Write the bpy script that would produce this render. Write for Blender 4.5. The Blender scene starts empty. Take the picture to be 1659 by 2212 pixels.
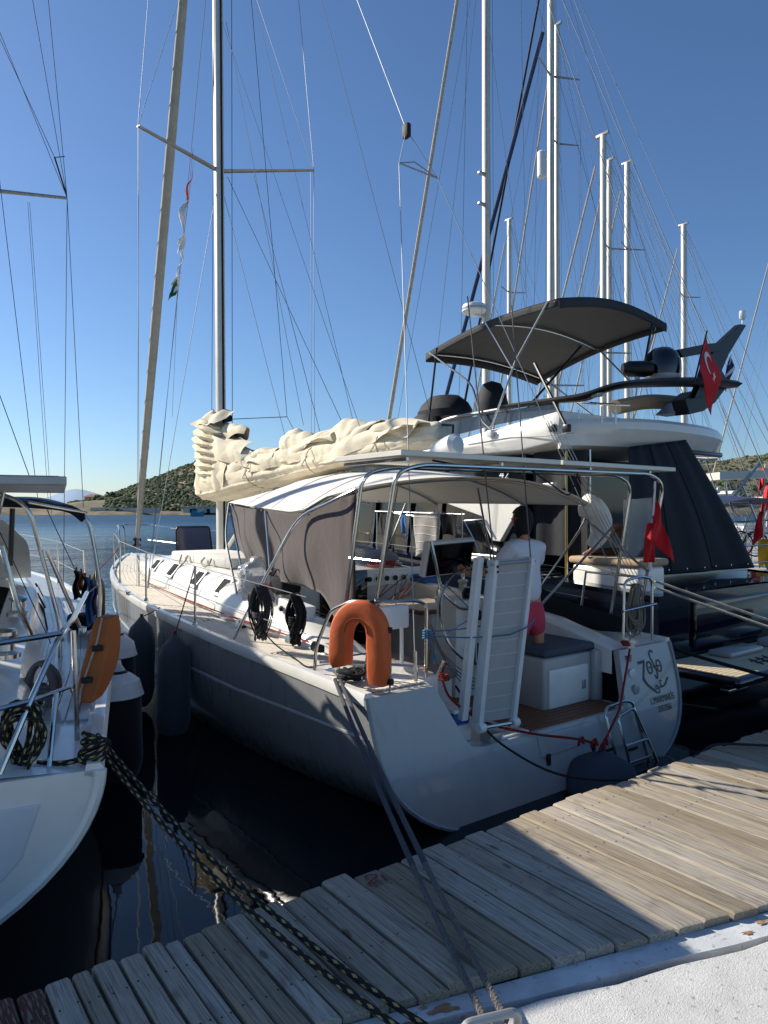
import bpy, bmesh, math, random
from mathutils import Vector, Matrix
random.seed(7)
SC = bpy.context.scene
COL = SC.collection
# ------------------------------------------------------------------ camera, sky, sun, exposure
YAW = math.radians(36.5)
CAM = Vector((-4.568, -3.935, 2.2))
FPX, PCX, PCY = 1536.0, 829.5, 1104.2          # photo read at 1659 x 2212
cd = bpy.data.cameras.new('camera')
cam = bpy.data.objects.new('camera', cd)
COL.objects.link(cam)
cam.location = CAM
cam.rotation_euler = (math.radians(90), 0, -YAW)
cd.sensor_width = 36.0
cd.lens = 36.0 * FPX / 2212.0
cd.shift_y = -(1106.0 - PCY) / 2212.0
cd.clip_start = 0.05
cd.clip_end = 60000
SC.camera = cam

SUN_AZ = math.atan2(-0.50, 0.866)               # bearing from +Y, clockwise positive (towards -X = port)
SUN_EL = math.radians(30)
world = bpy.data.worlds.new('World')
SC.world = world
world.use_nodes = True
wn = world.node_tree.nodes
sky = wn.new('ShaderNodeTexSky')
sky.sky_type = 'NISHITA'
sky.sun_disc = False
sky.sun_elevation = SUN_EL
sky.sun_rotation = SUN_AZ
sky.altitude = 0
sky.air_density = 1.0
sky.dust_density = 0.4
sky.ozone_density = 7.0
world.node_tree.links.new(sky.outputs[0], wn['Background'].inputs[0])
wn['Background'].inputs[1].default_value = 0.092
sd = bpy.data.lights.new('sun', 'SUN')
sd.energy = 5.0
sd.angle = math.radians(0.53)
sd.color = (1.0, 0.93, 0.82)
sun = bpy.data.objects.new('sun', sd)
COL.objects.link(sun)
sdir = Vector((math.sin(SUN_AZ) * math.cos(SUN_EL), math.cos(SUN_AZ) * math.cos(SUN_EL), math.sin(SUN_EL)))
sun.rotation_euler = (-sdir).to_track_quat('-Z', 'Y').to_euler()
sun.location = (-20, 20, 30)
SC.view_settings.view_transform = 'Standard'
SC.view_settings.look = 'None'
SC.view_settings.gamma = 1.0
SC.view_settings.exposure = 0.5
SC.view_settings.use_curve_mapping = False

# ------------------------------------------------------------------ photo pixel -> position helpers
CR = Vector((math.cos(YAW), -math.sin(YAW), 0))
CF = Vector((math.sin(YAW), math.cos(YAW), 0))
def ray(px, py):
    return CR * ((px - PCX) / FPX) + CF + Vector((0, 0, -(py - PCY) / FPX))
def wx(px, py, X):
    r = ray(px, py); return CAM + r * ((X - CAM.x) / r.x)
def wy(px, py, Y):
    r = ray(px, py); return CAM + r * ((Y - CAM.y) / r.y)
def wz(px, py, Z):
    r = ray(px, py); return CAM + r * ((Z - CAM.z) / r.z)
def wd(px, py, d):
    return CAM + ray(px, py) * d

# ------------------------------------------------------------------ materials
MATS = {}
def lin(h):
    h = h.lstrip('#')
    o = []
    for i in (0, 2, 4):
        c = int(h[i:i + 2], 16) / 255
        o.append(c / 12.92 if c <= 0.04045 else ((c + 0.055) / 1.055) ** 2.4)
    return (*o, 1)
def mat(name, col, rough=0.5, metal=0.0, var=0.0, vscale=6.0, bump=0.0, bscale=40.0, dirt=None, coat=0.0, alpha=None, trans=0.0, ior=1.45, stretch=None, sheen=0.0, rvar=0.0):
    if name in MATS: return MATS[name]
    m = bpy.data.materials.new(name); m.use_nodes = True
    nt = m.node_tree; N = nt.nodes; L = nt.links
    b = N['Principled BSDF']
    c = lin(col) if isinstance(col, str) else (*col, 1)
    b.inputs['Base Color'].default_value = c
    b.inputs['Roughness'].default_value = rough
    b.inputs['Metallic'].default_value = metal
    b.inputs['IOR'].default_value = ior
    b.inputs['Coat Weight'].default_value = coat
    b.inputs['Transmission Weight'].default_value = trans
    if sheen: b.inputs['Sheen Weight'].default_value = sheen
    if alpha is not None: b.inputs['Alpha'].default_value = alpha
    tc = N.new('ShaderNodeTexCoord')
    src = tc.outputs['Object']
    if stretch:
        mp = N.new('ShaderNodeMapping'); mp.inputs['Scale'].default_value = stretch
        L.new(src, mp.inputs['Vector']); src = mp.outputs[0]
    if var > 0:
        n = N.new('ShaderNodeTexNoise'); n.inputs['Scale'].default_value = vscale; n.inputs['Detail'].default_value = 6
        n.inputs['Roughness'].default_value = 0.65
        L.new(src, n.inputs['Vector'])
        r = N.new('ShaderNodeMapRange'); r.inputs[1].default_value = 0.3; r.inputs[2].default_value = 0.72
        r.inputs[3].default_value = 1 - var; r.inputs[4].default_value = 1 + var * 0.6
        L.new(n.outputs[0], r.inputs[0])
        mx = N.new('ShaderNodeMix'); mx.data_type = 'RGBA'; mx.blend_type = 'MULTIPLY'; mx.inputs[0].default_value = 1
        mx.inputs[6].default_value = c
        L.new(r.outputs[0], mx.inputs[7])
        out = mx.outputs[2]
        if dirt:
            n2 = N.new('ShaderNodeTexNoise'); n2.inputs['Scale'].default_value = dirt[1]; n2.inputs['Detail'].default_value = 8
            L.new(src, n2.inputs['Vector'])
            r2 = N.new('ShaderNodeMapRange'); r2.inputs[1].default_value = dirt[2]; r2.inputs[2].default_value = dirt[2] + dirt[3]
            L.new(n2.outputs[0], r2.inputs[0])
            m2 = N.new('ShaderNodeMix'); m2.data_type = 'RGBA'
            L.new(r2.outputs[0], m2.inputs[0]); L.new(out, m2.inputs[6]); m2.inputs[7].default_value = lin(dirt[0])
            out = m2.outputs[2]
        L.new(out, b.inputs['Base Color'])
        if rvar:
            rr = N.new('ShaderNodeMapRange'); rr.inputs[1].default_value = 0.3; rr.inputs[2].default_value = 0.7
            rr.inputs[3].default_value = rough; rr.inputs[4].default_value = rough + rvar
            L.new(n.outputs[0], rr.inputs[0]); L.new(rr.outputs[0], b.inputs['Roughness'])
    if bump > 0:
        n = N.new('ShaderNodeTexNoise'); n.inputs['Scale'].default_value = bscale; n.inputs['Detail'].default_value = 4
        L.new(src, n.inputs['Vector'])
        bp = N.new('ShaderNodeBump'); bp.inputs['Strength'].default_value = bump; bp.inputs['Distance'].default_value = 0.02
        L.new(n.outputs[0], bp.inputs['Height']); L.new(bp.outputs[0], b.inputs['Normal'])
    MATS[name] = m
    return m

GEL = mat('gelcoat_white', '#e6e3da', 0.22, var=0.07, vscale=3, coat=0.3, dirt=('#b9b2a2', 2.2, 0.62, 0.3))
GELG = mat('gelcoat_grey', '#a9a7a3', 0.25, var=0.08, vscale=2.2, coat=0.3, rvar=0.18, stretch=(3, 3, .7), dirt=('#8f8a7e', 3.2, .60, .3))
HULLG = mat('hull_grey_paint', '#8b8c8c', 0.2, var=0.09, vscale=2.5, coat=0.4, rvar=0.2, stretch=(3, 3, .6), dirt=('#97948a', 3.0, .64, .25))
STRIPE = mat('cove_stripe_silver', '#c4c6c6', 0.35)
TEAK = mat('deck_teak_pale', '#dfd6c4', 0.75, var=0.14, vscale=5, stretch=(10, 1, 10), bump=0.1, bscale=60)
CAULK = mat('deck_caulk', '#6d675d', 0.8)
TEAKD = mat('teak_brown', '#7a4d30', 0.55, var=0.3, vscale=4, stretch=(1, 14, 14), bump=0.15, bscale=40)
STEEL = mat('stainless_steel', '#b9bab8', 0.2, 1.0, var=0.05, vscale=20)
ALU = mat('mast_aluminium', '#cfcbbf', 0.42, 0.25, var=0.08, vscale=4)
ALUD = mat('aluminium_dull', '#a8a8a4', 0.42, 0.55, var=0.08, vscale=8)
WIRE = mat('rigging_wire', '#9a9da0', 0.55, 0.3)
WIRED = mat('rigging_line_dark', '#2e3136', 0.7)
SAIL = mat('sailcloth_cream', '#ddd1b6', 0.85, var=0.16, vscale=5, bump=0.35, bscale=5, stretch=(2, .8, 2), dirt=('#b7aa8e', 4, .58, .3))
SAILW = mat('furled_sail_grey', '#b5ab98', 0.85, var=0.2, vscale=6, bump=0.3, bscale=30)
CANV = mat('canvas_offwhite', '#ddd9d0', 0.85, var=0.06, vscale=4, bump=0.15, bscale=10)
CURT = mat('curtain_brown', '#3f3230', 0.9, var=0.12, vscale=5, bump=0.3, bscale=9, sheen=0.2)
BLACK = mat('black_plastic', '#141416', 0.35)
RUB = mat('black_rubber', '#1b1b1d', 0.7)
GLASS = mat('dark_window', '#0a0d10', 0.06, ior=1.5)
NAVY = mat('navy_canvas', '#10151d', 0.75, var=0.25, vscale=3, bump=0.3, bscale=7)
NAVYH = mat('navy_hull', '#0c1220', 0.12, coat=0.6)
CHAR = mat('charcoal_canvas', '#3a3a3b', 0.85, var=0.12, vscale=5, bump=0.2, bscale=12)
GREYC = mat('cushion_grey', '#4b5058', 0.9, var=0.1, vscale=12, bump=0.2, bscale=90)
CUSHP = mat('cushion_taupe', '#93867f', 0.9, var=0.1, vscale=10, bump=0.2, bscale=60)
TAN = mat('cushion_tan', '#b19a7c', 0.9, var=0.1, vscale=10)
FGREY = mat('fender_cover_grey', '#4c5054', 0.95, var=0.12, vscale=9, bump=0.25, bscale=120, sheen=0.3)
FNAVY = mat('fender_cover_navy', '#0d0f17', 0.95, var=0.2, vscale=9, bump=0.25, bscale=120, sheen=0.2)
FWHITE = mat('fender_vinyl_white', '#cfd0cd', 0.5, var=0.12, vscale=14, dirt=('#8b8a82', 5, 0.55, 0.2))
ORANGE = mat('lifebuoy_orange', '#d5622c', 0.65, var=0.1, vscale=6, bump=0.12, bscale=18)
ORANGD = mat('lifebuoy_old_orange', '#b0602a', 0.7, var=0.18, vscale=5, bump=0.15, bscale=15)
RED = mat('flag_red', '#c3171f', 0.75, var=0.1, vscale=8)
REDR = mat('rope_red', '#8f2a22', 0.9, var=0.35, vscale=60, bump=0.5, bscale=180)
BLUEP = mat('blue_plastic', '#2a5aa8', 0.4)
WHITEP = mat('white_plastic', '#e3e3e0', 0.35, var=0.05, vscale=8)
ROPEG = mat('rope_grey', '#6d6a68', 0.95, var=0.3, vscale=60, bump=0.6, bscale=160)
ROPEW = mat('rope_white', '#b8b2a4', 0.95, var=0.3, vscale=50, bump=0.6, bscale=160)
ROPEK = mat('rope_black', '#19191a', 0.9, var=0.3, vscale=60, bump=0.6, bscale=160)
ROPEB = mat('cord_blue', '#3b7292', 0.9, var=0.3, vscale=60)
SKIN = mat('skin', '#b9805f', 0.55, var=0.06, vscale=20)
HAIR = mat('hair_black', '#0f0b0a', 0.5, var=0.3, vscale=30, stretch=(30, 30, 3), bump=0.6, bscale=30)
TSHIRT = mat('tshirt_white', '#d6d8de', 0.9, var=0.06, vscale=10, bump=0.3, bscale=14)
SHORTS = mat('shorts_pink', '#c8435a', 0.9, var=0.1, vscale=10, bump=0.3, bscale=14)
GREYT = mat('tshirt_grey', '#6f7276', 0.9, var=0.12, vscale=10, bump=0.3, bscale=14)
INK = mat('lettering_dark', '#15181c', 0.4)
INKW = mat('lettering_white', '#e8e8e8', 0.4)
PANEL = mat('solar_panel_cells', '#0b1024', 0.1, coat=0.6)
CLEAR = mat('clear_vinyl', '#d9dde0', 0.15, trans=0.85, ior=1.2, alpha=0.55)
YELL = mat('oilskin_yellow', '#d9a21b', 0.6, var=0.2, vscale=8)
DENIM = mat('cloth_blue', '#3d6ba3', 0.9, var=0.2, vscale=12, bump=0.3, bscale=20)
DCLOTH = mat('cloth_black', '#16161a', 0.95, var=0.3, vscale=12, bump=0.4, bscale=16)

def rope_fleck_mat():
    m = bpy.data.materials.new('rope_black_yellow_fleck'); m.use_nodes = True
    nt = m.node_tree; N = nt.nodes; L = nt.links; b = N['Principled BSDF']
    uv = N.new('ShaderNodeUVMap'); uv.uv_map = 'UVMap'
    sx = N.new('ShaderNodeSeparateXYZ'); L.new(uv.outputs[0], sx.inputs[0])
    def mth(op, a, bb=None):
        n = N.new('ShaderNodeMath'); n.operation = op
        for i, v in enumerate((a, bb)):
            if v is None: continue
            if isinstance(v, (int, float)): n.inputs[i].default_value = v
            else: L.new(v, n.inputs[i])
        return n.outputs[0]
    a = mth('MULTIPLY', sx.outputs[0], 3.0)           # cells round the rope
    l = mth('MULTIPLY', sx.outputs[1], 21.0)          # cells per metre
    row = mth('FLOOR', l)
    par = mth('MULTIPLY', mth('MODULO', row, 2.0), 0.5)
    fa = mth('ABSOLUTE', mth('SUBTRACT', mth('FRACT', mth('ADD', a, par)), 0.5))
    fl = mth('ABSOLUTE', mth('SUBTRACT', mth('FRACT', l), 0.5))
    d = mth('ADD', mth('MULTIPLY', fa, 1.3), mth('MULTIPLY', fl, 0.9))
    k = mth('LESS_THAN', d, 0.33)
    nz = N.new('ShaderNodeTexNoise'); nz.inputs['Scale'].default_value = 30
    yel = N.new('ShaderNodeMix'); yel.data_type = 'RGBA'; L.new(nz.outputs[0], yel.inputs[0])
    yel.inputs[6].default_value = lin('#7d7350'); yel.inputs[7].default_value = lin('#c4ab5e')
    mx = N.new('ShaderNodeMix'); mx.data_type = 'RGBA'; L.new(k, mx.inputs[0])
    mx.inputs[6].default_value = lin('#15161a'); L.new(yel.outputs[2], mx.inputs[7])
    L.new(mx.outputs[2], b.inputs['Base Color']); b.inputs['Roughness'].default_value = 0.9
    wv = mth('ADD', mth('MULTIPLY', fa, 1.0), fl)
    bp = N.new('ShaderNodeBump'); bp.invert = True; bp.inputs['Distance'].default_value = 0.006; L.new(wv, bp.inputs['Height'])
    L.new(bp.outputs[0], b.inputs['Normal'])
    return m
ROPEY = rope_fleck_mat()

# ------------------------------------------------------------------ mesh builder
class MB:
    def __init__(s): s.v = []; s.f = []; s.uv = {}
    def add(s, vs, fs):
        o = len(s.v); s.v += [Vector(p) for p in vs]; s.f += [tuple(i + o for i in f) for f in fs]; return s
    def box(s, x0, x1, y0, y1, z0, z1):
        return s.add([(x0,y0,z0),(x1,y0,z0),(x1,y1,z0),(x0,y1,z0),(x0,y0,z1),(x1,y0,z1),(x1,y1,z1),(x0,y1,z1)],
                     [(3,2,1,0),(4,5,6,7),(0,1,5,4),(1,2,6,5),(2,3,7,6),(3,0,4,7)])
    def bbox(s, x0, x1, y0, y1, z0, z1, r=0.02, n=2):
        bm = bmesh.new()
        bmesh.ops.create_cube(bm, size=1)
        bmesh.ops.scale(bm, vec=(x1-x0, y1-y0, z1-z0), verts=bm.verts)
        bmesh.ops.translate(bm, vec=((x0+x1)/2,(y0+y1)/2,(z0+z1)/2), verts=bm.verts)
        r = min(r, (x1-x0)*0.45, (y1-y0)*0.45, (z1-z0)*0.45)
        bmesh.ops.bevel(bm, geom=bm.edges[:], offset=r, segments=n, profile=0.5, affect='EDGES')
        return s.bm(bm)
    def bm(s, bm, mtx=None):
        bm.verts.ensure_lookup_table(); bm.verts.index_update()
        vs = [(mtx @ v.co) if mtx else v.co.copy() for v in bm.verts]
        fs = [tuple(v.index for v in f.verts) for f in bm.faces]
        bm.free(); return s.add(vs, fs)
    def tube(s, pts, r, n=8, cap=True, uv=False):
        pts = [Vector(p) for p in pts]
        rs = r if isinstance(r, (list, tuple)) else [r] * len(pts)
        o = len(s.v); up = None; L = 0
        base = len(s.f)
        for i, p in enumerate(pts):
            t = (pts[min(i+1, len(pts)-1)] - pts[max(i-1, 0)])
            if t.length < 1e-9: t = Vector((0, 0, 1))
            t.normalize()
            if up is None:
                up = Vector((0, 0, 1)) if abs(t.z) < 0.9 else Vector((1, 0, 0))
            a = t.cross(up)
            if a.length < 1e-6: a = t.orthogonal()
            a.normalize(); bvec = a.cross(t); up = bvec
            for k in range(n):
                an = 2 * math.pi * k / n
                s.v.append(p + a * math.cos(an) * rs[i] + bvec * math.sin(an) * rs[i])
        for i in range(len(pts) - 1):
            L1 = L + (pts[i+1] - pts[i]).length
            for k in range(n):
                k2 = (k + 1) % n
                if uv: s.uv[len(s.f)] = [(k/n, L), (k/n, L1), ((k+1)/n, L1), ((k+1)/n, L)]
                s.f.append((o+i*n+k, o+(i+1)*n+k, o+(i+1)*n+k2, o+i*n+k2))
            L = L1
        if cap:
            s.f.append(tuple(o + k for k in range(n))); s.f.append(tuple(o + (len(pts)-1)*n + k for k in reversed(range(n))))
        return s
    def loft(s, rings, closed=True, cap=False):
        n = len(rings[0]); o = len(s.v)
        for r in rings: s.v += [Vector(p) for p in r]
        for i in range(len(rings) - 1):
            for k in range(n if closed else n - 1):
                k2 = (k + 1) % n
                s.f.append((o+i*n+k, o+i*n+k2, o+(i+1)*n+k2, o+(i+1)*n+k))
        if cap:
            s.f.append(tuple(o + k for k in reversed(range(n)))); s.f.append(tuple(o + (len(rings)-1)*n + k for k in range(n)))
        return s
    def sheet(s, fn, nu, nv, th=0.0):
        g = [[Vector(fn(i/nu, j/nv)) for j in range(nv+1)] for i in range(nu+1)]
        s.loft(g, closed=False)
        if th:
            import_n = []
            g2 = []
            for i in range(nu+1):
                row = []
                for j in range(nv+1):
                    du = g[min(i+1,nu)][j]-g[max(i-1,0)][j]; dv = g[i][min(j+1,nv)]-g[i][max(j-1,0)]
                    nn = du.cross(dv)
                    if nn.length > 0: nn.normalize()
                    row.append(g[i][j] + nn * th)
                g2.append(row)
            o1 = len(s.v) - (nu+1)*(nv+1); o2 = len(s.v)
            for r in g2: s.v += r
            w = nv + 1
            for i in range(nu):
                for j in range(nv):
                    s.f.append((o2+i*w+j, o2+(i+1)*w+j, o2+(i+1)*w+j+1, o2+i*w+j+1))
            for i in range(nu):
                s.f.append((o1+i*w, o1+(i+1)*w, o2+(i+1)*w, o2+i*w)); s.f.append((o1+(i+1)*w+nv, o1+i*w+nv, o2+i*w+nv, o2+(i+1)*w+nv))
            for j in range(nv):
                s.f.append((o1+j+1, o1+j, o2+j, o2+j+1)); s.f.append((o1+nu*w+j, o1+nu*w+j+1, o2+nu*w+j+1, o2+nu*w+j))
        return s
    def lathe(s, prof, c, axis=(0,0,1), n=20):
        c = Vector(c); ax = Vector(axis).normalized(); a = ax.orthogonal().normalized(); b = ax.cross(a)
        rings = [[c + ax*h + (a*math.cos(2*math.pi*k/n) + b*math.sin(2*math.pi*k/n))*max(r, 1e-4) for k in range(n)] for r, h in prof]
        return s.loft(rings, cap=True)
    def prism(s, poly, d):          # polygon of 3D points pushed along vector d
        poly = [Vector(p) for p in poly]; d = Vector(d); n = len(poly); o = len(s.v)
        s.v += poly + [p + d for p in poly]
        s.f.append(tuple(o+i for i in reversed(range(n)))); s.f.append(tuple(o+n+i for i in range(n)))
        for i in range(n):
            j = (i+1) % n; s.f.append((o+i, o+j, o+n+j, o+n+i))
        return s
    def build(s, name, m, parent=None, smooth=True, world=True, bevel=0.0, angle=35, sub=0, fix=True):
        me = bpy.data.meshes.new(name)
        off = Vector((0,0,0))
        if parent and world:
            p = parent
            while p: off += p.location; p = p.parent
        me.from_pydata([tuple(v - off) for v in s.v], [], s.f)
        if s.uv:
            ul = me.uv_layers.new(name='UVMap')
            for fi, uvs in s.uv.items():
                for li, q in zip(me.polygons[fi].loop_indices, uvs): ul.data[li].uv = q
        elif fix:
            bm = bmesh.new(); bm.from_mesh(me); bmesh.ops.recalc_face_normals(bm, faces=bm.faces); bm.to_mesh(me); bm.free()
        me.materials.append(m)
        if smooth:
            for p in me.polygons: p.use_smooth = True
            try: me.set_sharp_from_angle(angle=math.radians(angle))
            except Exception: pass
        ob = bpy.data.objects.new(name, me); COL.objects.link(ob)
        if parent: ob.parent = parent
        if bevel:
            md = ob.modifiers.new('bevel', 'BEVEL'); md.width = bevel; md.segments = 2; md.limit_method = 'ANGLE'
        if sub:
            md = ob.modifiers.new('subsurf', 'SUBSURF'); md.levels = sub; md.render_levels = sub
        return ob
def tag(o, label, cat, group=None):
    o['label'] = label; o['category'] = cat
    if group: o['group'] = group
    return o
def thing(name, label, cat, loc=(0,0,0), rotz=0.0, group=None):
    o = bpy.data.objects.new(name, None); COL.objects.link(o)
    o.empty_display_size = 0.2
    o.location = loc; o.rotation_euler = (0, 0, rotz)
    return tag(o, label, cat, group)
def struct(o): o['kind'] = 'structure'; return o
def copy_tree(o, parent=None):
    c = o.copy(); COL.objects.link(c); c.parent = parent
    for ch in o.children: copy_tree(ch, c)
    return c
def crv(pts, n=8):
    """Catmull-Rom through points"""
    P = [Vector(p) for p in pts]; out = []
    for i in range(len(P)-1):
        p0 = P[max(i-1,0)]; p1 = P[i]; p2 = P[i+1]; p3 = P[min(i+2,len(P)-1)]
        for k in range(n):
            t = k/n
            out.append(0.5*((2*p1)+(p2-p0)*t+(2*p0-5*p1+4*p2-p3)*t*t+(3*p1-p0-3*p2+p3)*t**3))
    out.append(P[-1]); return out
def sag(a, b, s, n=24):
    a = Vector(a); b = Vector(b)
    return [a.lerp(b, i/n) - Vector((0,0,s*4*(i/n)*(1-i/n))) for i in range(n+1)]
def rnd(pts, r, n=5):
    """polyline with rounded corners"""
    P = [Vector(p) for p in pts]; out = [P[0]]
    for i in range(1, len(P)-1):
        a = P[i-1]-P[i]; b = P[i+1]-P[i]; rr = min(r, a.length*0.45, b.length*0.45)
        p = P[i]+a.normalized()*rr; q = P[i]+b.normalized()*rr
        for k in range(n+1):
            t = k/n; out.append(p*(1-t)**2 + P[i]*2*t*(1-t) + q*t*t)
    out.append(P[-1]); return out
def lerp(a, b, t): return a + (b - a) * t
def itp(tab, x):
    if x <= tab[0][0]: return tab[0][1]
    for (x0, y0), (x1, y1) in zip(tab, tab[1:]):
        if x <= x1:
            t = (x-x0)/(x1-x0); t = t*t*(3-2*t) if False else t
            return lerp(y0, y1, t)
    return tab[-1][1]
def strand_rope(pts, r, pitch=0.07, n=7):
    """three-strand laid rope: three helical tubes"""
    P = [Vector(p) for p in pts]
    # resample
    d = [0.0]
    for a, b in zip(P, P[1:]): d.append(d[-1]+(b-a).length)
    N = max(12, int(d[-1]/(pitch/6)))
    N = min(N, 1600)
    mb = MB(); res = []
    j = 0
    for i in range(N+1):
        s = d[-1]*i/N
        while j < len(d)-2 and d[j+1] < s: j += 1
        t = (s-d[j])/max(d[j+1]-d[j], 1e-9); res.append(P[j].lerp(P[j+1], min(max(t,0),1)))
    tan = (res[-1]-res[0]).normalized()
    A = tan.orthogonal().normalized(); B = tan.cross(A)
    for k in range(3):
        q = []
        for i, p in enumerate(res):
            ph = 2*math.pi*(d[-1]*i/N)/pitch + k*2*math.pi/3
            q.append(p + (A*math.cos(ph)+B*math.sin(ph))*r*0.5)
        mb.tube(q, r*0.56, n=5)
    return mb
# ------------------------------------------------------------------ water, shore, pier
def nodes(m):
    m.use_nodes = True
    return m.node_tree.nodes, m.node_tree.links, m.node_tree.nodes['Principled BSDF']
def water_mat():
    m = bpy.data.materials.new('sea_water'); N, L, b = nodes(m)
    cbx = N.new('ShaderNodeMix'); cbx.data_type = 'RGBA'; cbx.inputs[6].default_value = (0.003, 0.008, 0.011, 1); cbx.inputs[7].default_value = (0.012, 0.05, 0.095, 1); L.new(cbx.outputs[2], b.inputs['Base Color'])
    b.inputs['Roughness'].default_value = 0.02; b.inputs['IOR'].default_value = 1.333
    tc = N.new('ShaderNodeTexCoord')
    sp = N.new('ShaderNodeSeparateXYZ'); L.new(tc.outputs['Object'], sp.inputs[0])
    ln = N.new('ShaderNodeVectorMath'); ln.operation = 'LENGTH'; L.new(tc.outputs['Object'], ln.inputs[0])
    mr = N.new('ShaderNodeMapRange'); mr.inputs[1].default_value = 9; mr.inputs[2].default_value = 40
    mr.inputs[3].default_value = 0.003; mr.inputs[4].default_value = 0.35
    L.new(ln.outputs['Value'], mr.inputs[0])
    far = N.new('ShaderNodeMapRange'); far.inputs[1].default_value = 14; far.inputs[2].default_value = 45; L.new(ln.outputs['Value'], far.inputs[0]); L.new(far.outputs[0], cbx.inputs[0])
    ro = N.new('ShaderNodeMapRange'); ro.inputs[1].default_value = 15; ro.inputs[2].default_value = 160; ro.inputs[3].default_value = 0.02; ro.inputs[4].default_value = 0.42; L.new(ln.outputs['Value'], ro.inputs[0]); L.new(ro.outputs[0], b.inputs['Roughness'])
    mp = N.new('ShaderNodeMapping'); mp.inputs['Rotation'].default_value = (0, 0, 0.6); mp.inputs['Scale'].default_value = (1, 1.9, 1)
    L.new(tc.outputs['Object'], mp.inputs[0])
    n1 = N.new('ShaderNodeTexNoise'); n1.inputs['Scale'].default_value = 1.5; n1.inputs['Detail'].default_value = 3; n1.inputs['Roughness'].default_value = 0.5
    L.new(mp.outputs[0], n1.inputs['Vector'])
    n3 = N.new('ShaderNodeTexNoise'); n3.inputs['Scale'].default_value = 0.12; n3.inputs['Detail'].default_value = 4
    L.new(mp.outputs[0], n3.inputs['Vector'])
    ad = N.new('ShaderNodeMath'); ad.operation = 'MULTIPLY_ADD'; L.new(n3.outputs[0], ad.inputs[0]); ad.inputs[1].default_value = 4.0; L.new(n1.outputs[0], ad.inputs[2])
    bp = N.new('ShaderNodeBump'); bp.inputs['Strength'].default_value = 1.0
    L.new(ad.outputs[0], bp.inputs['Height']); L.new(mr.outputs[0], bp.inputs['Distance'])
    L.new(bp.outputs[0], b.inputs['Normal'])
    return m
mb = MB()
# fine middle, coarse far: concentric sheet to the horizon
R_ = [0, 20, 60, 200, 800, 3000, 12000, 30000]
ring = [[(math.cos(2*math.pi*k/48)*r, math.sin(2*math.pi*k/48)*r, 0) for k in range(48)] for r in R_[1:]]
o = 0
mb.add([(0,0,0)] + ring[0], [(0, 1+k, 1+(k+1) % 48) for k in range(48)])
mb.loft(ring)
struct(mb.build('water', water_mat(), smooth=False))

def hill_mat():
    m = bpy.data.materials.new('scrub_hillside'); N, L, b = nodes(m)
    tc = N.new('ShaderNodeTexCoord')
    n = N.new('ShaderNodeTexNoise'); n.inputs['Scale'].default_value = 0.05; n.inputs['Detail'].default_value = 9; n.inputs['Roughness'].default_value = 0.7
    L.new(tc.outputs['Object'], n.inputs[0])
    cr = N.new('ShaderNodeValToRGB'); L.new(n.outputs[0], cr.inputs[0])
    e = cr.color_ramp.elements
    e[0].position = 0.36; e[0].color = lin('#44452f'); e[1].position = 0.62; e[1].color = lin('#8d7d5f')
    e2 = cr.color_ramp.elements.new(0.5); e2.color = lin('#6a6247')
    L.new(cr.outputs[0], b.inputs['Base Color']); b.inputs['Roughness'].default_value = 1
    return m
HILLM = hill_mat()
LOWM = mat('dry_field', '#9a8a6c', 1.0, var=0.25, vscale=0.06)
FARM = mat('ridge_haze_blue', '#8ea4ba', 1.0, var=0.1, vscale=0.001)  # distance haze painted into the ridge as a pale blue base colour
BUSH = mat('maquis_leaves', '#4c5638', 1.0, var=0.35, vscale=0.3)
def polar(px, d, z):
    p = ray(px, PCY); return CAM.xy.to_3d() + Vector((p.x, p.y, 0))*d + Vector((0, 0, z))
CREST = [(-700, 14), (-300, 10), (100, 7), (200, 11), (245, 17), (300, 28), (350, 36), (400, 45), (440, 51), (500, 52), (560, 52), (700, 54), (860, 54), (1000, 50), (1150, 50), (1350, 46), (1550, 48), (1700, 60), (2000, 66), (2600, 40)]
def hz(px, t):                                   # t 0 shore .. 1 crest
    c = itp(CREST, px)
    w = math.sin(px*0.031)*0.06 + math.sin(px*0.083+1)*0.03
    base = 9.0*min(1, t*4.5) if t < 0.3 else 9.0
    rise = max(0, (t-0.28-w*0.6)/(0.72-w*0.6))
    return 0.3 + min(base, c*0.8) + max(0, c-9)*(rise**0.85)
mb = MB()
PX = [-700 + i*12 for i in range(276)]
TT = [0, 0.02, 0.06, 0.12, 0.2, 0.28, 0.33, 0.4, 0.5, 0.6, 0.7, 0.8, 0.9, 1.0]
g = []
for px in PX:
    row = []
    for t in TT:
        d = 400 + 260*t + 10*math.sin(px*0.02)
        row.append(polar(px, d, (hz(px, t) if t > 0 else -0.6) + (random.uniform(-0.8, 0.8) if t > 0.28 else 0)))
    row.append(polar(px, 900, -2)); g.append(row)
mb.loft(g, closed=False)
struct(mb.build('hill', HILLM))
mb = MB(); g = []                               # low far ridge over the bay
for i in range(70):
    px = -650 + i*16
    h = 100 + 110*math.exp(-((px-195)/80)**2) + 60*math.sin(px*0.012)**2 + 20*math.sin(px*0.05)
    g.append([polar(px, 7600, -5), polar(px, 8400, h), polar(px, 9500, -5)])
mb.loft(g, closed=False); struct(mb.build('mountain', FARM))
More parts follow.
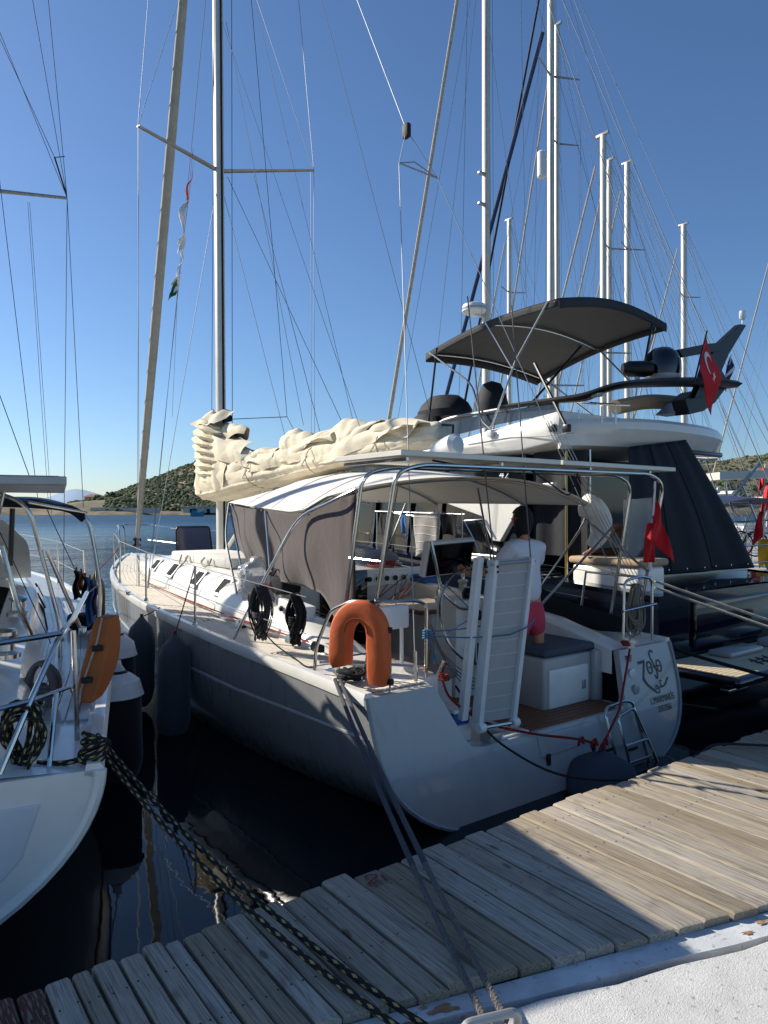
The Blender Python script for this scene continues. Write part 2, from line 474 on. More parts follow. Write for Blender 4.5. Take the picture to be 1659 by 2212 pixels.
# scrub on the slopes, one mass nobody could count
mb = MB()
def blob(mb, c, r, squash=0.75, seg=(5, 3)):
    nu, nv = seg; vs = [c + Vector((0, 0, r*squash))]; fs = []
    for j in range(1, nv):
        th = math.pi*0.62*j/(nv-1)
        for i in range(nu):
            rr = r*random.uniform(0.75, 1.2); a = 2*math.pi*(i+0.5*(j % 2))/nu
            vs.append(c + Vector((math.sin(th)*math.cos(a)*rr, math.sin(th)*math.sin(a)*rr, math.cos(th)*rr*squash)))
    for i in range(nu): fs.append((0, 1+i, 1+(i+1) % nu))
    for j in range(nv-2):
        for i in range(nu):
            fs.append((1+j*nu+i, 1+(j+1)*nu+i, 1+(j+1)*nu+(i+1) % nu, 1+j*nu+(i+1) % nu))
    mb.add(vs, fs)
rb = random.Random(3)
for i in range(9500):
    px = rb.uniform(150, 1700) if i % 3 else rb.uniform(230, 560); t = (0.3 + 0.7*rb.random()) if i % 6 else rb.uniform(.05, .3)
    if itp(CREST, px) < 9: continue
    d = 400 + 260*t + 10*math.sin(px*0.02)
    r = rb.uniform(0.5, 1.0)*rb.choice([1, 1, 1.4, 2.2])
    blob(mb, polar(px, d, hz(px, t)+r*0.25), r, 0.8)
o = mb.build('hillside_scrub', BUSH); o['kind'] = 'stuff'; tag(o, 'dark green maquis scrub covering the hillside across the bay', 'scrub')
# shore wall, sheds, house, trees, far workboat
WALLW = mat('whitewash', '#c9c3b6', 0.9, var=0.2, vscale=0.4)
ROOF = mat('terracotta_roof', '#a8704d', 0.9, var=0.2, vscale=1)
def seg_wall(px0, px1, d, z0, z1):
    mb = MB(); a = polar(px0, d, 0); b = polar(px1, d, 0); t = (b-a).normalized(); nrm = Vector((-t.y, t.x, 0))*0.6
    mb.prism([a+Vector((0,0,z0)), b+Vector((0,0,z0)), b+Vector((0,0,z1)), a+Vector((0,0,z1))], nrm)
    return mb
w = seg_wall(195, 345, 405, 0.9, 4.2).build('harbour_wall', WALLW, smooth=False)
tag(w, 'long pale whitewashed wall along the far shore', 'wall')
for px, d, wd_, hh, nm, lb in [(396, 404, 12, 3.2, 'shed', 'small white shed with dark door on the far shore'), (412, 405, 30, 3.4, 'shed', 'long low grey shed at the foot of the hill')]:
    p = polar(px, d, 1.2); t = CR
    s = thing(nm, lb, 'shed', p)
    mb = MB(); mb.prism([p, p+t*wd_, p+t*wd_+Vector((0,0,hh)), p+Vector((0,0,hh))], CF*7); mb.build('wall', WALLW, s, smooth=False)
    mb = MB(); mb.prism([p+t*-.4+Vector((0,0,hh))-CF*.4, p+t*(wd_+.4)+Vector((0,0,hh))-CF*.4, p+t*(wd_+.4)+Vector((0,0,hh+.3))-CF*.4, p-t*.4+Vector((0,0,hh+.3))-CF*.4], CF*7.8); mb.build('roof', ALUD, s, smooth=False)
    mb = MB(); q = p+t*wd_*0.3-CF*0.05; mb.prism([q, q+t*2, q+t*2+Vector((0,0,2.3)), q+Vector((0,0,2.3))], CF*0.04); mb.build('door', RUB, s, smooth=False)
hp = polar(182, 505, 9.0)
hs = thing('villa', 'low villa with terracotta roof and porch above the shore', 'house', hp)
mb = MB(); mb.prism([hp, hp+CR*11, hp+CR*11+Vector((0,0,3.4)), hp+Vector((0,0,3.4))], CF*8); mb.build('wall', WALLW, hs, smooth=False)
mb = MB(); z3 = Vector((0,0,3.4)); mb.add([hp-CR*1-CF+z3, hp+CR*12-CF+z3, hp+CR*12+CF*9+z3, hp-CR*1+CF*9+z3, hp+CR*3+CF*4+z3*1.6, hp+CR*8+CF*4+z3*1.6], [(0,1,5,4),(1,2,5),(2,3,4,5),(3,0,4),(3,2,1,0)]); mb.build('roof', ROOF, hs, smooth=False)
for k in range(3):
    q = hp+CR*(1.5+k*3.4)-CF*0.06+Vector((0,0,0.9)); MB().prism([q, q+CR*1.4, q+CR*1.4+Vector((0,0,1.6)), q+Vector((0,0,1.6))], CF*0.05).build('window', GLASS, hs, smooth=False)
def far_tree(px, d, z, h, lb):
    p = polar(px, d, z); t = thing('olive_tree', lb, 'tree', p, group='trees on the far shore')
    MB().tube([p, p+Vector((0.2,0,h*0.5))], [0.35, 0.2], 6).build('trunk', TEAKD, t)
    mb = MB()
    for k in range(26):
        a = rb.uniform(0, 6.28); rr = h*0.5*math.sqrt(rb.random()); blob(mb, p+Vector((math.cos(a)*rr, math.sin(a)*rr, h*rb.uniform(0.4, 0.85))), h*rb.uniform(0.12, 0.22), 0.8)
    mb.build('crown', BUSH, t)
for px, d, z, h, lb in [(212, 500, 9, 5, 'dark round tree just right of the terracotta villa'), (240, 498, 9, 7.5, 'tallest dark tree at the left end of the hill crest'), (255, 496, 9, 6, 'dark tree beside the tallest one on the ridge'), (230, 412, 1.5, 4.5, 'leftmost dark bush tree above the whitewashed wall'), (252, 412, 1.5, 4, 'second dark bush tree above the whitewashed wall'), (292, 412, 2, 5, 'rightmost dark bush tree above the whitewashed wall')]:
    far_tree(px, d, z, h, lb)
# far workboat
fb = wz(424, 1114, 0.0); fb = CAM.xy.to_3d() + (fb-CAM.xy.to_3d()).normalized()*300
t = thing('workboat', 'small blue workboat with wheelhouse moored far across the bay', 'boat', fb)
BLUB = mat('workboat_blue', '#3f7d9a', 0.5)
mb = MB(); rings = []
for s, w, z0, zt in [(-2.4, 1.0, -.3, 1.5), (0, 1.4, -.3, 1.5), (2, 1.1, -.2, 1.8), (3.6, .1, .2, 2.4)]:
    rings.append([fb+CR*s*0.9+CF*(-w)+Vector((0,0,zt)), fb+CR*s*0.9+CF*(-w*.8)+Vector((0,0,z0)), fb+CR*s*0.9+CF*(w*.8)+Vector((0,0,z0)), fb+CR*s*0.9+CF*w+Vector((0,0,zt))])
mb.loft(rings, cap=True); mb.build('hull', BLUB, t)
q = fb-CR*1.6-CF*0.8+Vector((0,0,1.5)); MB().prism([q, q+CR*2, q+CR*2+Vector((0,0,2)), q+Vector((0,0,2))], CF*1.6).build('wheelhouse', BLUB, t, smooth=False)
q = q-CF*0.03+CR*.3+Vector((0,0,.9)); MB().prism([q, q+CR*1.4, q+CR*1.4+Vector((0,0,.7)), q+Vector((0,0,.7))], CF*0.02).build('window', GLASS, t, smooth=False)
MB().tube([fb+Vector((0,0,3)), fb+Vector((0,0,6))], 0.07, 6).build('mast', ALU, t)

# ------------------------------------------------------------------ pier
def wood_mat():
    m = bpy.data.materials.new('weathered_planks'); N, L, b = nodes(m)
    tc = N.new('ShaderNodeTexCoord'); oi = N.new('ShaderNodeObjectInfo')
    off = N.new('ShaderNodeVectorMath'); off.operation = 'MULTIPLY_ADD'
    cb = N.new('ShaderNodeCombineXYZ')
    for i in range(3): L.new(oi.outputs['Random'], cb.inputs[i])
    L.new(cb.outputs[0], off.inputs[0]); off.inputs[1].default_value = (37, 91, 13); L.new(tc.outputs['Object'], off.inputs[2])
    mp = N.new('ShaderNodeMapping'); mp.inputs['Scale'].default_value = (16, 0.9, 16); L.new(off.outputs[0], mp.inputs[0])
    n1 = N.new('ShaderNodeTexNoise'); n1.inputs['Scale'].default_value = 1.0; n1.inputs['Detail'].default_value = 5; n1.inputs['Distortion'].default_value = 0.4; L.new(mp.outputs[0], n1.inputs[0])
    # growth rings: bands of the slow noise
    sc = N.new('ShaderNodeMath'); sc.operation = 'MULTIPLY'; L.new(n1.outputs[0], sc.inputs[0]); sc.inputs[1].default_value = 95
    sn = N.new('ShaderNodeMath'); sn.operation = 'SINE'; L.new(sc.outputs[0], sn.inputs[0])
    mp2 = N.new('ShaderNodeMapping'); mp2.inputs['Scale'].default_value = (140, 3.0, 140); L.new(off.outputs[0], mp2.inputs[0])
    n2 = N.new('ShaderNodeTexNoise'); n2.inputs['Scale'].default_value = 1; n2.inputs['Detail'].default_value = 6; L.new(mp2.outputs[0], n2.inputs[0])
    n3 = N.new('ShaderNodeTexNoise'); n3.inputs['Scale'].default_value = 5; n3.inputs['Detail'].default_value = 5; L.new(off.outputs[0], n3.inputs[0])
    gr = N.new('ShaderNodeMath'); gr.operation = 'MULTIPLY_ADD'; L.new(sn.outputs[0], gr.inputs[0]); gr.inputs[1].default_value = 0.07; L.new(n2.outputs[0], gr.inputs[2])
    cr = N.new('ShaderNodeValToRGB'); L.new(gr.outputs[0], cr.inputs[0])
    e = cr.color_ramp.elements
    e[0].position = 0.22; e[0].color = lin('#5f5344'); e[1].position = 0.80; e[1].color = lin('#b6a487')
    k = cr.color_ramp.elements.new(0.46); k.color = lin('#968871')
    # per plank tint and stains
    hs = N.new('ShaderNodeHueSaturation'); L.new(cr.outputs[0], hs.inputs['Color'])
    mr = N.new('ShaderNodeMapRange'); L.new(oi.outputs['Random'], mr.inputs[0]); mr.inputs[3].default_value = 0.78; mr.inputs[4].default_value = 1.18
    L.new(mr.outputs[0], hs.inputs['Value']); 
    ms = N.new('ShaderNodeMapRange'); L.new(oi.outputs['Random'], ms.inputs[0]); ms.inputs[3].default_value = 1.0; ms.inputs[4].default_value = 0.55; L.new(ms.outputs[0], hs.inputs['Saturation'])
    st = N.new('ShaderNodeMapRange'); L.new(n3.outputs[0], st.inputs[0]); st.inputs[1].default_value = 0.62; st.inputs[2].default_value = 0.78; st.inputs[3].default_value = 0; st.inputs[4].default_value = 0.6
    mx = N.new('ShaderNodeMix'); mx.data_type = 'RGBA'; L.new(st.outputs[0], mx.inputs[0]); L.new(hs.outputs[0], mx.inputs[6]); mx.inputs[7].default_value = lin('#4a4238')
    # knots
    vo = N.new('ShaderNodeTexVoronoi'); vo.inputs['Scale'].default_value = 1
    mp3 = N.new('ShaderNodeMapping'); mp3.inputs['Scale'].default_value = (5.5, 2.2, 1); L.new(off.outputs[0], mp3.inputs[0]); L.new(mp3.outputs[0], vo.inputs[0])
    kn = N.new('ShaderNodeMapRange'); L.new(vo.outputs['Distance'], kn.inputs[0]); kn.inputs[1].default_value = 0.05; kn.inputs[2].default_value = 0.10; kn.inputs[3].default_value = 0.75; kn.inputs[4].default_value = 0
    mk = N.new('ShaderNodeMix'); mk.data_type = 'RGBA'; L.new(kn.outputs[0], mk.inputs[0]); L.new(mx.outputs[2], mk.inputs[6]); mk.inputs[7].default_value = lin('#4d3a2a')
    L.new(mk.outputs[2], b.inputs['Base Color']); b.inputs['Roughness'].default_value = 0.85
    bp = N.new('ShaderNodeBump'); bp.inputs['Distance'].default_value = 0.0025; bp.inputs['Strength'].default_value = 0.8; L.new(gr.outputs[0], bp.inputs['Height']); L.new(bp.outputs[0], b.inputs['Normal'])
    return m
WOOD = wood_mat()
REDW = mat('plank_red_paint', '#55302c', 0.85, var=0.4, vscale=20, dirt=('#7d715f', 14, 0.5, 0.1), stretch=(8, 1, 8))
def y_far(x): return -1.27 - 0.0175*(x+2.23)
def y_near(x): return -2.02 - 0.283*(x+3.15)
pier = struct(bpy.data.objects.new('pier', None)); COL.objects.link(pier); pier.location = (0, 0, 0)
pier['label'] = 'weathered timber pier of crosswise planks in the foreground'
rp = random.Random(11)
xs = [-3.63, -3.56, -3.48, -3.38, -3.29, -3.19, -3.13, -3.03, -2.92, -2.78, -2.64, -2.51, -2.37]
while xs[-1] < 9.5: xs.append(xs[-1] + rp.choice([0.1, 0.12, 0.13, 0.135, 0.14]))
left = []; x = -3.63
while x > -7.5: x -= rp.choice([0.07, 0.08, 0.085, 0.09]); left.append(x)
xs = list(reversed(left)) + xs
plank_meshes = []
for i, (x0, x1) in enumerate(zip(xs, xs[1:])):
    w = x1 - x0 - rp.uniform(0.008, 0.014); xm = (x0+x1)/2
    yf = y_far(xm) + rp.uniform(-0.02, 0.02); yn = max(y_near(xm) + rp.uniform(-0.012, 0.012), -6.5)
    L_ = yf - yn; zt = 0.55 + rp.uniform(-0.006, 0.006); th = 0.045
    if -2.93 < x0 < -2.91: th = 0.075; zt += 0.012; yf += 0.03
    nb = 0.009
    mb = MB(); k = []
    for yy, e in ((-L_/2, 0.004), (-L_/2+0.012, 0), (-L_/6, 0), (L_/6, 0), (L_/2-0.012, 0), (L_/2, 0.004)):
        wob = rp.uniform(-0.0015, 0.0015)
        sh = (lambda xx: yy - (0.283*xx if yy < -L_*.4 and yn > -6.4 else 0))
        k.append([(-w/2+wob, sh(-w/2), -th), (-w/2+wob, sh(-w/2), -nb-e), (-w/2+nb+wob, sh(-w/2+nb), -e), (w/2-nb+wob, sh(w/2-nb), -e), (w/2+wob, sh(w/2), -nb-e), (w/2+wob, sh(w/2), -th)])
    mb.loft(k, cap=True)
    red = (x1 < -4.0 and x1 > -4.4) or (0.12 < xm < 0.32)
    p = mb.build('plank', REDW if (x1 < -4.03 and x1 > -4.35) else WOOD, pier, world=False, angle=25)
    p.location = (xm, (yf+yn)/2, zt); p.rotation_euler = (rp.uniform(-0.004, 0.004), rp.uniform(-0.012, 0.012), rp.uniform(-0.004, 0.004))
nails = MB()
for o_ in list(pier.children):
    if not o_.name.startswith('plank'): continue
    hw = max(v.co.x for v in o_.data.vertices)*.55
    for yy in (-1.42, -1.75):
        for sx in (-1, 1):
            c = Vector((o_.location.x+sx*hw+rp.uniform(-.008, .008), yy+rp.uniform(-.012, .012), o_.location.z+.0012))
            nails.add([c+Vector((math.cos(a)*.0045, math.sin(a)*.0045, 0)) for a in [2*math.pi*k/8 for k in range(8)]], [tuple(range(8))])
nl = nails.build('nail_heads', mat('rusty_nail', '#3b2a20', .8, .3), pier, smooth=False); nl['kind'] = 'stuff'
# joists under the planks
for yy in (-1.42, -1.75):
    MB().box(-7.5, 9.5, yy-0.04, yy+0.04, 0.35, 0.49).build('joist', WOOD, pier, smooth=False)
MB().box(-7.5, 9.5, -2.1, -1.5, -0.4, 0.33).build('float', RUB, pier, smooth=False)
# painted berth number on a plank
def text_mesh(txt, size, m, name, parent=None, mtx=None, extrude=0.001, shear=0.0, font_scale_x=1.0):
    cu = bpy.data.curves.new(name, 'FONT'); cu.body = txt; cu.size = size; cu.extrude = extrude; cu.shear = shear; cu.align_x = 'CENTER'
    ob = bpy.data.objects.new(name + '_tmp', cu); COL.objects.link(ob)
    dg = bpy.context.evaluated_depsgraph_get(); me = bpy.data.meshes.new_from_object(ob.evaluated_get(dg))
    bpy.data.objects.remove(ob); bpy.data.curves.remove(cu)
    me.materials.clear(); me.materials.append(m); me.name = name
    me.transform(Matrix.Diagonal((font_scale_x, 1, 1, 1)))
    if mtx is not None: me.transform(mtx)
    o = bpy.data.objects.new(name, me); COL.objects.link(o)
    if parent: o.parent = parent; 
    return o
PAINTR = mat('number_paint_red', '#7d3a33', 0.9, var=0.5, vscale=60)
q = MB()
for st in ([(-.035,.015),(-.02,.035),(.01,.035),(.02,.015),(-.01,-.01),(-.035,-.035),(.03,-.03)], [(.045,.02),(.05,-.035)]):
    pts = crv([(a, b_, 0) for a, b_ in st], 4)
    for a, b_ in zip(pts, pts[1:]):
        d = (b_-a); n_ = Vector((-d.y, d.x, 0)).normalized()*0.0055
        q.add([a-n_, b_-n_, b_+n_, a+n_], [(0,1,2,3)])
o = q.build('painted_number', PAINTR, pier, world=False, smooth=False)
o.location = (-2.72, -1.36, 0.563); o.rotation_euler = (0, 0, -0.3)
for px_, py_ in ((1215, 1745), ):
    pass
def paint_mat(name, base, rust, bumpd):
    m = bpy.data.materials.new(name); N, L, b = nodes(m)
    tc = N.new('ShaderNodeTexCoord')
    n = N.new('ShaderNodeTexNoise'); n.inputs['Scale'].default_value = 170; n.inputs['Detail'].default_value = 6; n.inputs['Roughness'].default_value = 0.7; L.new(tc.outputs['Object'], n.inputs[0])
    n2 = N.new('ShaderNodeTexNoise'); n2.inputs['Scale'].default_value = 5; n2.inputs['Detail'].default_value = 9; n2.inputs['Roughness'].default_value = 0.75; L.new(tc.outputs['Object'], n2.inputs[0])
    n3 = N.new('ShaderNodeTexNoise'); n3.inputs['Scale'].default_value = 36; n3.inputs['Detail'].default_value = 6; L.new(tc.outputs['Object'], n3.inputs[0])
    base1 = N.new('ShaderNodeMix'); base1.data_type = 'RGBA'
    r = N.new('ShaderNodeMapRange'); r.inputs[1].default_value = 0.35; r.inputs[2].default_value = 0.65; L.new(n2.outputs[0], r.inputs[0])
    L.new(r.outputs[0], base1.inputs[0]); base1.inputs[6].default_value = lin(base[0]); base1.inputs[7].default_value = lin(base[1])
    sp = N.new('ShaderNodeMapRange'); sp.inputs[1].default_value = 0.62; sp.inputs[2].default_value = 0.7; sp.inputs[4].default_value = 0.55; L.new(n3.outputs[0], sp.inputs[0])
    m2 = N.new('ShaderNodeMix'); m2.data_type = 'RGBA'; L.new(sp.outputs[0], m2.inputs[0]); L.new(base1.outputs[2], m2.inputs[6]); m2.inputs[7].default_value = lin('#6e6a62')
    out = m2.outputs[2]
    if rust:
        rr = N.new('ShaderNodeMapRange'); rr.inputs[1].default_value = 0.66; rr.inputs[2].default_value = 0.72; L.new(n2.outputs[0], rr.inputs[0])
        m3 = N.new('ShaderNodeMix'); m3.data_type = 'RGBA'; L.new(rr.outputs[0], m3.inputs[0]); L.new(out, m3.inputs[6]); m3.inputs[7].default_value = lin('#96602f'); out = m3.outputs[2]
    L.new(out, b.inputs['Base Color']); b.inputs['Roughness'].default_value = 0.75
    bp = N.new('ShaderNodeBump'); bp.inputs['Distance'].default_value = bumpd; bp.inputs['Strength'].default_value = 0.9; L.new(n.outputs[0], bp.inputs['Height']); L.new(bp.outputs[0], b.inputs['Normal'])
    return m
BEAMM = paint_mat('painted_steel_edge', ('#d3d6d6', '#b4b7b8'), True, 0.003)
QUAYM = paint_mat('white_textured_concrete', ('#e2e0da', '#cbc9c3'), False, 0.007)
def yb(x): return -2.14 - 0.31*(x+3.11)          # crack between edge beam and slab
mb = MB(); g = []
for i in range(61):
    x = -7.5 + i*17/60; j = 0.006*math.sin(i*2.1)
    g.append([(x, y_near(x)+0.01, 0.42), (x, y_near(x)-0.004, 0.515), (x, yb(x)+0.012+j, 0.52), (x, yb(x)+0.008+j, 0.42)])
mb.loft(g, closed=False); o = struct(mb.build('pier_edge_beam', BEAMM, smooth=False))
mb = MB(); g = []
for i in range(121):
    x = -7.5 + i*17/120; j = 0.008*math.sin(i*1.7)+random.uniform(-0.005, 0.005)
    g.append([(x, yb(x)-0.020+j, 0.40), (x, yb(x)-0.022+j, 0.515), (x, yb(x)-0.038+j, 0.527), (x, yb(x)-1.0, 0.53), (x, yb(x)-6.0, 0.53), (x, yb(x)-6.0, -0.6)])
mb.loft(g, closed=False); o = struct(mb.build('quay', QUAYM, smooth=True))
MB().add([(-7.5, yb(-7.5)+0.03, 0.455), (9.5, yb(9.5)+0.03, 0.455), (9.5, yb(9.5)-0.05, 0.455), (-7.5, yb(-7.5)-0.05, 0.455)], [(0,1,2,3)]).build('joint_gap', mat('rusty_gap', '#25160e', 0.95, var=0.5, vscale=25), pier, smooth=False)
# rust stains with their own shapes on the beam
def _noise(a, c): return math.sin(a*3+c*7)+.6*math.sin(a*5+c*3)
RUST = mat('rust_stain', '#a07a52', 0.95, var=0.35, vscale=40)
for cx, off, rx, ry in [(-2.98, 0.055, 0.05, 0.024), (-3.03, 0.085, 0.015, 0.008), (-1.72, 0.05, 0.025, 0.014), (-1.60, 0.09, 0.03, 0.014), (-1.50, 0.10, 0.035, 0.012), (-3.12, 0.02, 0.03, 0.015), (-0.9, 0.08, 0.06, 0.02)]:
    vs = [(cx, yb(cx)+off, 0.5235)]; rr = 1
    for k in range(40):
        a = 2*math.pi*k/40; rr = 0.85+.25*_noise(a, cx)+random.uniform(-.14, .14); vs.append((cx+rx*rr*math.cos(a), yb(cx)+off+ry*rr*math.sin(a)-0.31*rx*rr*math.cos(a), 0.5225))
    MB().add(vs, [(0, 1+k, 1+(k+1) % 40) for k in range(40)]).build('rust_patch', RUST, pier, smooth=False)
# mooring bollard bar at the very bottom of the frame
t = thing('mooring_ring', 'galvanised steel mooring bar at the bottom edge of the quay', 'mooring ring', (-2.95, -2.33, 0.53))
MB().tube(rnd([(-3.05, -2.30, 0.53), (-3.05, -2.30, 0.60), (-2.87, -2.36, 0.60), (-2.87, -2.36, 0.53)], 0.03), 0.014, 10).build('bar', ALUD, t)
MB().lathe([(0.05, 0), (0.05, 0.01), (0.02, 0.012)], (-2.96, -2.33, 0.53), n=18).build('base_plate', ALUD, t)
# ------------------------------------------------------------------ the grey sailing yacht
MY_ = thing('sailing_yacht', 'grey-hulled sailing yacht with cream sail on its boom, moored stern-to', 'sailboat', (0, 3.0, 0))
Y = MY_
HB = [(0, 1.81), (1, 1.83), (2, 1.87), (3, 1.89), (4, 1.88), (5, 1.82), (6, 1.70), (7, 1.52), (8, 1.27), (9, 0.95), (10, 0.56), (10.6, 0.30), (11.1, 0.04)]
ZS = [(0, 0.93), (2, 0.99), (4, 1.07), (6, 1.14), (8, 1.20), (11.1, 1.30)]
def hb(y): return itp(HB, y)
def zs(y): return itp(ZS, y)
def smooth_tab(tab, x, h=0.5): return (itp(tab, x-h)+2*itp(tab, x)+itp(tab, x+h))/4 if x > tab[0][0]+h and x < tab[-1][0]-h else itp(tab, x)
def hull_pt(y, s, side):
    """s 0 sheer .. 1 keel"""
    zt = zs(y); zb = itp([(0, -0.12), (2, -0.45), (5, -0.6), (8, -0.5), (10, -0.25), (11.1, 0.05)], y)
    n = itp([(0, 3.2), (4, 2.9), (8, 2.1), (11.1, 1.5)], y)
    z = zt - s*(zt-zb)
    x = smooth_tab(HB, y)*max(0.0, 1-s**n)**(1/n)
    ys = y - 0.27*max(0, (zt-z)/0.93)*max(0, 1-y/2.2)
    return Vector((side*x, ys, z))
SS = [0, 0.03, 0.07, 0.13, 0.2, 0.28, 0.36, 0.44, 0.52, 0.6, 0.68, 0.76, 0.83, 0.89, 0.94, 0.98, 1.0]
YY = [0, 0.25, 0.5, 0.8, 1.2, 1.6, 2, 2.5, 3, 3.5, 4, 4.5, 5, 5.5, 6, 6.5, 7, 7.5, 8, 8.5, 9, 9.4, 9.8, 10.2, 10.6, 10.85, 11.1]
mb = MB()
rings = []
for y in YY:
    rings.append([hull_pt(y, s, -1) for s in SS] + [hull_pt(y, s, 1) for s in reversed(SS[:-1])])
mb.loft(rings, closed=False)
hull = mb.build('hull', HULLG, Y, sub=0)
# white upper strake / toe rail and cove stripe
for side in (-1, 1):
    g = []
    for i in range(80):
        y = 0.0 + 11.0*i/79
        p = hull_pt(y, 0.0, side); q = hull_pt(y, 0.02, side)
        g.append([p+Vector((side*0.012, 0, -0.05)), p+Vector((side*0.018, 0, 0.0)), p+Vector((side*0.005, 0, 0.035)), p+Vector((-side*0.05, 0, 0.035)), p+Vector((-side*0.06, 0, -0.01))])
    MB().loft(g, closed=True, cap=True).build('toe_rail', GEL, hull)
    g = []
    for i in range(70):
        y = 0.05 + 10.2*i/69
        a = hull_pt(y, 0.255, side); b_ = hull_pt(y, 0.27, side); n_ = Vector((side*0.006, 0, 0.0))
        g.append([a+n_, b_+n_, b_-n_, a-n_])
    MB().loft(g, closed=True, cap=True).build('cove_stripe', STRIPE, hull)
    if side < 0:
        g = []
        for i in range(30):
            y = 0.2 + 6*i/29; a = hull_pt(y, 0.90, side); b_ = hull_pt(y, 0.92, side); n_ = Vector((side*0.007, 0, 0)); g.append([a+n_, b_+n_, b_-n_, a-n_])
        MB().loft(g, closed=True, cap=True).build('boot_stripe', STRIPE, hull)
p_ = hull_pt(1.45, .80, -1); MB().lathe([(.03, 0), (.034, .012), (.02, .016), (.018, .004), (0, .004)], p_, (-1, 0, -.5), 16).build('outlet', STEEL, hull)
# transom with its open middle
ring = [hull_pt(0, s, -1) for s in SS] + [hull_pt(0, s, 1) for s in reversed(SS[:-1])]
def ty(z): return -0.27*max(0, (0.93-z)/0.93)
inner = [(1.0, 0.93), (0.98, 0.80), (0.93, 0.53), (0.88, 0.475), (0.80, 0.455), (-0.85, 0.455), (-0.95, 0.475), (-1.0, 0.53), (-1.17, 0.86), (-1.2, 0.93)]
poly = ring + [Vector((x, ty(z), z)) for x, z in inner]
def ngon(poly, d):
    bm = bmesh.new(); vs = [bm.verts.new(p) for p in poly]; f = bm.faces.new(vs); f.normal_update()
    bmesh.ops.triangulate(bm, faces=[f], ngon_method='EAR_CLIP')
    r = bmesh.ops.extrude_face_region(bm, geom=bm.faces[:])
    bmesh.ops.translate(bm, vec=d, verts=[e for e in r['geom'] if isinstance(e, bmesh.types.BMVert)])
    mb = MB(); mb.bm(bm); return mb
tr = ngon(poly, Vector((0, 0.06, 0))).build('transom', GELG, Y, angle=30)
# moulded edge between transom and topsides
pts = [p+Vector((0, -0.006, 0)) for p in ring]
MB().tube(pts, 0.018, 6).build('transom_edge', HULLG, tr)
# fold-down platform seam: raised door panel with hinges
def tp(x, z, o=0.0): return Vector((x, ty(z)-o, z))
mb = MB(); mb.prism([tp(-0.27, 0.27, 0.012), tp(0.42, 0.28, 0.012), tp(0.42, 0.43, 0.012), tp(-0.27, 0.43, 0.012)], (0, 0.02, 0)); mb.build('platform_panel', GELG, tr, smooth=False, bevel=0.006)
for x in (-0.2, 0.36):
    MB().bbox(x-0.02, x+0.02, ty(.27)-0.03, ty(.27)-0.005, 0.2, 0.29, 0.008).build('hinge', RUB, tr)
# folded boarding ladder
lad = []
mb = MB()
def tpl(x, z): return Vector((x, ty(max(z, -0.12))-0.045 if z > -.12 else -0.35, z))
mb.tube(rnd([tpl(0.58, -0.12), tpl(0.56, 0.46), tpl(0.60, 0.515), tpl(0.86, 0.53), tpl(0.97, 0.50), tpl(1.0, -0.1)], 0.06), 0.014, 8)
mb.tube(rnd([tpl(0.70, -0.1)+Vector((0,-.03,0)), tpl(0.68, 0.43)+Vector((0,-.03,0)), tpl(0.92, 0.47)+Vector((0,-.03,0)), tpl(1.1, -0.08)+Vector((0,-.03,0))], 0.05), 0.013, 8)
ladder = mb.build('boarding_ladder', STEEL, Y)
for z in (-0.08, 0.06, 0.2):
    MB().tube([tpl(0.69, z)+Vector((0,-.03,0)), tpl(1.02, z)+Vector((0,-.03,0))], 0.013, 8).build('rung', STEEL, ladder)
for x, z in ((0.5, 0.18), (0.8, 0.13)):
    MB().tube([tpl(x, z)+Vector((0, .03, 0)), tpl(x+.12, z)+Vector((0, .03, 0))], 0.012, 6).build('bracket', RUB, ladder)
# lettering
def on_transom(pts, r, name):
    mb = MB()
    P = crv([Vector((x, 0, z)) for x, z in pts], 6)
    for i, (a, b_) in enumerate(zip(P, P[1:])):
        d = b_-a; n_ = Vector((-d.z, 0, d.x)).normalized()
        ra = r if not isinstance(r, tuple) else lerp(r[0], r[1], i/len(P)); rb_ = r if not isinstance(r, tuple) else lerp(r[0], r[1], (i+1)/len(P))
        q = [a-n_*ra, b_-n_*rb_, b_+n_*rb_, a+n_*ra]
        mb.add([Vector((p.x, ty(p.z)-0.006, p.z)) for p in q], [(0,1,2,3)])
    return mb.build(name, INK, tr, smooth=False)
def circ(cx, cz, rx, rz, n=14): return [(cx+rx*math.cos(2*math.pi*k/n), cz+rz*math.sin(2*math.pi*k/n)) for k in range(n+1)]
on_transom([(1.235, 0.795), (1.30, 0.797), (1.335, 0.80)], 0.013, 'letter_stroke')
on_transom([(1.33, 0.80), (1.30, 0.73), (1.265, 0.66)], 0.010, 'letter_stroke')
on_transom([(1.262, 0.665), (1.29, 0.61), (1.35, 0.56), (1.41, 0.52)], (0.014, 0.009), 'letter_stroke')
on_transom([(1.40, 0.52), (1.45, 0.505), (1.465, 0.545), (1.435, 0.575), (1.415, 0.55), (1.45, 0.54)], 0.006, 'letter_stroke')
on_transom([(1.46, 0.555), (1.52, 0.55), (1.58, 0.57), (1.64, 0.62)], (0.006, 0.009), 'letter_stroke')
on_transom(circ(1.395, 0.735, 0.036, 0.052), 0.008, 'letter_stroke'); on_transom([(1.385, 0.735), (1.56, 0.735)], 0.004, 'letter_stroke')
on_transom(circ(1.545, 0.735, 0.036, 0.052), 0.007, 'letter_stroke')
on_transom([(1.50, 0.86), (1.47, 0.88), (1.44, 0.86), (1.445, 0.81), (1.475, 0.74), (1.495, 0.69), (1.485, 0.64), (1.46, 0.635), (1.455, 0.665)], 0.008, 'letter_stroke')
on_transom([(1.53, 0.60), (1.50, 0.605), (1.50, 0.575), (1.515, 0.555)], 0.006, 'letter_stroke')
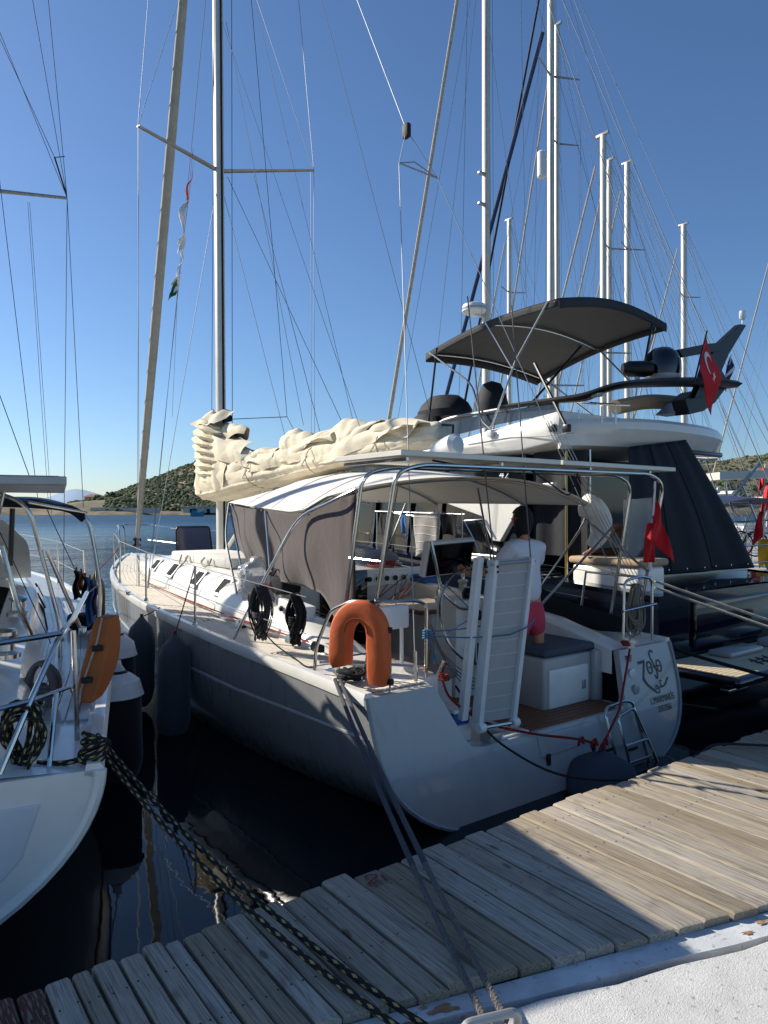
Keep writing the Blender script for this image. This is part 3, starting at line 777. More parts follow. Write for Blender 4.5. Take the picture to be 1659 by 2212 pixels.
for c in (1.392, 1.545): on_transom(circ(c, 0.735, 0.006, 0.006, 8), 0.005, 'letter_dot')
for txt, z, size in (('L.MARMAR\u0130S', 0.425, 0.086), ('2357556', 0.345, 0.078)):
    sl = math.atan2(0.27, 0.93)
    M = Matrix.Translation((1.475, ty(z)-0.007-3.0, z)) @ Matrix.Rotation(math.radians(90)-sl, 4, 'X')
    text_mesh(txt, size, INK, 'registration_text', tr, M, 0.0008, 0, 0.78).location = (0, 0, 0)
# caps and vent on the inner stbd transom edge
for z, m in ((0.72, WHITEP), (0.58, GELG)):
    MB().lathe([(0.045, 0), (0.045, 0.012), (0.03, 0.016), (0.0, 0.017)], (1.11, ty(z)-0.002, z), (0, -1, 0), 22).build('shower_cap', m, tr)
for k in range(4): MB().box(1.07, 1.15, ty(.84)-0.008, ty(.84)+.005, 0.82+k*0.016, 0.828+k*0.016).build('vent_slot', RUB, tr, smooth=False)

# deck
CWI = 1.0                                        # cockpit half width
mb = MB()
def dz(x, y): return zs(y) - 0.01 + 0.05*(1-(x/max(hb(y), 0.05))**2)*(1 if y > 3.3 else 0.0)
g = []
for side in (-1, 1):
    g = []
    for i in range(28):
        y = 0.0 + 3.4*i/27
        inn = 1.0 if side > 0 else itp([(0, 1.2), (0.3, 1.12), (0.6, 1.0)], y)
        g.append([(side*lerp(inn, hb(y)-0.03, k/4), y, zs(y)-0.01) for k in range(5)] )
    mb.loft(g, closed=False)
g = []
for i in range(50):
    y = 3.4 + 7.68*i/49
    g.append([(x*(hb(y)-0.03), y, dz(x*hb(y), y)) for x in [-1, -.8, -.6, -.4, -.2, 0, .2, .4, .6, .8, 1]])
mb.loft(g, closed=False)
deck = mb.build('deck', GEL, Y)
# pale teak planking laid along the side decks
for side in (-1, 1):
    for k in range(8):
        g = []
        for i in range(46):
            y = 1.0 + 9.6*i/45
            o0 = 0.075 + k*0.062; o1 = o0 + 0.056
            x0 = hb(y)-o0; x1 = hb(y)-o1
            if x1 < 0.05: break
            z = dz(x0, y)
            g.append([(side*x0, y, z+0.002), (side*x0, y, z+0.008), (side*x1, y, z+0.008), (side*x1, y, z+0.002)])
        if len(g) > 2: MB().loft(g, cap=True).build('deck_plank', TEAK, deck, angle=30)
for side in (-1,):
    g = []
    for i in range(46):
        y = 1.0 + 9.6*i/45; g.append([(side*(hb(y)-0.07), y, dz(hb(y)-.07, y)+0.003), (side*max(.02, hb(y)-0.575), y, dz(hb(y)-.57, y)+0.003)])
    MB().loft(g, closed=False).build('deck_seam', CAULK, deck)
# aft deck planks (port quarter)
for k in range(9):
    x0 = -1.74 + k*0.062
    MB().bbox(x0, x0+0.056, 0.12, 0.98, zs(0.4)-0.012, zs(0.4)+0.0, 0.002, 1).build('deck_plank', TEAK, deck)

# cockpit well
def cock(x0, x1, y0, y1, z0, z1, name, m, r=0.03): return MB().bbox(x0, x1, y0, y1, z0, z1, r, 3).build(name, m, Y)
MB().box(-1.02, 1.02, -0.12, 3.4, 0.38, 0.445).build('cockpit_floor', GEL, Y, smooth=False)
fl = [o for o in Y.children if o.name.startswith('cockpit_floor')][0]
for k in range(14):
    y0 = -0.1 + k*0.062
    MB().bbox(-0.30, 0.92, y0, y0+0.052, 0.445, 0.462, 0.003, 1).build('slat', TEAKD, fl)
for k in range(20):
    y0 = 0.80 + k*0.062
    MB().bbox(-0.52, 0.52, y0, y0+0.054, 0.445, 0.458, 0.003, 1).build('slat', TEAKD, fl)
# port side: helm seat and coaming
cock(-1.02, -0.52, 0.55, 3.35, 0.40, 0.80, 'bench', GEL); cock(0.55, 1.02, 0.95, 3.35, 0.40, 0.80, 'bench', GEL)
cock(-1.35, -0.98, 0.20, 1.5, 0.40, 0.945, 'coaming_base', GEL, 0.02)
lk = cock(0.24, 1.0, 0.22, 0.9, 0.42, 0.90, 'stern_locker', GELG, 0.03)
MB().bbox(0.30, 0.84, 0.205, 0.23, 0.46, 0.80, 0.04, 3).build('locker_door', GEL, lk)
MB().bbox(0.74, 0.79, 0.195, 0.21, 0.58, 0.66, 0.01).build('latch', ALUD, lk)
MB().bbox(0.88, 1.0, 0.16, 0.24, 0.44, 0.92, 0.03).build('corner_moulding', GELG, lk)
# stbd coaming with speaker
def coaming(side, yr, top):
    g = []
    for i in range(30):
        y = lerp(yr[0], yr[1], i/29)
        h = itp(top, y); b0 = zs(y)-0.02
        xi = 0.97; xo = 1.36
        g.append([(side*xi, y, b0-0.2), (side*xi, y, b0+h*0.8), (side*(xi+.03), y, b0+h*0.95), (side*(xi+0.09), y, b0+h), (side*(xo-0.16), y, b0+h*0.96), (side*(xo-0.07), y, b0+h*0.75), (side*(xo-0.02), y, b0+h*0.4), (side*xo, y, b0)])
    return MB().loft(g, closed=False, cap=False).build('coaming', GEL, Y)
coaming(1, (0.05, 3.6), [(0.05, 0.02), (0.35, 0.10), (0.8, 0.20), (1.6, 0.27), (3.6, 0.36)])
coaming(-1, (1.15, 3.6), [(1.15, 0.02), (1.4, 0.12), (1.8, 0.22), (3.6, 0.36)])
sp = MB().bbox(0.945, 0.972, 0.95, 1.22, 0.86, 1.05, 0.01).build('loudspeaker', BLACK, Y)
MB().lathe([(0.07, 0), (0.075, 0.008), (0.06, 0.01), (0.05, 0.004), (0, 0.008)], (0.944, 1.08, 0.955), (-1, 0, 0), 22).build('speaker_ring', ALUD, sp)
# coachroof
CT = [(3.1, 0.44), (4, 0.45), (5.5, 0.44), (7, 0.36), (8, 0.24), (9.0, 0.10), (9.5, 0.01)]
CW = [(3.1, 1.30), (4.5, 1.30), (6, 1.15), (7.5, 0.90), (9, 0.5), (9.5, 0.3)]
g = []
for i in range(44):
    y = 3.05 + 6.45*i/43; h = itp(CT, y); w = smooth_tab(CW, y); b0 = zs(y)-0.01
    prof = [(1.0, 0.0), (0.985, 0.25), (0.95, 0.5), (0.89, 0.72), (0.80, 0.88), (0.66, 0.97), (0.4, 1.04), (0.15, 1.08)]
    g.append([(-a*w, y, b0+h*c) for a, c in prof] + [(a*w, y, b0+h*c) for a, c in reversed(prof)])
coach = MB().loft(g, closed=False).build('coachroof', GEL, Y)
MB().box(-1.28, 1.28, 3.04, 3.07, 0.75, 1.5).build('bulkhead', GEL, coach, smooth=False)
MB().bbox(-0.32, 0.32, 3.0, 3.05, 0.55, 1.5, 0.01).build('companionway', GLASS, coach)
def coach_pt(y, k, side):
    h = itp(CT, y); w = smooth_tab(CW, y); b0 = zs(y)-0.01
    a = itp([(0, 1.0), (0.25, 0.985), (0.5, 0.95), (0.72, 0.89), (0.88, 0.80), (0.97, 0.66)], k)
    return Vector((side*a*w, y, b0+h*k))
for side in (-1, 1):
    for y0, y1 in ((3.62, 3.84), (4.42, 4.66), (5.5, 5.78), (6.6, 6.9)):
        mb = MB()
        P = [coach_pt(y0, .42, side), coach_pt(y1, .42, side), coach_pt(y1, .80, side), coach_pt(y0, .80, side)]
        c = sum(P, Vector())/4; nrm = Vector((side*0.8, 0, 0.6)).normalized()
        fr = MB().prism([c+(p-c)*1.18+nrm*0.008 for p in P], nrm*0.022).build('portlight', ALUD, coach, smooth=False, bevel=0.006)
        MB().prism([c+(p-c)*.86+nrm*0.031 for p in P], nrm*0.006).build('pane', mat('hatch_dark', '#040405', .6, ior=1.12), fr, smooth=False, bevel=0.004)
# genoa track and lead on the side deck
MB().box(-1.44, -1.40, 2.2, 5.0, 1.05, 1.068).build('genoa_track', ALUD, Y, smooth=False)
# deck locker pads on the coachroof
pad = MB().bbox(-0.95, -0.15, 4.1, 6.1, 1.50, 1.63, 0.03).build('dinghy_chock', CANV, Y)
tag_rope = MB()
tag_rope.tube(crv([(-0.97, 4.6, 1.60), (-1.0, 4.62, 1.52), (-1.02, 4.75, 1.5), (-1.0, 4.85, 1.55), (-0.98, 4.8, 1.6)], 5), 0.012, 6)
tag_rope.tube(crv([(-0.97, 5.4, 1.60), (-1.02, 5.42, 1.50), (-1.03, 5.55, 1.49), (-0.98, 5.6, 1.6)], 5), 0.012, 6)
tag_rope.build('lashing', ROPEW, pad)
# open fore hatch
H0, H1, H2 = wy(386, 1196, 7.3), wy(462, 1192, 7.3), wy(390, 1143, 7.3)
mb = MB(); c0 = Vector((-0.42, 7.3, 1.5)); c1 = Vector((0.18, 7.3, 1.5))
fr = rnd([c0, c0+Vector((0.02, .08, 0.44)), c1+Vector((-0.02, .08, 0.44)), c1, c0], 0.06)
hf = mb.tube(fr, 0.018, 8).build('fore_hatch', BLACK, Y)
MB().prism([c0+Vector((.02,0,.01)), c1+Vector((-.02,0,.01)), c1+Vector((-.04,.075,.43)), c0+Vector((.04,.075,.43))], (0, 0.012, 0)).build('hatch_pane', mat('smoked_acrylic', '#6a6578', 0.08, trans=0.75, ior=1.3), hf, smooth=False)

# mast, spreaders, boom
MASTB = Vector((0, 6.5, 1.5)); MASTT = Vector((-0.06, 6.62, 16.2))
def mast_at(z): return MASTB.lerp(MASTT, (z-1.5)/14.7)
def oval(c, a, b_, n=16): return [c+Vector((a*math.cos(2*math.pi*k/n), b_*math.sin(2*math.pi*k/n), 0)) for k in range(n)]
mast = MB().loft([oval(mast_at(z), 0.075, 0.105) for z in (1.45, 4, 8, 12, 16.2)], cap=True).build('mast', ALU, Y)
MB().loft([[mast_at(z)+Vector((x, -0.105+y_, 0)) for x, y_ in ((-.014, .01), (-.014, -.012), (.014, -.012), (.014, .01))] for z in (1.6, 16.0)], cap=True).build('sail_track', RUB, mast, smooth=False)
SPT = {}
for zz, tips in ((7.54, {-1: wz(298, 272, 7.62), 1: wz(678, 368, 7.60)}), (12.2, {-1: Vector((-1.05, 6.1, 12.3)), 1: Vector((0.95, 6.1, 12.3))})):
    for side in (-1, 1):
        a = mast_at(zz)+Vector((side*0.07, 0, 0)); b_ = tips[side]; SPT[(zz, side)] = b_
        d = (b_-a).normalized(); u = Vector((0, 0, 1)); w = d.cross(u).normalized()
        rings = []
        for tt, s_ in ((0, 1), (1, 0.62)):
            p = a.lerp(b_, tt); rings.append([p+w*0.055*s_*math.cos(k*math.pi/5)+u*0.022*s_*math.sin(k*math.pi/5) for k in range(10)])
        MB().loft(rings, cap=True).build('spreader', ALUD, mast)
BA = Vector((0, 6.36, 2.62)); BBm = Vector((0, 1.38, 2.92))
mb = MB(); rings = []
for tt in (0, 1):
    p = BA.lerp(BBm, tt); rings.append([p+Vector((0.065*math.cos(k*math.pi/7), 0, 0.10*math.sin(k*math.pi/7))) for k in range(14)])
boom = mb.loft(rings, cap=True).build('boom', ALU, Y)
MB().bbox(-0.07, 0.07, 1.28, 1.40, 2.80, 3.02, 0.02).build('boom_end', WHITEP, boom)
MB().tube([(0, 6.3, 1.62), (0, 4.9, 2.62)], 0.03, 10).build('kicker', ALU, boom)
MB().tube([(0.0, 1.9, 2.78), (0.02, 2.3, 1.5)], 0.008, 6).build('mainsheet', ROPEW, boom)
# flaked mainsail lying along the boom: a wrapped body, pleated luff stack and loose curled folds
rs = random.Random(5)
TOPZ = [(1.2, 0.13), (1.5, 0.17), (1.9, 0.22), (2.6, 0.27), (3.5, 0.25), (4.5, 0.22), (5.2, 0.32), (5.8, 0.5), (6.2, 0.62), (6.6, 0.66), (6.98, 0.55)]
WID = [(1.2, 0.10), (2, 0.19), (3, 0.23), (4.5, 0.25), (5.5, 0.29), (6.3, 0.33), (6.7, 0.31), (6.98, 0.22)]
DRP = [(1.2, .03), (2.5, .10), (4.5, .15), (6, .24), (6.7, .24), (7, 0.1)]
def tri(t): t = t % 1.0; return 4*abs(t-.5)-1
g = []
NS = 190; NK = 64
for i in range(NS):
    y = lerp(1.22, 6.98, i/(NS-1)); bz = lerp(2.92, 2.62, (min(y, 6.36)-1.38)/4.98)
    top = itp(TOPZ, y); w = itp(WID, y); drop = itp(DRP, y)
    ring = []
    for k in range(NK):
        a = 2*math.pi*k/NK; cx = math.cos(a); cz = math.sin(a)
        long_ = .045*tri(a*1.9+.16*math.sin(y*1.3)+.10*math.sin(y*3.1+a)) + .03*tri(a*3.7-y*.21)      # long folds along the boom
        cross = .018*tri(y*2.3+.5*math.sin(a*2)+.3*math.sin(y*.9)) * max(0, -cz+.6)                      # sag creases between the ties
        fold = 1 + long_ + cross
        x = w*math.copysign(abs(cx)**0.75, cx)*fold
        z = bz - 0.02 + ((top+0.02)*abs(cz)**0.8*fold if cz >= 0 else -drop*abs(cz)**0.7*fold)
        ring.append(Vector((x-0.03, y+0.015*math.sin(a*5+y*4), z)))
    g.append(ring)
sail = MB().loft(g, cap=True).build('furled_mainsail', SAIL, boom, angle=180)
tx = bpy.data.textures.new('sail_creases', 'CLOUDS'); tx.noise_scale = 0.11; tx.noise_depth = 4
dm = sail.modifiers.new('creases', 'DISPLACE'); dm.texture = tx; dm.strength = 0.018; dm.texture_coords = 'LOCAL'
# pleated luff stack beside the mast
g = []
NZ = 110
for i in range(NZ):
    v = i/(NZ-1); z = lerp(2.55, 3.66, v); ring = []
    for k in range(40):
        a = 2*math.pi*k/40
        pl = .055*tri(v*9.5+.22*math.sin(a*2+1)+.12*math.sin(a*5)) + .02*tri(v*21+a)
        rx = (.25+.05*math.sin(math.pi*v)+pl)*itp([(0, .55), (.12, 1), (.8, .95), (.93, .7), (1, .1)], v); ry = (.46+.08*math.sin(v*4)+pl)*itp([(0, .5), (.12, 1), (.75, 1), (.93, .75), (1, .2)], v)
        ring.append(Vector((-.10+rx*math.cos(a), 6.50-.22*(1-v)+ry*math.sin(a)+.03*math.sin(v*13), z+.10*math.cos(a*1.0+math.pi/2)*0+.10*math.sin(a)*(.4+v))))
    g.append(ring)
MB().loft(g, cap=True).build('luff_pleats', SAIL, sail, angle=50)
def curl(y0, y1, xc, zc, r0, a0, a1, open_, name='sail_curl', squash=1.0, seed=0):
    """loose fold: part of a cone lying along the bundle"""
    def fn(u, v):
        y = lerp(y0, y1, u); r = r0*(math.sin(math.pi*(.08+.84*u))**.8)*(1+.10*math.sin(u*7+seed)) + open_*u
        a = math.radians(lerp(a0, a1, v)+14*math.sin(u*3+seed))
        rr = r*(1+.05*tri(v*3.1+u*1.3+seed)+.04*tri(u*4.7-v*1.1+seed))*.86
        return Vector((xc+rr*.8*math.cos(a), y+.05*math.sin(v*4+seed), zc+rr*squash*math.sin(a)-.06*u+.02*math.sin(u*13+v*3)))
    MB().sheet(fn, 22, 18, .005).build(name, SAIL, sail, angle=60)
curl(4.45, 3.6, -.06, 3.04, .22, -15, 195, .05, squash=1.15, seed=1)
curl(3.35, 2.45, -.05, 3.02, .25, -10, 200, .05, squash=1.15, seed=2.2)
curl(2.75, 1.95, -.08, 3.00, .17, -30, 190, .08, squash=1.0, seed=3.1)
curl(6.6, 5.5, -.05, 3.38, .20, -20, 200, .02, squash=.9, seed=7.7)
def drape(y0, y1, top, low, w, xo, nf, seed, side=-1):
    """one cloth layer thrown over the bundle, hanging down one side with a free lower edge"""
    def fn(u, v):
        y = lerp(y0, y1, u); bz = lerp(2.92, 2.62, (min(y, 6.36)-1.38)/4.98)
        zt = bz+itp(TOPZ, y)+top*.6+.04*math.sin(u*4+seed); zl = bz+low+.05+.06*math.sin(u*math.pi*2.2+seed)+.05*tri(u*1.7+seed)
        cr = .024*tri(u*nf*.62+v*.55+seed*.3)+.010*tri(u*nf*1.3-v*.8+seed)
        ww = w*(math.sin(min(1, v*1.15+.05)*math.pi/2)**.7)+xo
        return Vector((side*ww+side*cr*(.3+v), y+.04*math.sin(v*3+seed), lerp(zt, zl, v**1.25)+.02*cr/.03*.5))
    MB().sheet(fn, 46, 16, .004).build('sail_layer', SAIL, sail, angle=28)
drape(5.6, 1.5, .03, -.02, .24, .02, 5.5, .4)
drape(4.9, 2.9, .10, .10, .24, .03, 3.5, 1.7)
drape(6.2, 4.3, .08, .02, .27, .04, 3.2, 2.9)
drape(6.7, 5.2, .18, .22, .28, .05, 3.0, 4.1)
drape(6.6, 5.6, .05, -.12, .31, .04, 2.6, 5.3)
drape(2.6, 1.35, .04, .06, .18, .03, 2.6, 6.1)
drape(3.7, 2.0, .12, .14, .20, .02, 3.1, 7.3)
drape(5.0, 1.8, .05, .03, .22, .02, 4.5, 8.8, 1)
def flap(pts4, bulge, name='sail_flap'):
    a, b_, c, d = [Vector(p) for p in pts4]
    nn = (b_-a).cross(d-a).normalized()
    def fn(u, v):
        p = a.lerp(b_, u).lerp(d.lerp(c, u), v)
        return p + nn*(bulge*math.sin(math.pi*u)*math.sin(math.pi*v*0.9) + 0.025*tri(u*2.2+v*.6))
    MB().sheet(fn, 20, 12, 0.005).build(name, SAIL, sail, angle=60)
flap([(-.34, 6.95, 3.55), (-.3, 6.1, 3.50), (0.08, 6.15, 3.74), (-.05, 6.85, 3.78)], 0.05)
flap([(-.36, 6.3, 3.02), (-.28, 4.9, 2.78), (-.20, 5.0, 3.02), (-.30, 6.2, 3.35)], 0.06)
flap([(-.30, 4.9, 2.72), (-.26, 3.6, 2.80), (-.22, 3.65, 2.98), (-.26, 4.85, 2.95)], 0.05)
for y in (2.0, 3.35, 4.9):
    w = itp(WID, y)+0.05; bz = lerp(2.92, 2.62, (y-1.38)/4.98)
    MB().tube([(-0.03+w*math.cos(a)*1.05, y+0.03*math.sin(a), bz+(itp(TOPZ, y)*0.85 if math.sin(a) > 0 else 0.2)*math.sin(a)) for a in [2*math.pi*k/20 for k in range(21)]], 0.006, 5, cap=False).build('sail_tie', ROPEW, sail)
    MB().tube(crv([(-w-.02, y, bz+.05), (-w-.06, y+.03, bz-.03), (-w-.03, y+.1, bz-.06), (-w-.04, y-.06, bz-.1)], 5), 0.007, 5).build('tie_knot', ROPEW, sail)

cp0 = wx(965, 967, -.12)
cs = MB().tube([cp0+Vector((0, .20, -.05)), cp0+Vector((0, .17, -.045)), cp0+Vector((0, .05, -.01)), cp0+Vector((0, -.12, .02)), cp0+Vector((0, -.16, .02))], [.03, .07, .10, .105, .07], 18).build('sheet_drum', WHITEP, boom)
MB().tube([cp0+Vector((0, -.08, .10)), cp0+Vector((0, -.09, .2)), Vector((0, 1.36, 3.05))], .012, 6).build('drum_strap', RUB, boom)
# standing and running rigging
def wire(a, b_, r=0.0045, m=WIRE, name='shroud', s=0.0):
    pts = [a, b_] if not s else sag(a, b_, s, 10)
    return MB().tube(pts, r, 6).build(name, m, Y)
HEAD = mast_at(16.1)
for side in (-1, 1):
    cp = Vector((side*1.42, 6.05, 1.14)); t1 = SPT[(7.54, side)]; t2 = SPT[(12.2, side)]
    wire(cp, t1); wire(t1, t2); wire(t2, HEAD); wire(Vector((side*1.38, 5.8, 1.14)), mast_at(7.45)); wire(t1, mast_at(12.1)); wire(cp+Vector((0, .1, 0)), t1+Vector((side*-.03, .05, 0)), 0.0035)
    mb = MB(); mb.tube([cp, cp+(t1-cp).normalized()*0.28], 0.011, 8); mb.tube([cp+Vector((side*-.04,-.25,0)), cp+Vector((side*-.04,-.25,0))+Vector((side*-.03,.02,.28))], 0.011, 8); mb.build('turnbuckle', STEEL, Y)
FS0 = Vector((0, 10.75, 1.36)); 
fs_top = MASTT + Vector((0, 0.05, -0.3))
pts = [FS0.lerp(fs_top, t) for t in (0.015, 0.03, 0.06, 0.12, 0.3, 0.5, 0.7, 0.9, 0.97)]
gen = MB().tube(pts, [0.02, 0.045, 0.055, 0.07, 0.088, 0.085, 0.075, 0.05, 0.03], 12).build('furled_genoa', SAILW, Y)
sp_ = []
for i in range(420):
    t = 0.03+0.93*i/419; p = FS0.lerp(fs_top, t); a = i*0.36; r = itp([(0.03, .045), (0.12, .07), (0.3, .088), (0.5, .085), (0.7, .075), (0.9, .05), (0.97, .03)], t)
    sp_.append(p+Vector((math.cos(a), math.sin(a), 0))*r*0.98)
MB().tube(sp_, 0.007, 4).build('leech_spiral', SAILW, gen)
MB().lathe([(0.02, 0), (0.085, 0.02), (0.085, 0.05), (0.05, 0.07), (0.05, 0.12), (0.085, 0.14), (0.085, 0.17), (0.02, 0.2)], FS0+Vector((0, -.02, 0.12)), (FS0-fs_top)*-1, 18).build('furling_drum', BLACK, gen)
# backstay: single wire to a block, then two legs to the quarters
BJ = wx(878, 280, 0.0)
wire(HEAD, BJ, 0.005, WIRE, 'backstay')
MB().bbox(BJ.x-.03, BJ.x+.03, BJ.y-.05, BJ.y+.05, BJ.z-.09, BJ.z+.06, 0.02).build('backstay_block', RUB, Y)
BJ2 = wx(862, 352, -0.15); BJ3 = wx(945, 385, 0.3)
PQ = Vector((-1.27, 0.13, 0.95)); SQ = wx(1385, 1375, 1.62)
wire(BJ, BJ2, 0.004, WIRE, 'backstay_leg'); wire(BJ2, PQ, 0.0042, WIRE, 'backstay_leg')
wire(BJ, BJ3, 0.004, WIRE, 'backstay_leg'); wire(BJ3, SQ, 0.0045, WIRE, 'backstay_leg')
wire(BJ2, BJ3, 0.008, WIRE, 'bridle_bar'); wire(wx(895, 350, .1), BJ3, 0.007, WIRE, 'bridle_bar'); wire(wx(895, 350, .1), BJ2, 0.007, WIRE, 'bridle_bar')
MB().tube([PQ, PQ+Vector((0, 0, .22))], 0.014, 8).build('turnbuckle', STEEL, Y)
for k in range(4):
    a = wx(1180+k*9, 905+k*4, 1.0+.02*k); b_ = wx(1368+k*9, 1270+k*3, 1.55)
    wire(a, b_, 0.004, WIRE if k % 2 else ROPEW, 'backstay_tackle')
# topping lift, lazy jacks and halyards
for a, b_, m, r in [((0, 6.45, 16), (0, 1.4, 3.0), WIRED, 0.003), ((0.03, 6.4, 9.8), (0.02, 4.0, 3.3), WIRED, .003), ((-0.05, 6.4, 9.8), (-.2, 2.4, 3.1), WIRED, .003), ((0.05, 6.42, 12), (0.2, 3.1, 3.2), WIRED, .003),
                    ((0.09, 6.35, 16), (0.09, 6.3, 2.2), WIRED, 0.005), ((-0.1, 6.5, 15.8), (-0.12, 6.62, 2.4), WIRED, 0.005), ((0, 6.72, 12), (-0.05, 9.6, 1.45), WIRED, 0.004), ((-0.6, 6.15, 7.55), (-1.35, 5.9, 1.2), WIRED, 0.003),
                    ((0.03, 6.45, 15), (0.55, 5.4, 3.6), WIRED, 0.004), ((0.55, 5.4, 3.6), (0.0, 6.38, 3.62), WIRED, 0.006), ((0.55, 5.4, 3.6), (0.6, 4.9, 3.0), WIRED, .004), ((0.5, 6.4, 7.55), (0.85, 4.6, 2.6), WIRED, .004), ((0.05, 6.4, 7.4), (1.0, 3.6, 2.2), WIRED, .004)]:
    wire(Vector(a), Vector(b_), r, m, 'halyard')
MB().bbox(-.05, .07, 6.25, 6.4, 3.58, 3.68, .02).build('sail_headboard_shackle', RUB, Y)

# pulpit, stanchions, lifelines
mb = MB()
for side in (-1, 1):
    mb.tube(rnd([(side*0.55, 9.9, 1.28), (side*0.57, 9.95, 1.85), (side*0.32, 10.9, 1.92), (side*.14, 11.1, 1.92), (side*.12, 11.05, 1.3)], 0.12), 0.013, 8)
    mb.tube([(side*.56, 9.93, 1.56), (side*.3, 10.9, 1.6)], 0.011, 6)
mb.tube([(-.14, 11.1, 1.92), (.14, 11.1, 1.92)], 0.013, 8)
mb.build('pulpit', STEEL, Y)
SY = [2.95, 4.6, 6.4, 8.2]
for side in (-1, 1):
    tops = []
    for y in SY:
        p = Vector((side*(hb(y)-0.05), y, zs(y)+0.02)); q = p+Vector((0, 0, 0.60)); tops.append(q)
        st = MB().tube([p, q], 0.0125, 8).build('stanchion', STEEL, Y)
        MB().lathe([(0.03, 0), (0.03, 0.015), (0.018, 0.05)], p, n=12).build('stanchion_base', STEEL, st)
    aft = Vector((side*1.72, 0.95, 1.52)) if side < 0 else Vector((1.72, 0.9, 1.56))
    chain = [aft] + tops + [Vector((side*.57, 9.95, 1.83))]
    for lv in (0.0, 0.29):
        mb = MB()
        for a, b_ in zip(chain, chain[1:]): mb.tube([a-Vector((0,0,lv)), b_-Vector((0,0,lv))], 0.0035, 5)
        mb.build('lifeline', WIRE, Y)
# pushpit rails
F0 = wz(667, 1455, .95)
mb = MB()
mb.tube(rnd([(-1.72, 0.82, .95), (-1.72, 0.80, 1.15), (-1.70, 0.62, 1.45), (-1.68, 0.35, 1.55), (-1.6, 0.16, 1.55), (-1.25, 0.15, 1.54), (-1.14, 0.16, 1.50), (-1.14, 0.17, .95)], 0.08), 0.0135, 8)
mb.tube([(-1.14, 0.165, 1.03), (-1.35, .55, 1.02), (-1.70, .78, 1.03)], 0.012, 8)
mb.build('pushpit', STEEL, Y)
mb = MB()
mb.tube(rnd([(1.62, 0.06, .95), (1.62, .06, 1.55), (1.40, .05, 1.58), (1.16, .05, 1.55), (1.14, .05, .95)], 0.08), 0.0135, 8)
mb.tube([(1.13, .05, 1.27), (1.66, .04, 1.30)], 0.013, 8)
mb.tube([(1.62, .06, 1.55), (1.70, .9, 1.55), (1.72, 1.0, 1.0)], 0.0135, 8)
mb.build('pushpit', STEEL, Y)
# small white helm perch on the pushpit
MB().bbox(-1.32, -0.99, 0.55, 0.62, 1.26, 1.45, 0.02, 3).build('perch_seat', WHITEP, Y)
MB().tube([(-1.05, .58, 1.27), (-1.05, .58, .96)], .016, 8).build('perch_leg', WHITEP, Y)
# solar arch
mb = MB()
for y0, y1, dx in ((0.62, 0.34, 0.0), (0.30, -0.02, 0.03)):
    mb.tube(rnd([(-1.60+dx, y0+.06, .96), (-1.60+dx, y1, 2.47), (-1.35, y1-.02, 2.53), (1.45, y1-.02, 2.55), (1.72, y1+.02, 2.46), (1.72, y0, 1.0)], 0.22, 7), 0.0165, 10)
mb.tube([(-1.60, .51, 1.85), (-1.57, .13, 1.84)], 0.007, 6)
mb.tube([(1.72, .5, 1.45), (1.72, .2, 1.45)], 0.011, 6)
for x in (-1.45, -.5, .6, 1.5): mb.tube([(x, -.0, 2.57), (x, .80, 2.57)], 0.014, 6)
arch = mb.build('solar_arch', STEEL, Y)
for x0, x1 in ((-1.52, 0.18), (0.21, 1.90)):
    p = MB().bbox(x0, x1, -0.02, 0.84, 2.59, 2.63, 0.004, 1).build('solar_panel', ALU, Y)
    MB().box(x0+.03, x1-.03, .01, .81, 2.6305, 2.633).build('cell_sheet', PANEL, p, smooth=False)
mb = MB(); mb.tube(crv([(-.1, .1, 2.56), (.15, .05, 2.42), (.35, .05, 2.34), (.5, .1, 2.42), (.55, .1, 2.55)], 6), 0.007, 6)
mb.tube(crv([(-1.2, .02, 2.57), (-.6, 0, 2.52), (.3, .02, 2.55), (1.2, .0, 2.53)], 6), 0.008, 6); mb.build('panel_cable', RUB, arch)

# bimini / sprayhood canopy
PE = [(0, (-1.0, 4.0, 2.30)), (.25, (-1.12, 3.2, 2.25)), (.6, (-1.28, 2.0, 2.19)), (.72, (-1.33, 1.65, 2.21)), (.85, (-1.38, 1.2, 2.32)), (1, (-1.42, .62, 2.38))]
SE = [(0, (1.0, 4.0, 2.32)), (.3, (1.2, 3.0, 2.30)), (.7, (1.45, 1.6, 2.28)), (1, (1.62, .75, 2.26))]
CE = [(0, (0, 4.12, 2.42)), (.3, (0, 3.2, 2.61)), (.65, (0, 1.9, 2.62)), (1, (0.1, .66, 2.50))]
def vt(tab, t):
    for (a, p), (b_, q) in zip(tab, tab[1:]):
        if t <= b_: return Vector(p).lerp(Vector(q), (t-a)/(b_-a))
    return Vector(tab[-1][1])
def canopy(u, v):
    a = vt(PE, u); c = vt(CE, u); b_ = vt(SE, u)
    k = 2*v-1
    p = c.lerp(a, -k) if k < 0 else c.lerp(b_, k)
    z = c.z + ((a.z if k < 0 else b_.z)-c.z)*abs(k)**2.2
    return Vector((p.x, p.y, z + 0.012*math.sin(u*3*math.pi*2)*(1-abs(k)) ))
can = MB().sheet(canopy, 34, 34, 0.008).build('canopy', CANV, Y, angle=180)
for u in (0.22, 0.45, 0.7):
    MB().tube([canopy(u, k/30)+Vector((0,0,.011)) for k in range(31)], 0.004, 4).build('canopy_seam', CANV, can)
mb = MB()
for u in (0.02, .36, .72, .98):
    mb.tube([canopy(u, k/24)-Vector((0,0,.02)) for k in range(25)], 0.012, 8)
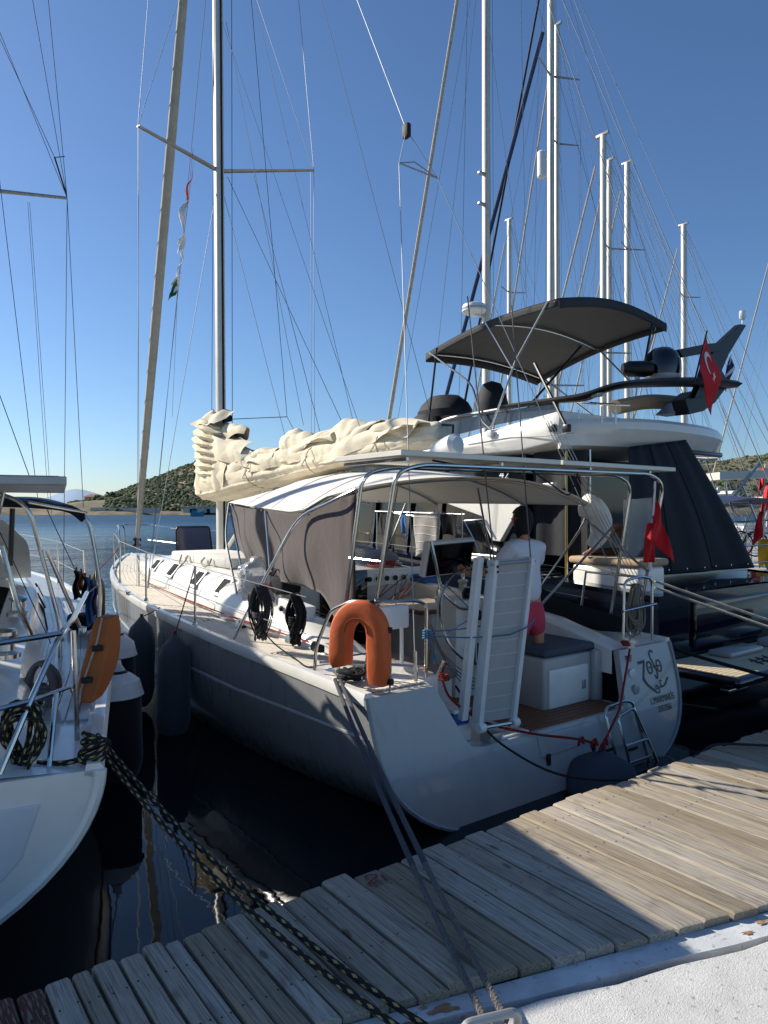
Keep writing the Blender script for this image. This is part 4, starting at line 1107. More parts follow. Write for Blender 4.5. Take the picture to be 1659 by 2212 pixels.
# bows and struts seen on the port side
mb.tube(rnd([(-1.0, 4.0, 2.30), (-1.12, 3.85, 1.9), (-1.30, 3.0, 1.05)], 0.3), 0.013, 8)
mb.tube(rnd([(-1.0, 4.0, 2.28), (-1.05, 3.3, 1.0)], .3), 0.012, 8)
mb.tube(crv([canopy(.98, 0), (-1.45, 1.0, 2.28), (-1.35, 1.72, 2.12), (-1.5, 1.95, 1.7), (-1.74, 2.28, .98)], 6), 0.015, 8)
mb.tube([canopy(.4, 0)-Vector((0, 0, .02)), (-1.36, 2.25, 1.62)], 0.012, 8)
mb.tube(crv([canopy(.98, 1), (1.66, .95, 2.0), (1.62, 1.5, 1.3)], 5), .014, 8)
mb.tube([(1.66, .85, 2.1), (1.60, .1, 1.62)], .013, 8)
mb.tube([(1.2, 1.1, 1.2), (1.62, .5, 2.05)], .013, 8); mb.tube([(.9, 3.0, 2.3), (1.2, 3.9, 1.5)], .011, 8); mb.tube([(.2, 1.0, 2.42), (.9, 1.5, 1.6)], .011, 8)
mb.build('canopy_frame', STEEL, can)
def curtain(u, v):
    t = u*0.97
    a = vt(PE, t); lo = itp([(0, 1.72), (.2, 1.62), (.35, 1.53), (.6, 1.50), (.8, 1.48), (.9, 1.30), (1, 1.25)], u)
    out = 0.05*math.sin(u*15+v*3)*v + 0.03*math.sin(u*31)*v*v + 0.02*math.sin(v*7+u*9)
    fwd = 0.05*math.sin(math.pi*v)*(1-u)
    return Vector((a.x+0.10*v*(1-u)+out*0.6+.02, a.y+fwd-0.02*v, lerp(a.z-.015, lo, v)))
MB().sheet(curtain, 44, 22, 0.004).build('side_curtain', CURT, can, angle=180)
MB().tube(crv([(1.58, .85, 2.27), (1.72, .78, 2.2), (1.76, .75, 2.0), (1.66, .8, 1.82)], 5), [.1, .13, .13, .13, .13, .12, .12, .12, .12, .11, .1, .1, .09, .08, .07, .05], 12).build('rolled_curtain', CANV, can)

# cockpit fittings
ped = MB().loft([[(x, y, z) for x, y in ((cx-w, 1.18-d), (cx-w*.6, 1.18-d*1.25), (cx+w*.6, 1.18-d*1.25), (cx+w, 1.18-d), (cx+w, 1.18+d), (cx+w*.6, 1.18+d*1.25), (cx-w*.6, 1.18+d*1.25), (cx-w, 1.18+d))] for cx, w, d, z in ((.12, .20, .17, .45), (.12, .17, .15, 1.0), (.12, .16, .14, 1.25), (.12, .18, .15, 1.36))], cap=True).build('helm_pedestal', GEL, Y)
MB().lathe([(.07, 0), (.075, .06), (.05, .1), (0, .11)], (.2, 1.12, 1.36), n=20).build('compass', BLACK, ped)
mb = MB(); mb.tube(rnd([(-.30, 1.1, 1.92), (-.22, 1.05, 1.45), (-.02, 1.0, 1.28), (.1, 1.0, 1.28)], .1), .016, 8); mb.build('grab_rail', STEEL, ped)
pl = MB().prism([(-.30, 1.22, 1.57), (.28, 1.20, 1.60), (.28, 1.12, 1.93), (-.30, 1.14, 1.90)], (0, .07, .02)).build('chartplotter', WHITEP, ped, smooth=False, bevel=.012)
MB().prism([(-.27, 1.214, 1.59), (.26, 1.194, 1.615), (.26, 1.122, 1.905), (-.27, 1.142, 1.88)], (0, -.012, -.003)).build('chart_screen', GLASS, pl, smooth=False)
wh = MB()
C0 = Vector((.12, .93, 1.22)); nrm = Vector((0, -1, .22)).normalized(); A_ = Vector((1, 0, 0)); B_ = nrm.cross(A_)
wh.tube([C0+(A_*math.cos(t)+B_*math.sin(t))*.45 for t in [2*math.pi*k/40 for k in range(41)]], .0135, 8, cap=False)
wheel = wh.build('steering_wheel', STEEL, ped)
for k in range(6):
    t = 2*math.pi*k/6+.3; MB().tube([C0, C0+(A_*math.cos(t)+B_*math.sin(t))*.45], .007, 6).build('spoke', STEEL, wheel)
MB().lathe([(.05, 0), (.05, .03), (.02, .05)], C0, nrm, 16).build('wheel_hub', BLACK, wheel)
MB().tube([C0+Vector((0,.05,0)), C0+Vector((0, .25, -.02))], .03, 10).build('wheel_axle', STEEL, wheel)
MB().lathe([(.055, 0), (.055, .16), (.05, .17)], (.12, .93, .78), n=14).build('engine_lever_cover', RUB, ped)
tb = MB().bbox(.12, .92, 1.75, 2.9, 1.12, 1.16, .01).build('cockpit_table', TEAKD, Y)
MB().bbox(.16, .88, 1.79, 2.86, 1.158, 1.166, .002, 1).build('table_top', mat('laminate_pale', '#b9ae9c', .4, var=.08), tb)
MB().bbox(.42, .60, 1.95, 2.7, .45, 1.12, .03).build('table_leg', GEL, tb)
for x, y, z in ((1.12, 3.45, 1.38), (-1.12, 2.5, 1.22), (1.12, 2.2, 1.25), (-1.1, 3.3, 1.36)):
    wnch = MB().lathe([(.075, 0), (.075, .02), (.05, .04), (.045, .10), (.06, .125), (.06, .14), (.045, .15), (.0, .152)], (x, y, z), n=24).build('winch', ALUD, Y)
    MB().lathe([(.02, 0), (.02, .03)], (x, y, z+.15), n=10).build('winch_cap', STEEL, wnch)
cl = MB().prism([(-1.26, 2.35, 1.08), (-1.26, 1.85, 1.05), (-1.22, 1.85, 1.30), (-1.22, 2.35, 1.34)], (.14, 0, 0)).build('clutch_panel', WHITEP, Y, smooth=False, bevel=.012)
for k in range(3):
    MB().lathe([(.028, 0), (.028, .015), (.012, .03)], (-1.245, 1.95+k*.14, 1.25), (-1, 0, 0.1), 14).build('line_eye', RUB, cl)
cl2 = MB().prism([(.98, 3.02, 1.17), (1.28, 3.02, 1.17), (1.28, 3.04, 1.34), (.98, 3.04, 1.34)], (0, .1, 0)).build('clutch_panel', WHITEP, Y, smooth=False, bevel=.01)
cl3 = MB().prism([(.25, 3.00, 1.30), (.98, 3.00, 1.30), (.98, 3.02, 1.47), (.25, 3.02, 1.47)], (0, .06, 0)).build('line_exit_panel', WHITEP, Y, smooth=False, bevel=.01)
for k in range(5): MB().lathe([(.03, 0), (.03, .02), (.012, .03)], (.34+k*.13, 2.995, 1.385), (0, -1, 0), 14).build('line_eye', RUB, cl3)
# cleats and blocks on the side deck
def cleat(p, ax, name='cleat', par=None):
    p = Vector(p); ax = Vector(ax).normalized(); mb = MB()
    mb.tube([p-ax*.11+Vector((0,0,.05)), p-ax*.05+Vector((0,0,.042)), p+ax*.05+Vector((0,0,.042)), p+ax*.11+Vector((0,0,.05))], [.008, .012, .012, .008], 8)
    for s in (-1, 1): mb.tube([p+ax*s*.04, p+ax*s*.035+Vector((0,0,.042))], .011, 8)
    return mb.build(name, STEEL, par or Y)
cleat((-1.72, .45, .955), (0, 1, 0)); cleat((-1.80, 5.3, 1.13), (0, 1, 0)); cleat((1.7, .4, .955), (0, 1, 0))
for y in (1.25, 1.7, 2.75):
    b = MB().bbox(-1.42-.03, -1.42+.03, y-.06, y+.06, 1.0, 1.07, .02).build('sheet_block', RUB, Y)
    MB().lathe([(.04, 0), (.045, .02), (.04, .04)], (-1.44, y, 1.05), (-1, 0, .3), 18).build('sheave', STEEL, b)
MB().lathe([(.022, 0), (.022, .12), (.028, .13)], (-1.08, .10, .96), (.35, -.3, 1), 14).build('rod_holder', STEEL, Y)
# sheets and lines led along the side deck
mb = MB()
for k, (m) in enumerate((0, 1, 2)):
    mb.tube(crv([(-1.40+.03*k, 1.3+.2*k, 1.05), (-1.38-.02*k, 2.4, 1.07), (-1.42+.01*k, 3.8, 1.12), (-1.36, 5.2, 1.17), (-1.3, 6.3, 1.22)], 8), .006, 5)
mb.build('jib_sheet', REDR, Y)
# ------------------------------------------------------------------ things on and around the grey yacht
def fender(name, label, top, length, r, m, capm, group, tilt=(0, 0), line_to=None, linem=REDR):
    top = Vector(top); ax = Vector((tilt[0], tilt[1], -1)).normalized()
    t = thing(name, label, 'fender', top, group=group)
    prof = [(0.02, 0), (0.035, 0.02), (r*.45, .06), (r*.8, .12), (r*.97, .22)] + [(r*(1+0.012*math.sin(i*1.3)), lerp(.3, length-.22, i/6)) for i in range(7)] + [(r*.97, length-.16), (r*.82, length-.07), (r*.5, length-.015), (0, length)]
    MB().lathe(prof, top, ax, 28).build('body', m, t)
    if capm:
        MB().lathe([(0.03, -.04), (0.036, 0), (r*.30+.012, .05), (r*.62+.012, .09), (r*.88+.012, .13), (r*1.03+.012, .235), (r*1.06+.012, .25), (r*.98, .252)], top, ax, 26).build('cap', capm, t)
    if line_to:
        MB().tube(sag(top, line_to, .01, 6), .006, 6).build('lanyard', linem, t)
        mb = MB()
        for k in range(3): mb.tube([top+Vector((math.cos(a)*.014, math.sin(a)*.014, .012*k)) for a in [2*math.pi*i/8 for i in range(9)]], .006, 5, cap=False)
        mb.build('knot', linem, t)
    return t
GF = 'fenders hung over the grey yacht'
fender('fender', 'long grey-covered fender nearest the stern of the grey hull', (-2.02, 3.02, .97), 1.05, .16, FGREY, None, GF, (-.02, 0), (-1.84, 2.97, 1.62))
fender('fender', 'second grey-covered fender along the port side, just ahead of the nearest', (-2.04, 4.0, 1.03), 1.0, .15, FGREY, None, GF, (-.02, 0), (-1.84, 3.98, 1.12))
fender('fender', 'greenish grey fender up by the bow of the grey yacht', (-1.78, 6.9, 1.30), .8, .13, mat('fender_cover_green', '#4e5745', .95, var=.15, bump=.2, bscale=90), None, GF, (0, 0), (-1.50, 6.45, 1.76))
fender('fender', 'grey teardrop fender on the red bridle behind the transom', (0.20, -.42, .30), .62, .30, mat('fender_cover_slate', '#434a55', .95, var=.12, vscale=8, bump=.25, bscale=120), None, None, (0, .02), None)
# red rope bridle holding it
t = thing('bridle_rope', 'red rope bridle slung across the transom to the teardrop fender', 'rope', (0.2, -.4, .34))
strand_rope([(1.10, -.05, .94), (1.0, -.10, .86), (.62, -.28, .52), (.24, -.40, .34)], .011, .05).build('leg', REDR, t)
strand_rope(crv([(-1.12, .0, .95), (-.98, .05, .78), (-.7, -.02, .58), (-.35, -.18, .47), (.0, -.33, .40), (.17, -.40, .34)], 6), .011, .05).build('leg', REDR, t)
mb = MB()
for c in ((.24, -.41, .345), (.13, -.39, .36), (.02, -.35, .385), (.19, -.42, .32)):
    mb.tube([Vector(c)+Vector((math.cos(a)*.03, math.sin(a)*.012, math.sin(a*2)*.02+math.cos(a)*.01)) for a in [2*math.pi*i/12 for i in range(13)]], .011, 6, cap=False)
mb.build('knot', REDR, t)
mb = MB()
for c in ((1.12, -.0, .97), (-1.1, .0, .965)):
    for k in range(3): mb.tube([Vector(c)+Vector((math.cos(a)*.035, math.sin(a)*.025+.01*k, .012*k)) for a in [2*math.pi*i/12 for i in range(13)]], .010, 6, cap=False)
mb.build('turn', REDR, t)

# horseshoe lifebuoy
t = thing('horseshoe_lifebuoy', 'bright orange horseshoe lifebuoy hanging on the port pushpit', 'lifebuoy', (-1.78, .25, 1.0))
Cb = Vector((-1.72, .20, 1.285)); na = Vector((-.88, -.46, .06)).normalized(); ua = Vector((.46, -.88, 0)).normalized(); ub = na.cross(ua).normalized()
if ub.z < 0: ub = -ub
path = [(.150, -.29), (.158, -.20), (.155, -.10)] + [(.148*math.cos(math.radians(a)), .02+.19*math.sin(math.radians(a))) for a in range(-10, 191, 12)] + [(-.150, -.08), (-.148, -.15), (-.138, -.19)]
rings = []
for i, (x, z) in enumerate(path):
    x0, z0 = path[max(i-1, 0)]; x1, z1 = path[min(i+1, len(path)-1)]
    tx_, tz_ = x1-x0, z1-z0; l_ = math.hypot(tx_, tz_); nx, nz = tz_/l_, -tx_/l_
    hw = .076 if 0 < i < len(path)-1 else .062; hd = .066 if 0 < i < len(path)-1 else .05
    ring_ = []
    for k in range(16):
        an = 2*math.pi*k/16; e = .36
        cx = math.copysign(abs(math.cos(an))**e, math.cos(an)); cz = math.copysign(abs(math.sin(an))**e, math.sin(an))
        ring_.append(Cb + ua*(x+nx*hw*cx) + ub*(z+nz*hw*cx) + na*(hd*cz))
    rings.append(ring_)
body = MB().loft(rings, cap=True).build('body', ORANGE, t, angle=50)
MB().tube([Cb+ua*path[i][0]*1.46+ub*(path[i][1]*1.36-.01)-na*.03 for i in range(0, 13)], .007, 6).build('grab_line', ROPEW, t)
for i in (1, 5, 10):
    p = Cb+ua*path[i][0]*1.44+ub*path[i][1]*1.33-na*.03
    MB().bbox(p.x-.02, p.x+.02, p.y-.025, p.y+.025, p.z-.02, p.z+.02, .006).build('strap', RUB, t)
MB().tube([Cb+ua*(.09*math.cos(a))+ub*(.06+.10*math.sin(a))+na*.066 for a in [math.pi*k/14 for k in range(15)]], .004, 5).build('seam_cord', mat('cord_dark_orange', '#8c3d1c', .9), t)
# rescue light in its middle
t = thing('rescue_light', 'red and white rescue light standing inside the lifebuoy', 'rescue light', (-1.62, .16, 1.05))
REDP = mat('red_plastic', '#d42a1c', .4)
MB().lathe([(.0, 0), (.045, .01), (.05, .05), (.05, .09), (.03, .13), (.028, .26), (.022, .27), (0, .275)], (-1.60, .14, 1.04), n=20).build('body', REDP, t)
MB().lathe([(.051, 0), (.053, .02), (.051, .04)], (-1.60, .14, 1.075), n=20).build('band', WHITEP, t)
MB().bbox(-1.59, -1.54, .08, .14, 1.12, 1.26, .01).build('holder', BLACK, t)

# gangway (passerelle) folded upright at the stern
t = thing('gangway', 'white folding gangway stowed upright at the transom opening', 'gangway', (-.45, -.05, .46))
B0 = wy(1033, 1562, -.06); B1 = wy(1106, 1550, -.06); T0 = wy(1067, 1210, .02); T1 = wy(1146, 1203, .02)
GW = mat('gangway_white', '#cfd0cc', .4, var=.05, vscale=6)
MB().prism([B0, B1, T1, T0], (0, .02, 0)).build('tread_panel', mat('gangway_grey', '#9fa09e', .6, var=.07, vscale=8), t, smooth=False)
for a, b_ in ((B0, T0), (B1, T1)):
    MB().prism([a+Vector((-.022, -.035, 0)), a+Vector((.022, -.035, 0)), b_+Vector((.02, -.035, 0)), b_+Vector((-.02, -.035, 0))], (0, .09, 0)).build('side_rail', GW, t, smooth=False, bevel=.004)
a, b_ = B0+Vector((-.085, .05, .02)), T0+Vector((-.085, .05, .02))
MB().prism([a+Vector((-.03, 0, 0)), a+Vector((.03, 0, 0)), b_+Vector((.03, 0, 0)), b_+Vector((-.03, 0, 0))], (0, .06, 0)).build('folded_leaf', GW, t, smooth=False, bevel=.004)
for k in range(11):
    v = .06+.085*k; p = B0.lerp(T0, v); q = B1.lerp(T1, v)
    MB().prism([p+Vector((.02, -.004, -.005)), q+Vector((-.02, -.004, -.005)), q+Vector((-.02, -.004, .005)), p+Vector((.02, -.004, .005))], (0, .012, 0)).build('tread_rib', mat('gangway_rib', '#b3b4b1', .6), t, smooth=False)
MB().tube([T0+Vector((-.05, -.02, -.03)), T1+Vector((.03, -.02, -.03))], .012, 8).build('top_bar', ALUD, t)
for p in (B0, B1): MB().lathe([(.035, -.03), (.04, 0), (.035, .03)], p+Vector((0, -.03, -.03)), (1, 0, 0), 18).build('foot_roller', WHITEP, t)
MB().tube([B0+Vector((0, -.03, -.03)), B1+Vector((0, -.03, -.03))], .016, 8).build('axle', STEEL, t)
MB().bbox(-.75, -.62, -.12, .0, .40, .52, .02).build('bracket', ALUD, t); MB().bbox(-.70, -.30, -.10, .02, .44, .47, .008).build('mount_plate', GEL, t)
for p in (T0, T0+Vector((-.07, .05, 0))):
    for dz_ in (-.05, -.09): MB().lathe([(.012, 0), (.012, .008)], p+Vector((0, -.035, dz_)), (0, -1, 0), 8).build('bolt', RUB, t)
# blue lashing and control lines of the gangway
t = thing('lashing_cord', 'thin blue cord tying the gangway to the port pushpit post', 'cord', (-1.13, .16, 1.27))
mb = MB(); mb.tube(sag((-1.14, .16, 1.27), (-.5, -.07, 1.24), .02, 8), .006, 6); mb.tube(crv([(-.5, -.075, 1.24), (-.3, -.075, 1.28), (-.2, -.06, 1.33)], 4), .006, 6); mb.tube(sag((-1.14, .15, 1.30), (-.2, .03, 1.36), .03, 8), .005, 6); mb.build('line', ROPEB, t)
mb = MB()
for k in range(4): mb.tube([Vector((-1.14, .165, 1.25+.018*k))+Vector((math.cos(a)*.026, math.sin(a)*.026, .006*math.sin(a*2))) for a in [2*math.pi*i/12 for i in range(13)]], .007, 5, cap=False)
mb.tube(crv([(-1.12, .14, 1.24), (-1.11, .12, 1.12), (-1.09, .12, 1.07), (-1.10, .11, 1.13)], 5), .006, 5); mb.build('knot', ROPEB, t)
t = thing('gangway_lines', 'slack grey control lines drooping from the pushpit to the gangway foot', 'rope', (-1.1, .2, 1.0))
for k in range(4): MB().tube(crv([(-1.13, .17, 1.46-.05*k), (-1.0+.02*k, .16, 1.15-.04*k), (-.8, .1, .95-.03*k), (-.55, -.02, .80-.02*k)], 6), .004, 5).build('line', ROPEG, t)
# gangway hoist lines to the arch
t = thing('hoist_line', 'pair of thin grey hoist lines running from gangway top to the backstay', 'rope', tuple(T0))
for a, b_ in ((T0, wx(1010, 640, .0)), (T1, wx(1105, 660, .35))): MB().tube([a, a.lerp(b_, .3), b_], .006, 6).build('line', ROPEG, t)

# coils of rope hung on the lifeline
def coil(name, label, c, w, h, n, r, m, sw=.1, axis=(0, 1, 0), cat='rope coil', grp=None):
    c = Vector(c); t = thing(name, label, cat, c, group=grp); rr = random.Random(hash(label) % 999)
    ax = Vector(axis).normalized(); side = ax.cross(Vector((0, 0, 1))).normalized()
    for k in range(n):
        off = side*rr.uniform(-sw, sw)*.6; ww = w*rr.uniform(.7, 1.1); hh = h*rr.uniform(.8, 1.08); ph = rr.uniform(-.3, .3)
        pts = [c+off+ax*(ww*math.sin(a)*(.75+.25*math.cos(a)))+Vector((0, 0, -hh/2+hh/2*math.cos(a)))+side*(.02*math.sin(3*a+ph)) for a in [2*math.pi*i/22 for i in range(23)]]
        MB().tube(pts, r, 6, cap=False).build('turn', m, t)
    mb = MB()
    for k in range(4): mb.tube([c+Vector((0, 0, -h*.62+k*r*1.9))+ax*(w*.55*math.cos(a))+side*(sw*.7*math.sin(a)) for a in [2*math.pi*i/14 for i in range(15)]], r, 6, cap=False)
    mb.build('whipping', m, t)
    return t
GC = 'rope coils hung on the lifelines'
coil('rope_coil', 'large dark grey rope coil with a loop end hanging on the port lifeline', (-1.73, 1.72, 1.56), .13, .46, 20, .0062, mat('rope_charcoal', '#3b3b3c', .9, var=.3, vscale=60), .09, grp=GC)
coil('rope_coil', 'black rope coil hanging next to the orange lifebuoy', (-1.72, 1.12, 1.53), .09, .40, 15, .010, ROPEK, .07, grp=GC)
t = thing('trailing_line', 'thin black line hanging from the grey coil down to the side deck', 'rope', (-1.73, 1.72, 1.1))
MB().tube(crv([(-1.73, 1.68, 1.16), (-1.70, 1.5, 1.06), (-1.68, 1.2, .99), (-1.70, 1.0, .965), (-1.66, .9, .96)], 6), .006, 6).build('line', ROPEK, t)
MB().tube([Vector((-1.74, 1.9, 1.42))+Vector((0, math.cos(a)*.045, math.sin(a)*.045)) for a in [2*math.pi*i/16 for i in range(17)]], .008, 6, cap=False).build('loop', ROPEG, t)
def heap(name, label, c, R, n, r, m, cat='rope coil'):
    c = Vector(c); t = thing(name, label, cat, c); rr = random.Random(len(label))
    for k in range(n):
        a0 = rr.uniform(0, 6); rad = R*rr.uniform(.45, 1.0); e = rr.uniform(.6, 1)
        o_ = Vector((rr.uniform(-.3, .3)*R, rr.uniform(-.3, .3)*R, r+.006*k))
        MB().tube([c+o_+Vector((math.cos(a+a0)*rad*e, math.sin(a+a0)*rad, .012*math.sin(2*a)+.012)) for a in [2*math.pi*i/20 for i in range(21)]], r, 6, cap=False).build('turn', m, t)
    return t
heap('rope_heap', 'tangle of black mooring rope heaped on the port quarter cleat', (-1.66, .42, .96), .11, 9, .012, ROPEK)
heap('rope_heap', 'flaked tan and red sheets lying on the deck behind the coils', (-1.18, 1.55, .98), .22, 9, .008, mat('rope_tan', '#8c7a63', .95, var=.3, vscale=60))
heap('rope_heap', 'bundle of red rope on the coachroof under the curtain', (-1.08, 2.75, 1.37), .16, 8, .010, mat('rope_coral', '#b0524a', .9, var=.3, vscale=60))
heap('rope_heap', 'red and black line tails piled by the starboard winch', (.75, 3.25, 1.50), .18, 8, .008, REDR)
# grey mooring lines to the quay
t = thing('mooring_line', 'doubled grey stern line from the port quarter down to the quay', 'mooring line', (-2.9, -2.25, .55))
for k, (a, b_) in enumerate((((-1.80, .40, .985), (-2.955, -2.31, .56)), ((-1.78, .36, .985), (-2.90, -2.34, .57)))):
    pts = sag(a, b_, .05, 30); cut = 21
    MB().tube(pts[:cut+1], .0145, 8).build('chafe_sleeve', mat('rope_sleeve', '#4a4b50', .95, var=.2, vscale=40, bump=.4, bscale=200), t)
    strand_rope(pts[cut:], .013, .045).build('laid_rope', ROPEG, t)
t = thing('mooring_line', 'black and yellow flecked double rope from the left yacht to the quay', 'mooring line', (-3.16, -2.1, .55))
for a, b_ in (((-3.60, -.10, 1.03), (-3.17, -2.16, .545)), ((-3.56, -.05, 1.03), (-3.10, -2.18, .545))):
    MB().tube(sag(a, b_, .10, 40), .0115, 10, uv=True).build('strand', ROPEY, t)
t = thing('mooring_line', 'black rope from the starboard quarter to the right edge of the pier', 'mooring line', (1.8, .2, .9))
MB().tube(sag((1.80, .30, .93), (2.6, -1.45, .57), .06, 20), .018, 8).build('line', ROPEK, t)
t = thing('power_cable', 'thin black cable drooping from the transom onto the pier planks', 'cable', (-.9, 0, .6))
MB().tube(crv([(-.72, .3, .8), (-.78, -.02, .62), (-.70, -.22, .45), (-.45, -.55, .28), (-.1, -.95, .30), (.1, -1.25, .50), (.25, -1.34, .575), (.6, -1.6, .565), (.9, -1.8, .565), (1.6, -2.1, .565), (2.6, -2.3, .565)], 8), .009, 8).build('line', RUB, t)

# loose running lines across the cockpit
t = thing('cockpit_lines', 'loose dark and red control lines led across the cockpit coamings', 'rope', (0, 2.6, 1.3))
rl = random.Random(21)
for k in range(9):
    a = Vector((rl.uniform(-1.1, -.9), rl.uniform(1.4, 2.6), rl.uniform(1.12, 1.3))); b_ = Vector((rl.uniform(.3, 1.2), rl.uniform(2.6, 3.3), rl.uniform(1.3, 1.48)))
    m_ = a.lerp(b_, .5)+Vector((0, rl.uniform(-.2, .2), -rl.uniform(.15, .4)))
    MB().tube(crv([a, m_, b_], 8), .006, 5).build('line', (ROPEK, REDR, ROPEG)[k % 3], t)
t = thing('folded_towel', 'folded blue towel lying on the starboard coaming near the winch', 'towel', (1.1, 2.9, 1.3)); MB().bbox(1.0, 1.26, 2.75, 3.15, 1.30, 1.37, .03, 3).build('cloth', DENIM, t); MB().bbox(1.02, 1.22, 2.80, 3.05, 1.37, 1.41, .02, 3).build('fold', DENIM, t)
# cushions
t = thing('seat_cushion', 'taupe cushion on the port cockpit seat by the gangway', 'cushion', (-.77, .9, .80)); MB().bbox(-1.0, -.50, .50, 2.9, .80, .87, .025, 3).build('pad', CUSHP, t)
t = thing('seat_cushion', 'dark grey cushion on the starboard stern locker', 'cushion', (.65, .5, .90)); MB().bbox(.28, 1.02, .24, .88, .902, .975, .03, 3).build('pad', GREYC, t)
t = thing('seat_cushion', 'dark grey cushion on the starboard cockpit bench behind the person', 'cushion', (.8, 2, .80)); MB().bbox(.56, 1.0, 1.0, 3.2, .80, .87, .025, 3).build('pad', GREYC, t)
# bag and bucket things on deck
t = thing('plastic_bag', 'crumpled clear plastic bag stuffed beside the dodger', 'bag', (-1.2, 2.95, 1.25))
bm = bmesh.new(); bmesh.ops.create_icosphere(bm, subdivisions=4, radius=.19)
from mathutils import noise as _ns
for v in bm.verts:
    d = v.co.normalized(); v.co = Vector((v.co.x*.8, v.co.y*1.05, v.co.z*1.25)) + d*(.07*_ns.turbulence(v.co*9, 3, False)-.02)
MB().bm(bm, Matrix.Translation((-1.24, 2.85, 1.50))).build('film', mat('bag_film', '#c3c9ce', .12, alpha=.42, bump=.5, bscale=22), t, angle=180)
t = thing('tool_box', 'small blue and white box on the cockpit sole at the transom', 'box', (-.88, .1, .46)); MB().bbox(-.96, -.80, .05, .25, .58, .67, .012).build('body', BLUEP, t); MB().bbox(-.97, -.79, .04, .26, .67, .70, .008).build('lid', WHITEP, t); MB().bbox(-.99, -.79, .04, .27, .45, .58, .01).build('shelf', GEL, t)
t = thing('winch_handle_bag', 'black canvas bag slung under the brown curtain', 'bag', (-1.12, 2.5, 1.35)); MB().bbox(-1.22, -1.0, 2.25, 2.55, 1.37, 1.55, .05, 3).build('body', DCLOTH, t); MB().tube(crv([(-1.2, 2.3, 1.55), (-1.2, 2.4, 1.62), (-1.2, 2.5, 1.55)], 5), .008, 6).build('handle', DCLOTH, t)
t = thing('water_bottle', 'clear plastic water bottle on the cockpit table', 'bottle', (.55, 1.95, 1.166)); MB().lathe([(.04, 0), (.042, .02), (.038, .06), (.042, .1), (.042, .17), (.015, .22), (.015, .24)], (.55, 1.95, 1.167), n=18).build('body', mat('pet', '#c9d4da', .1, trans=.8, ior=1.3), t); MB().lathe([(.017, 0), (.017, .02)], (.55, 1.95, 1.407), n=12).build('cap', WHITEP, t)
# laundry on the starboard rail
def hang(name, label, x, y0, y1, z1, z0, m, cat='towel', wav=.03, stripes=None):
    t = thing(name, label, cat, (x, (y0+y1)/2, z1), group='laundry on the starboard rail')
    f = lambda u, v: Vector((x+wav*math.sin(u*9+v*3)*v+.01*v, lerp(y0, y1, u)+.02*math.sin(v*5), lerp(z1, z0+.03*math.sin(u*5), v)))
    MB().sheet(f, 18, 18, .004).build('cloth', m, t, angle=180)
    if stripes:
        for k in range(5):
            v = .12+.19*k; MB().tube([f(i/18, v)+Vector((-.004, 0, 0)) for i in range(19)], .004, 4).build('stripe', stripes, t)
    for u in (.15, .8):
        p = f(u, 0); MB().bbox(p.x-.008, p.x+.008, p.y-.006, p.y+.006, p.z-.03, p.z+.03, .002, 1).build('clothes_peg', TEAKD if u < .5 else BLUEP, t)
rail = thing('drying_rail', 'stainless clothes rail along the starboard side of the cockpit', 'rail', (1.8, 3.5, 1.1))
MB().tube([(1.80, 4.9, 2.20), (1.80, 2.9, 2.16)], .007, 8).build('bar', ALUD, rail)
for y in (4.85, 2.95): MB().tube([(1.80, y, 2.19), (1.80, y, 1.0)], .012, 8).build('post', STEEL, rail)
hang('bath_towel', 'pale grey towel with thin white stripes hanging from the clothes rail', 1.82, 3.98, 3.42, 2.19, 1.55, mat('towel_grey', '#9a9692', .95, var=.1, vscale=14, bump=.3, bscale=60), 'towel', .03, WHITEP)
hang('swim_shorts', 'black swimming shorts pegged on the clothes rail beside the towel', 1.80, 3.38, 3.05, 2.17, 1.86, DCLOTH, 'shorts', .03)
hang('blue_cloth', 'blue cloth pegged on the clothes rail left of the towel', 1.82, 4.30, 4.16, 2.19, 1.85, DENIM, 'cloth', .02)
hang('wet_suit', 'black wetsuit hanging at the forward end of the clothes rail', 1.82, 4.78, 4.45, 2.19, 1.62, DCLOTH, 'wetsuit', .04)
t = thing('oven_bag', 'grey dome-shaped grill cover behind the chartplotter', 'cover', (1.2, 3.7, 1.5)); MB().lathe([(.26, 0), (.27, .1), (.24, .18), (.15, .24), (0, .26)], (1.2, 3.95, 1.42), n=24).build('cover', mat('grill_cover', '#6b7076', .6, var=.15, bump=.3, bscale=10), t)
# courtesy flags on the port flag halyard
def flagmesh(P, m, t, name='cloth', th=.003): return MB().sheet(P, 14, 10, th).build(name, m, t, angle=180)
FH = [wd(418, 352, 9.6), wd(385, 600, 9.9), wd(372, 900, 10.3)]
t = thing('flag_hoist', 'string of small courtesy flags, orange, white and green, under the port spreader', 'flags', FH[1])
MB().tube([FH[0], FH[1], FH[2]], .003, 5).build('halyard', ROPEW, t)
def hoist(px0, py0, px1, py1, w, m, nm, tw):
    a = wd(px0, py0, 9.75); b_ = wd(px1, py1, 9.75)
    MB().sheet(lambda u, v: a.lerp(b_, v)+CR*(-w*u*(.6+.4*math.sin(v*5+tw)))+CF*(.05*math.sin(u*4+v*7+tw))+Vector((0, 0, -.18*u)), 8, 14, .003).build(nm, m, t, angle=180)
FWH = mat('flag_white', '#e4e4e4', .8); FOR_ = mat('flag_orange', '#e0572a', .8); FGN = mat('flag_green', '#1f5a34', .8)
hoist(416, 368, 405, 425, .07, FOR_, 'orange_cloth', 0); hoist(406, 425, 396, 500, .11, FWH, 'white_cloth', 1); hoist(402, 500, 398, 520, .12, FWH, 'white_cloth', 2)
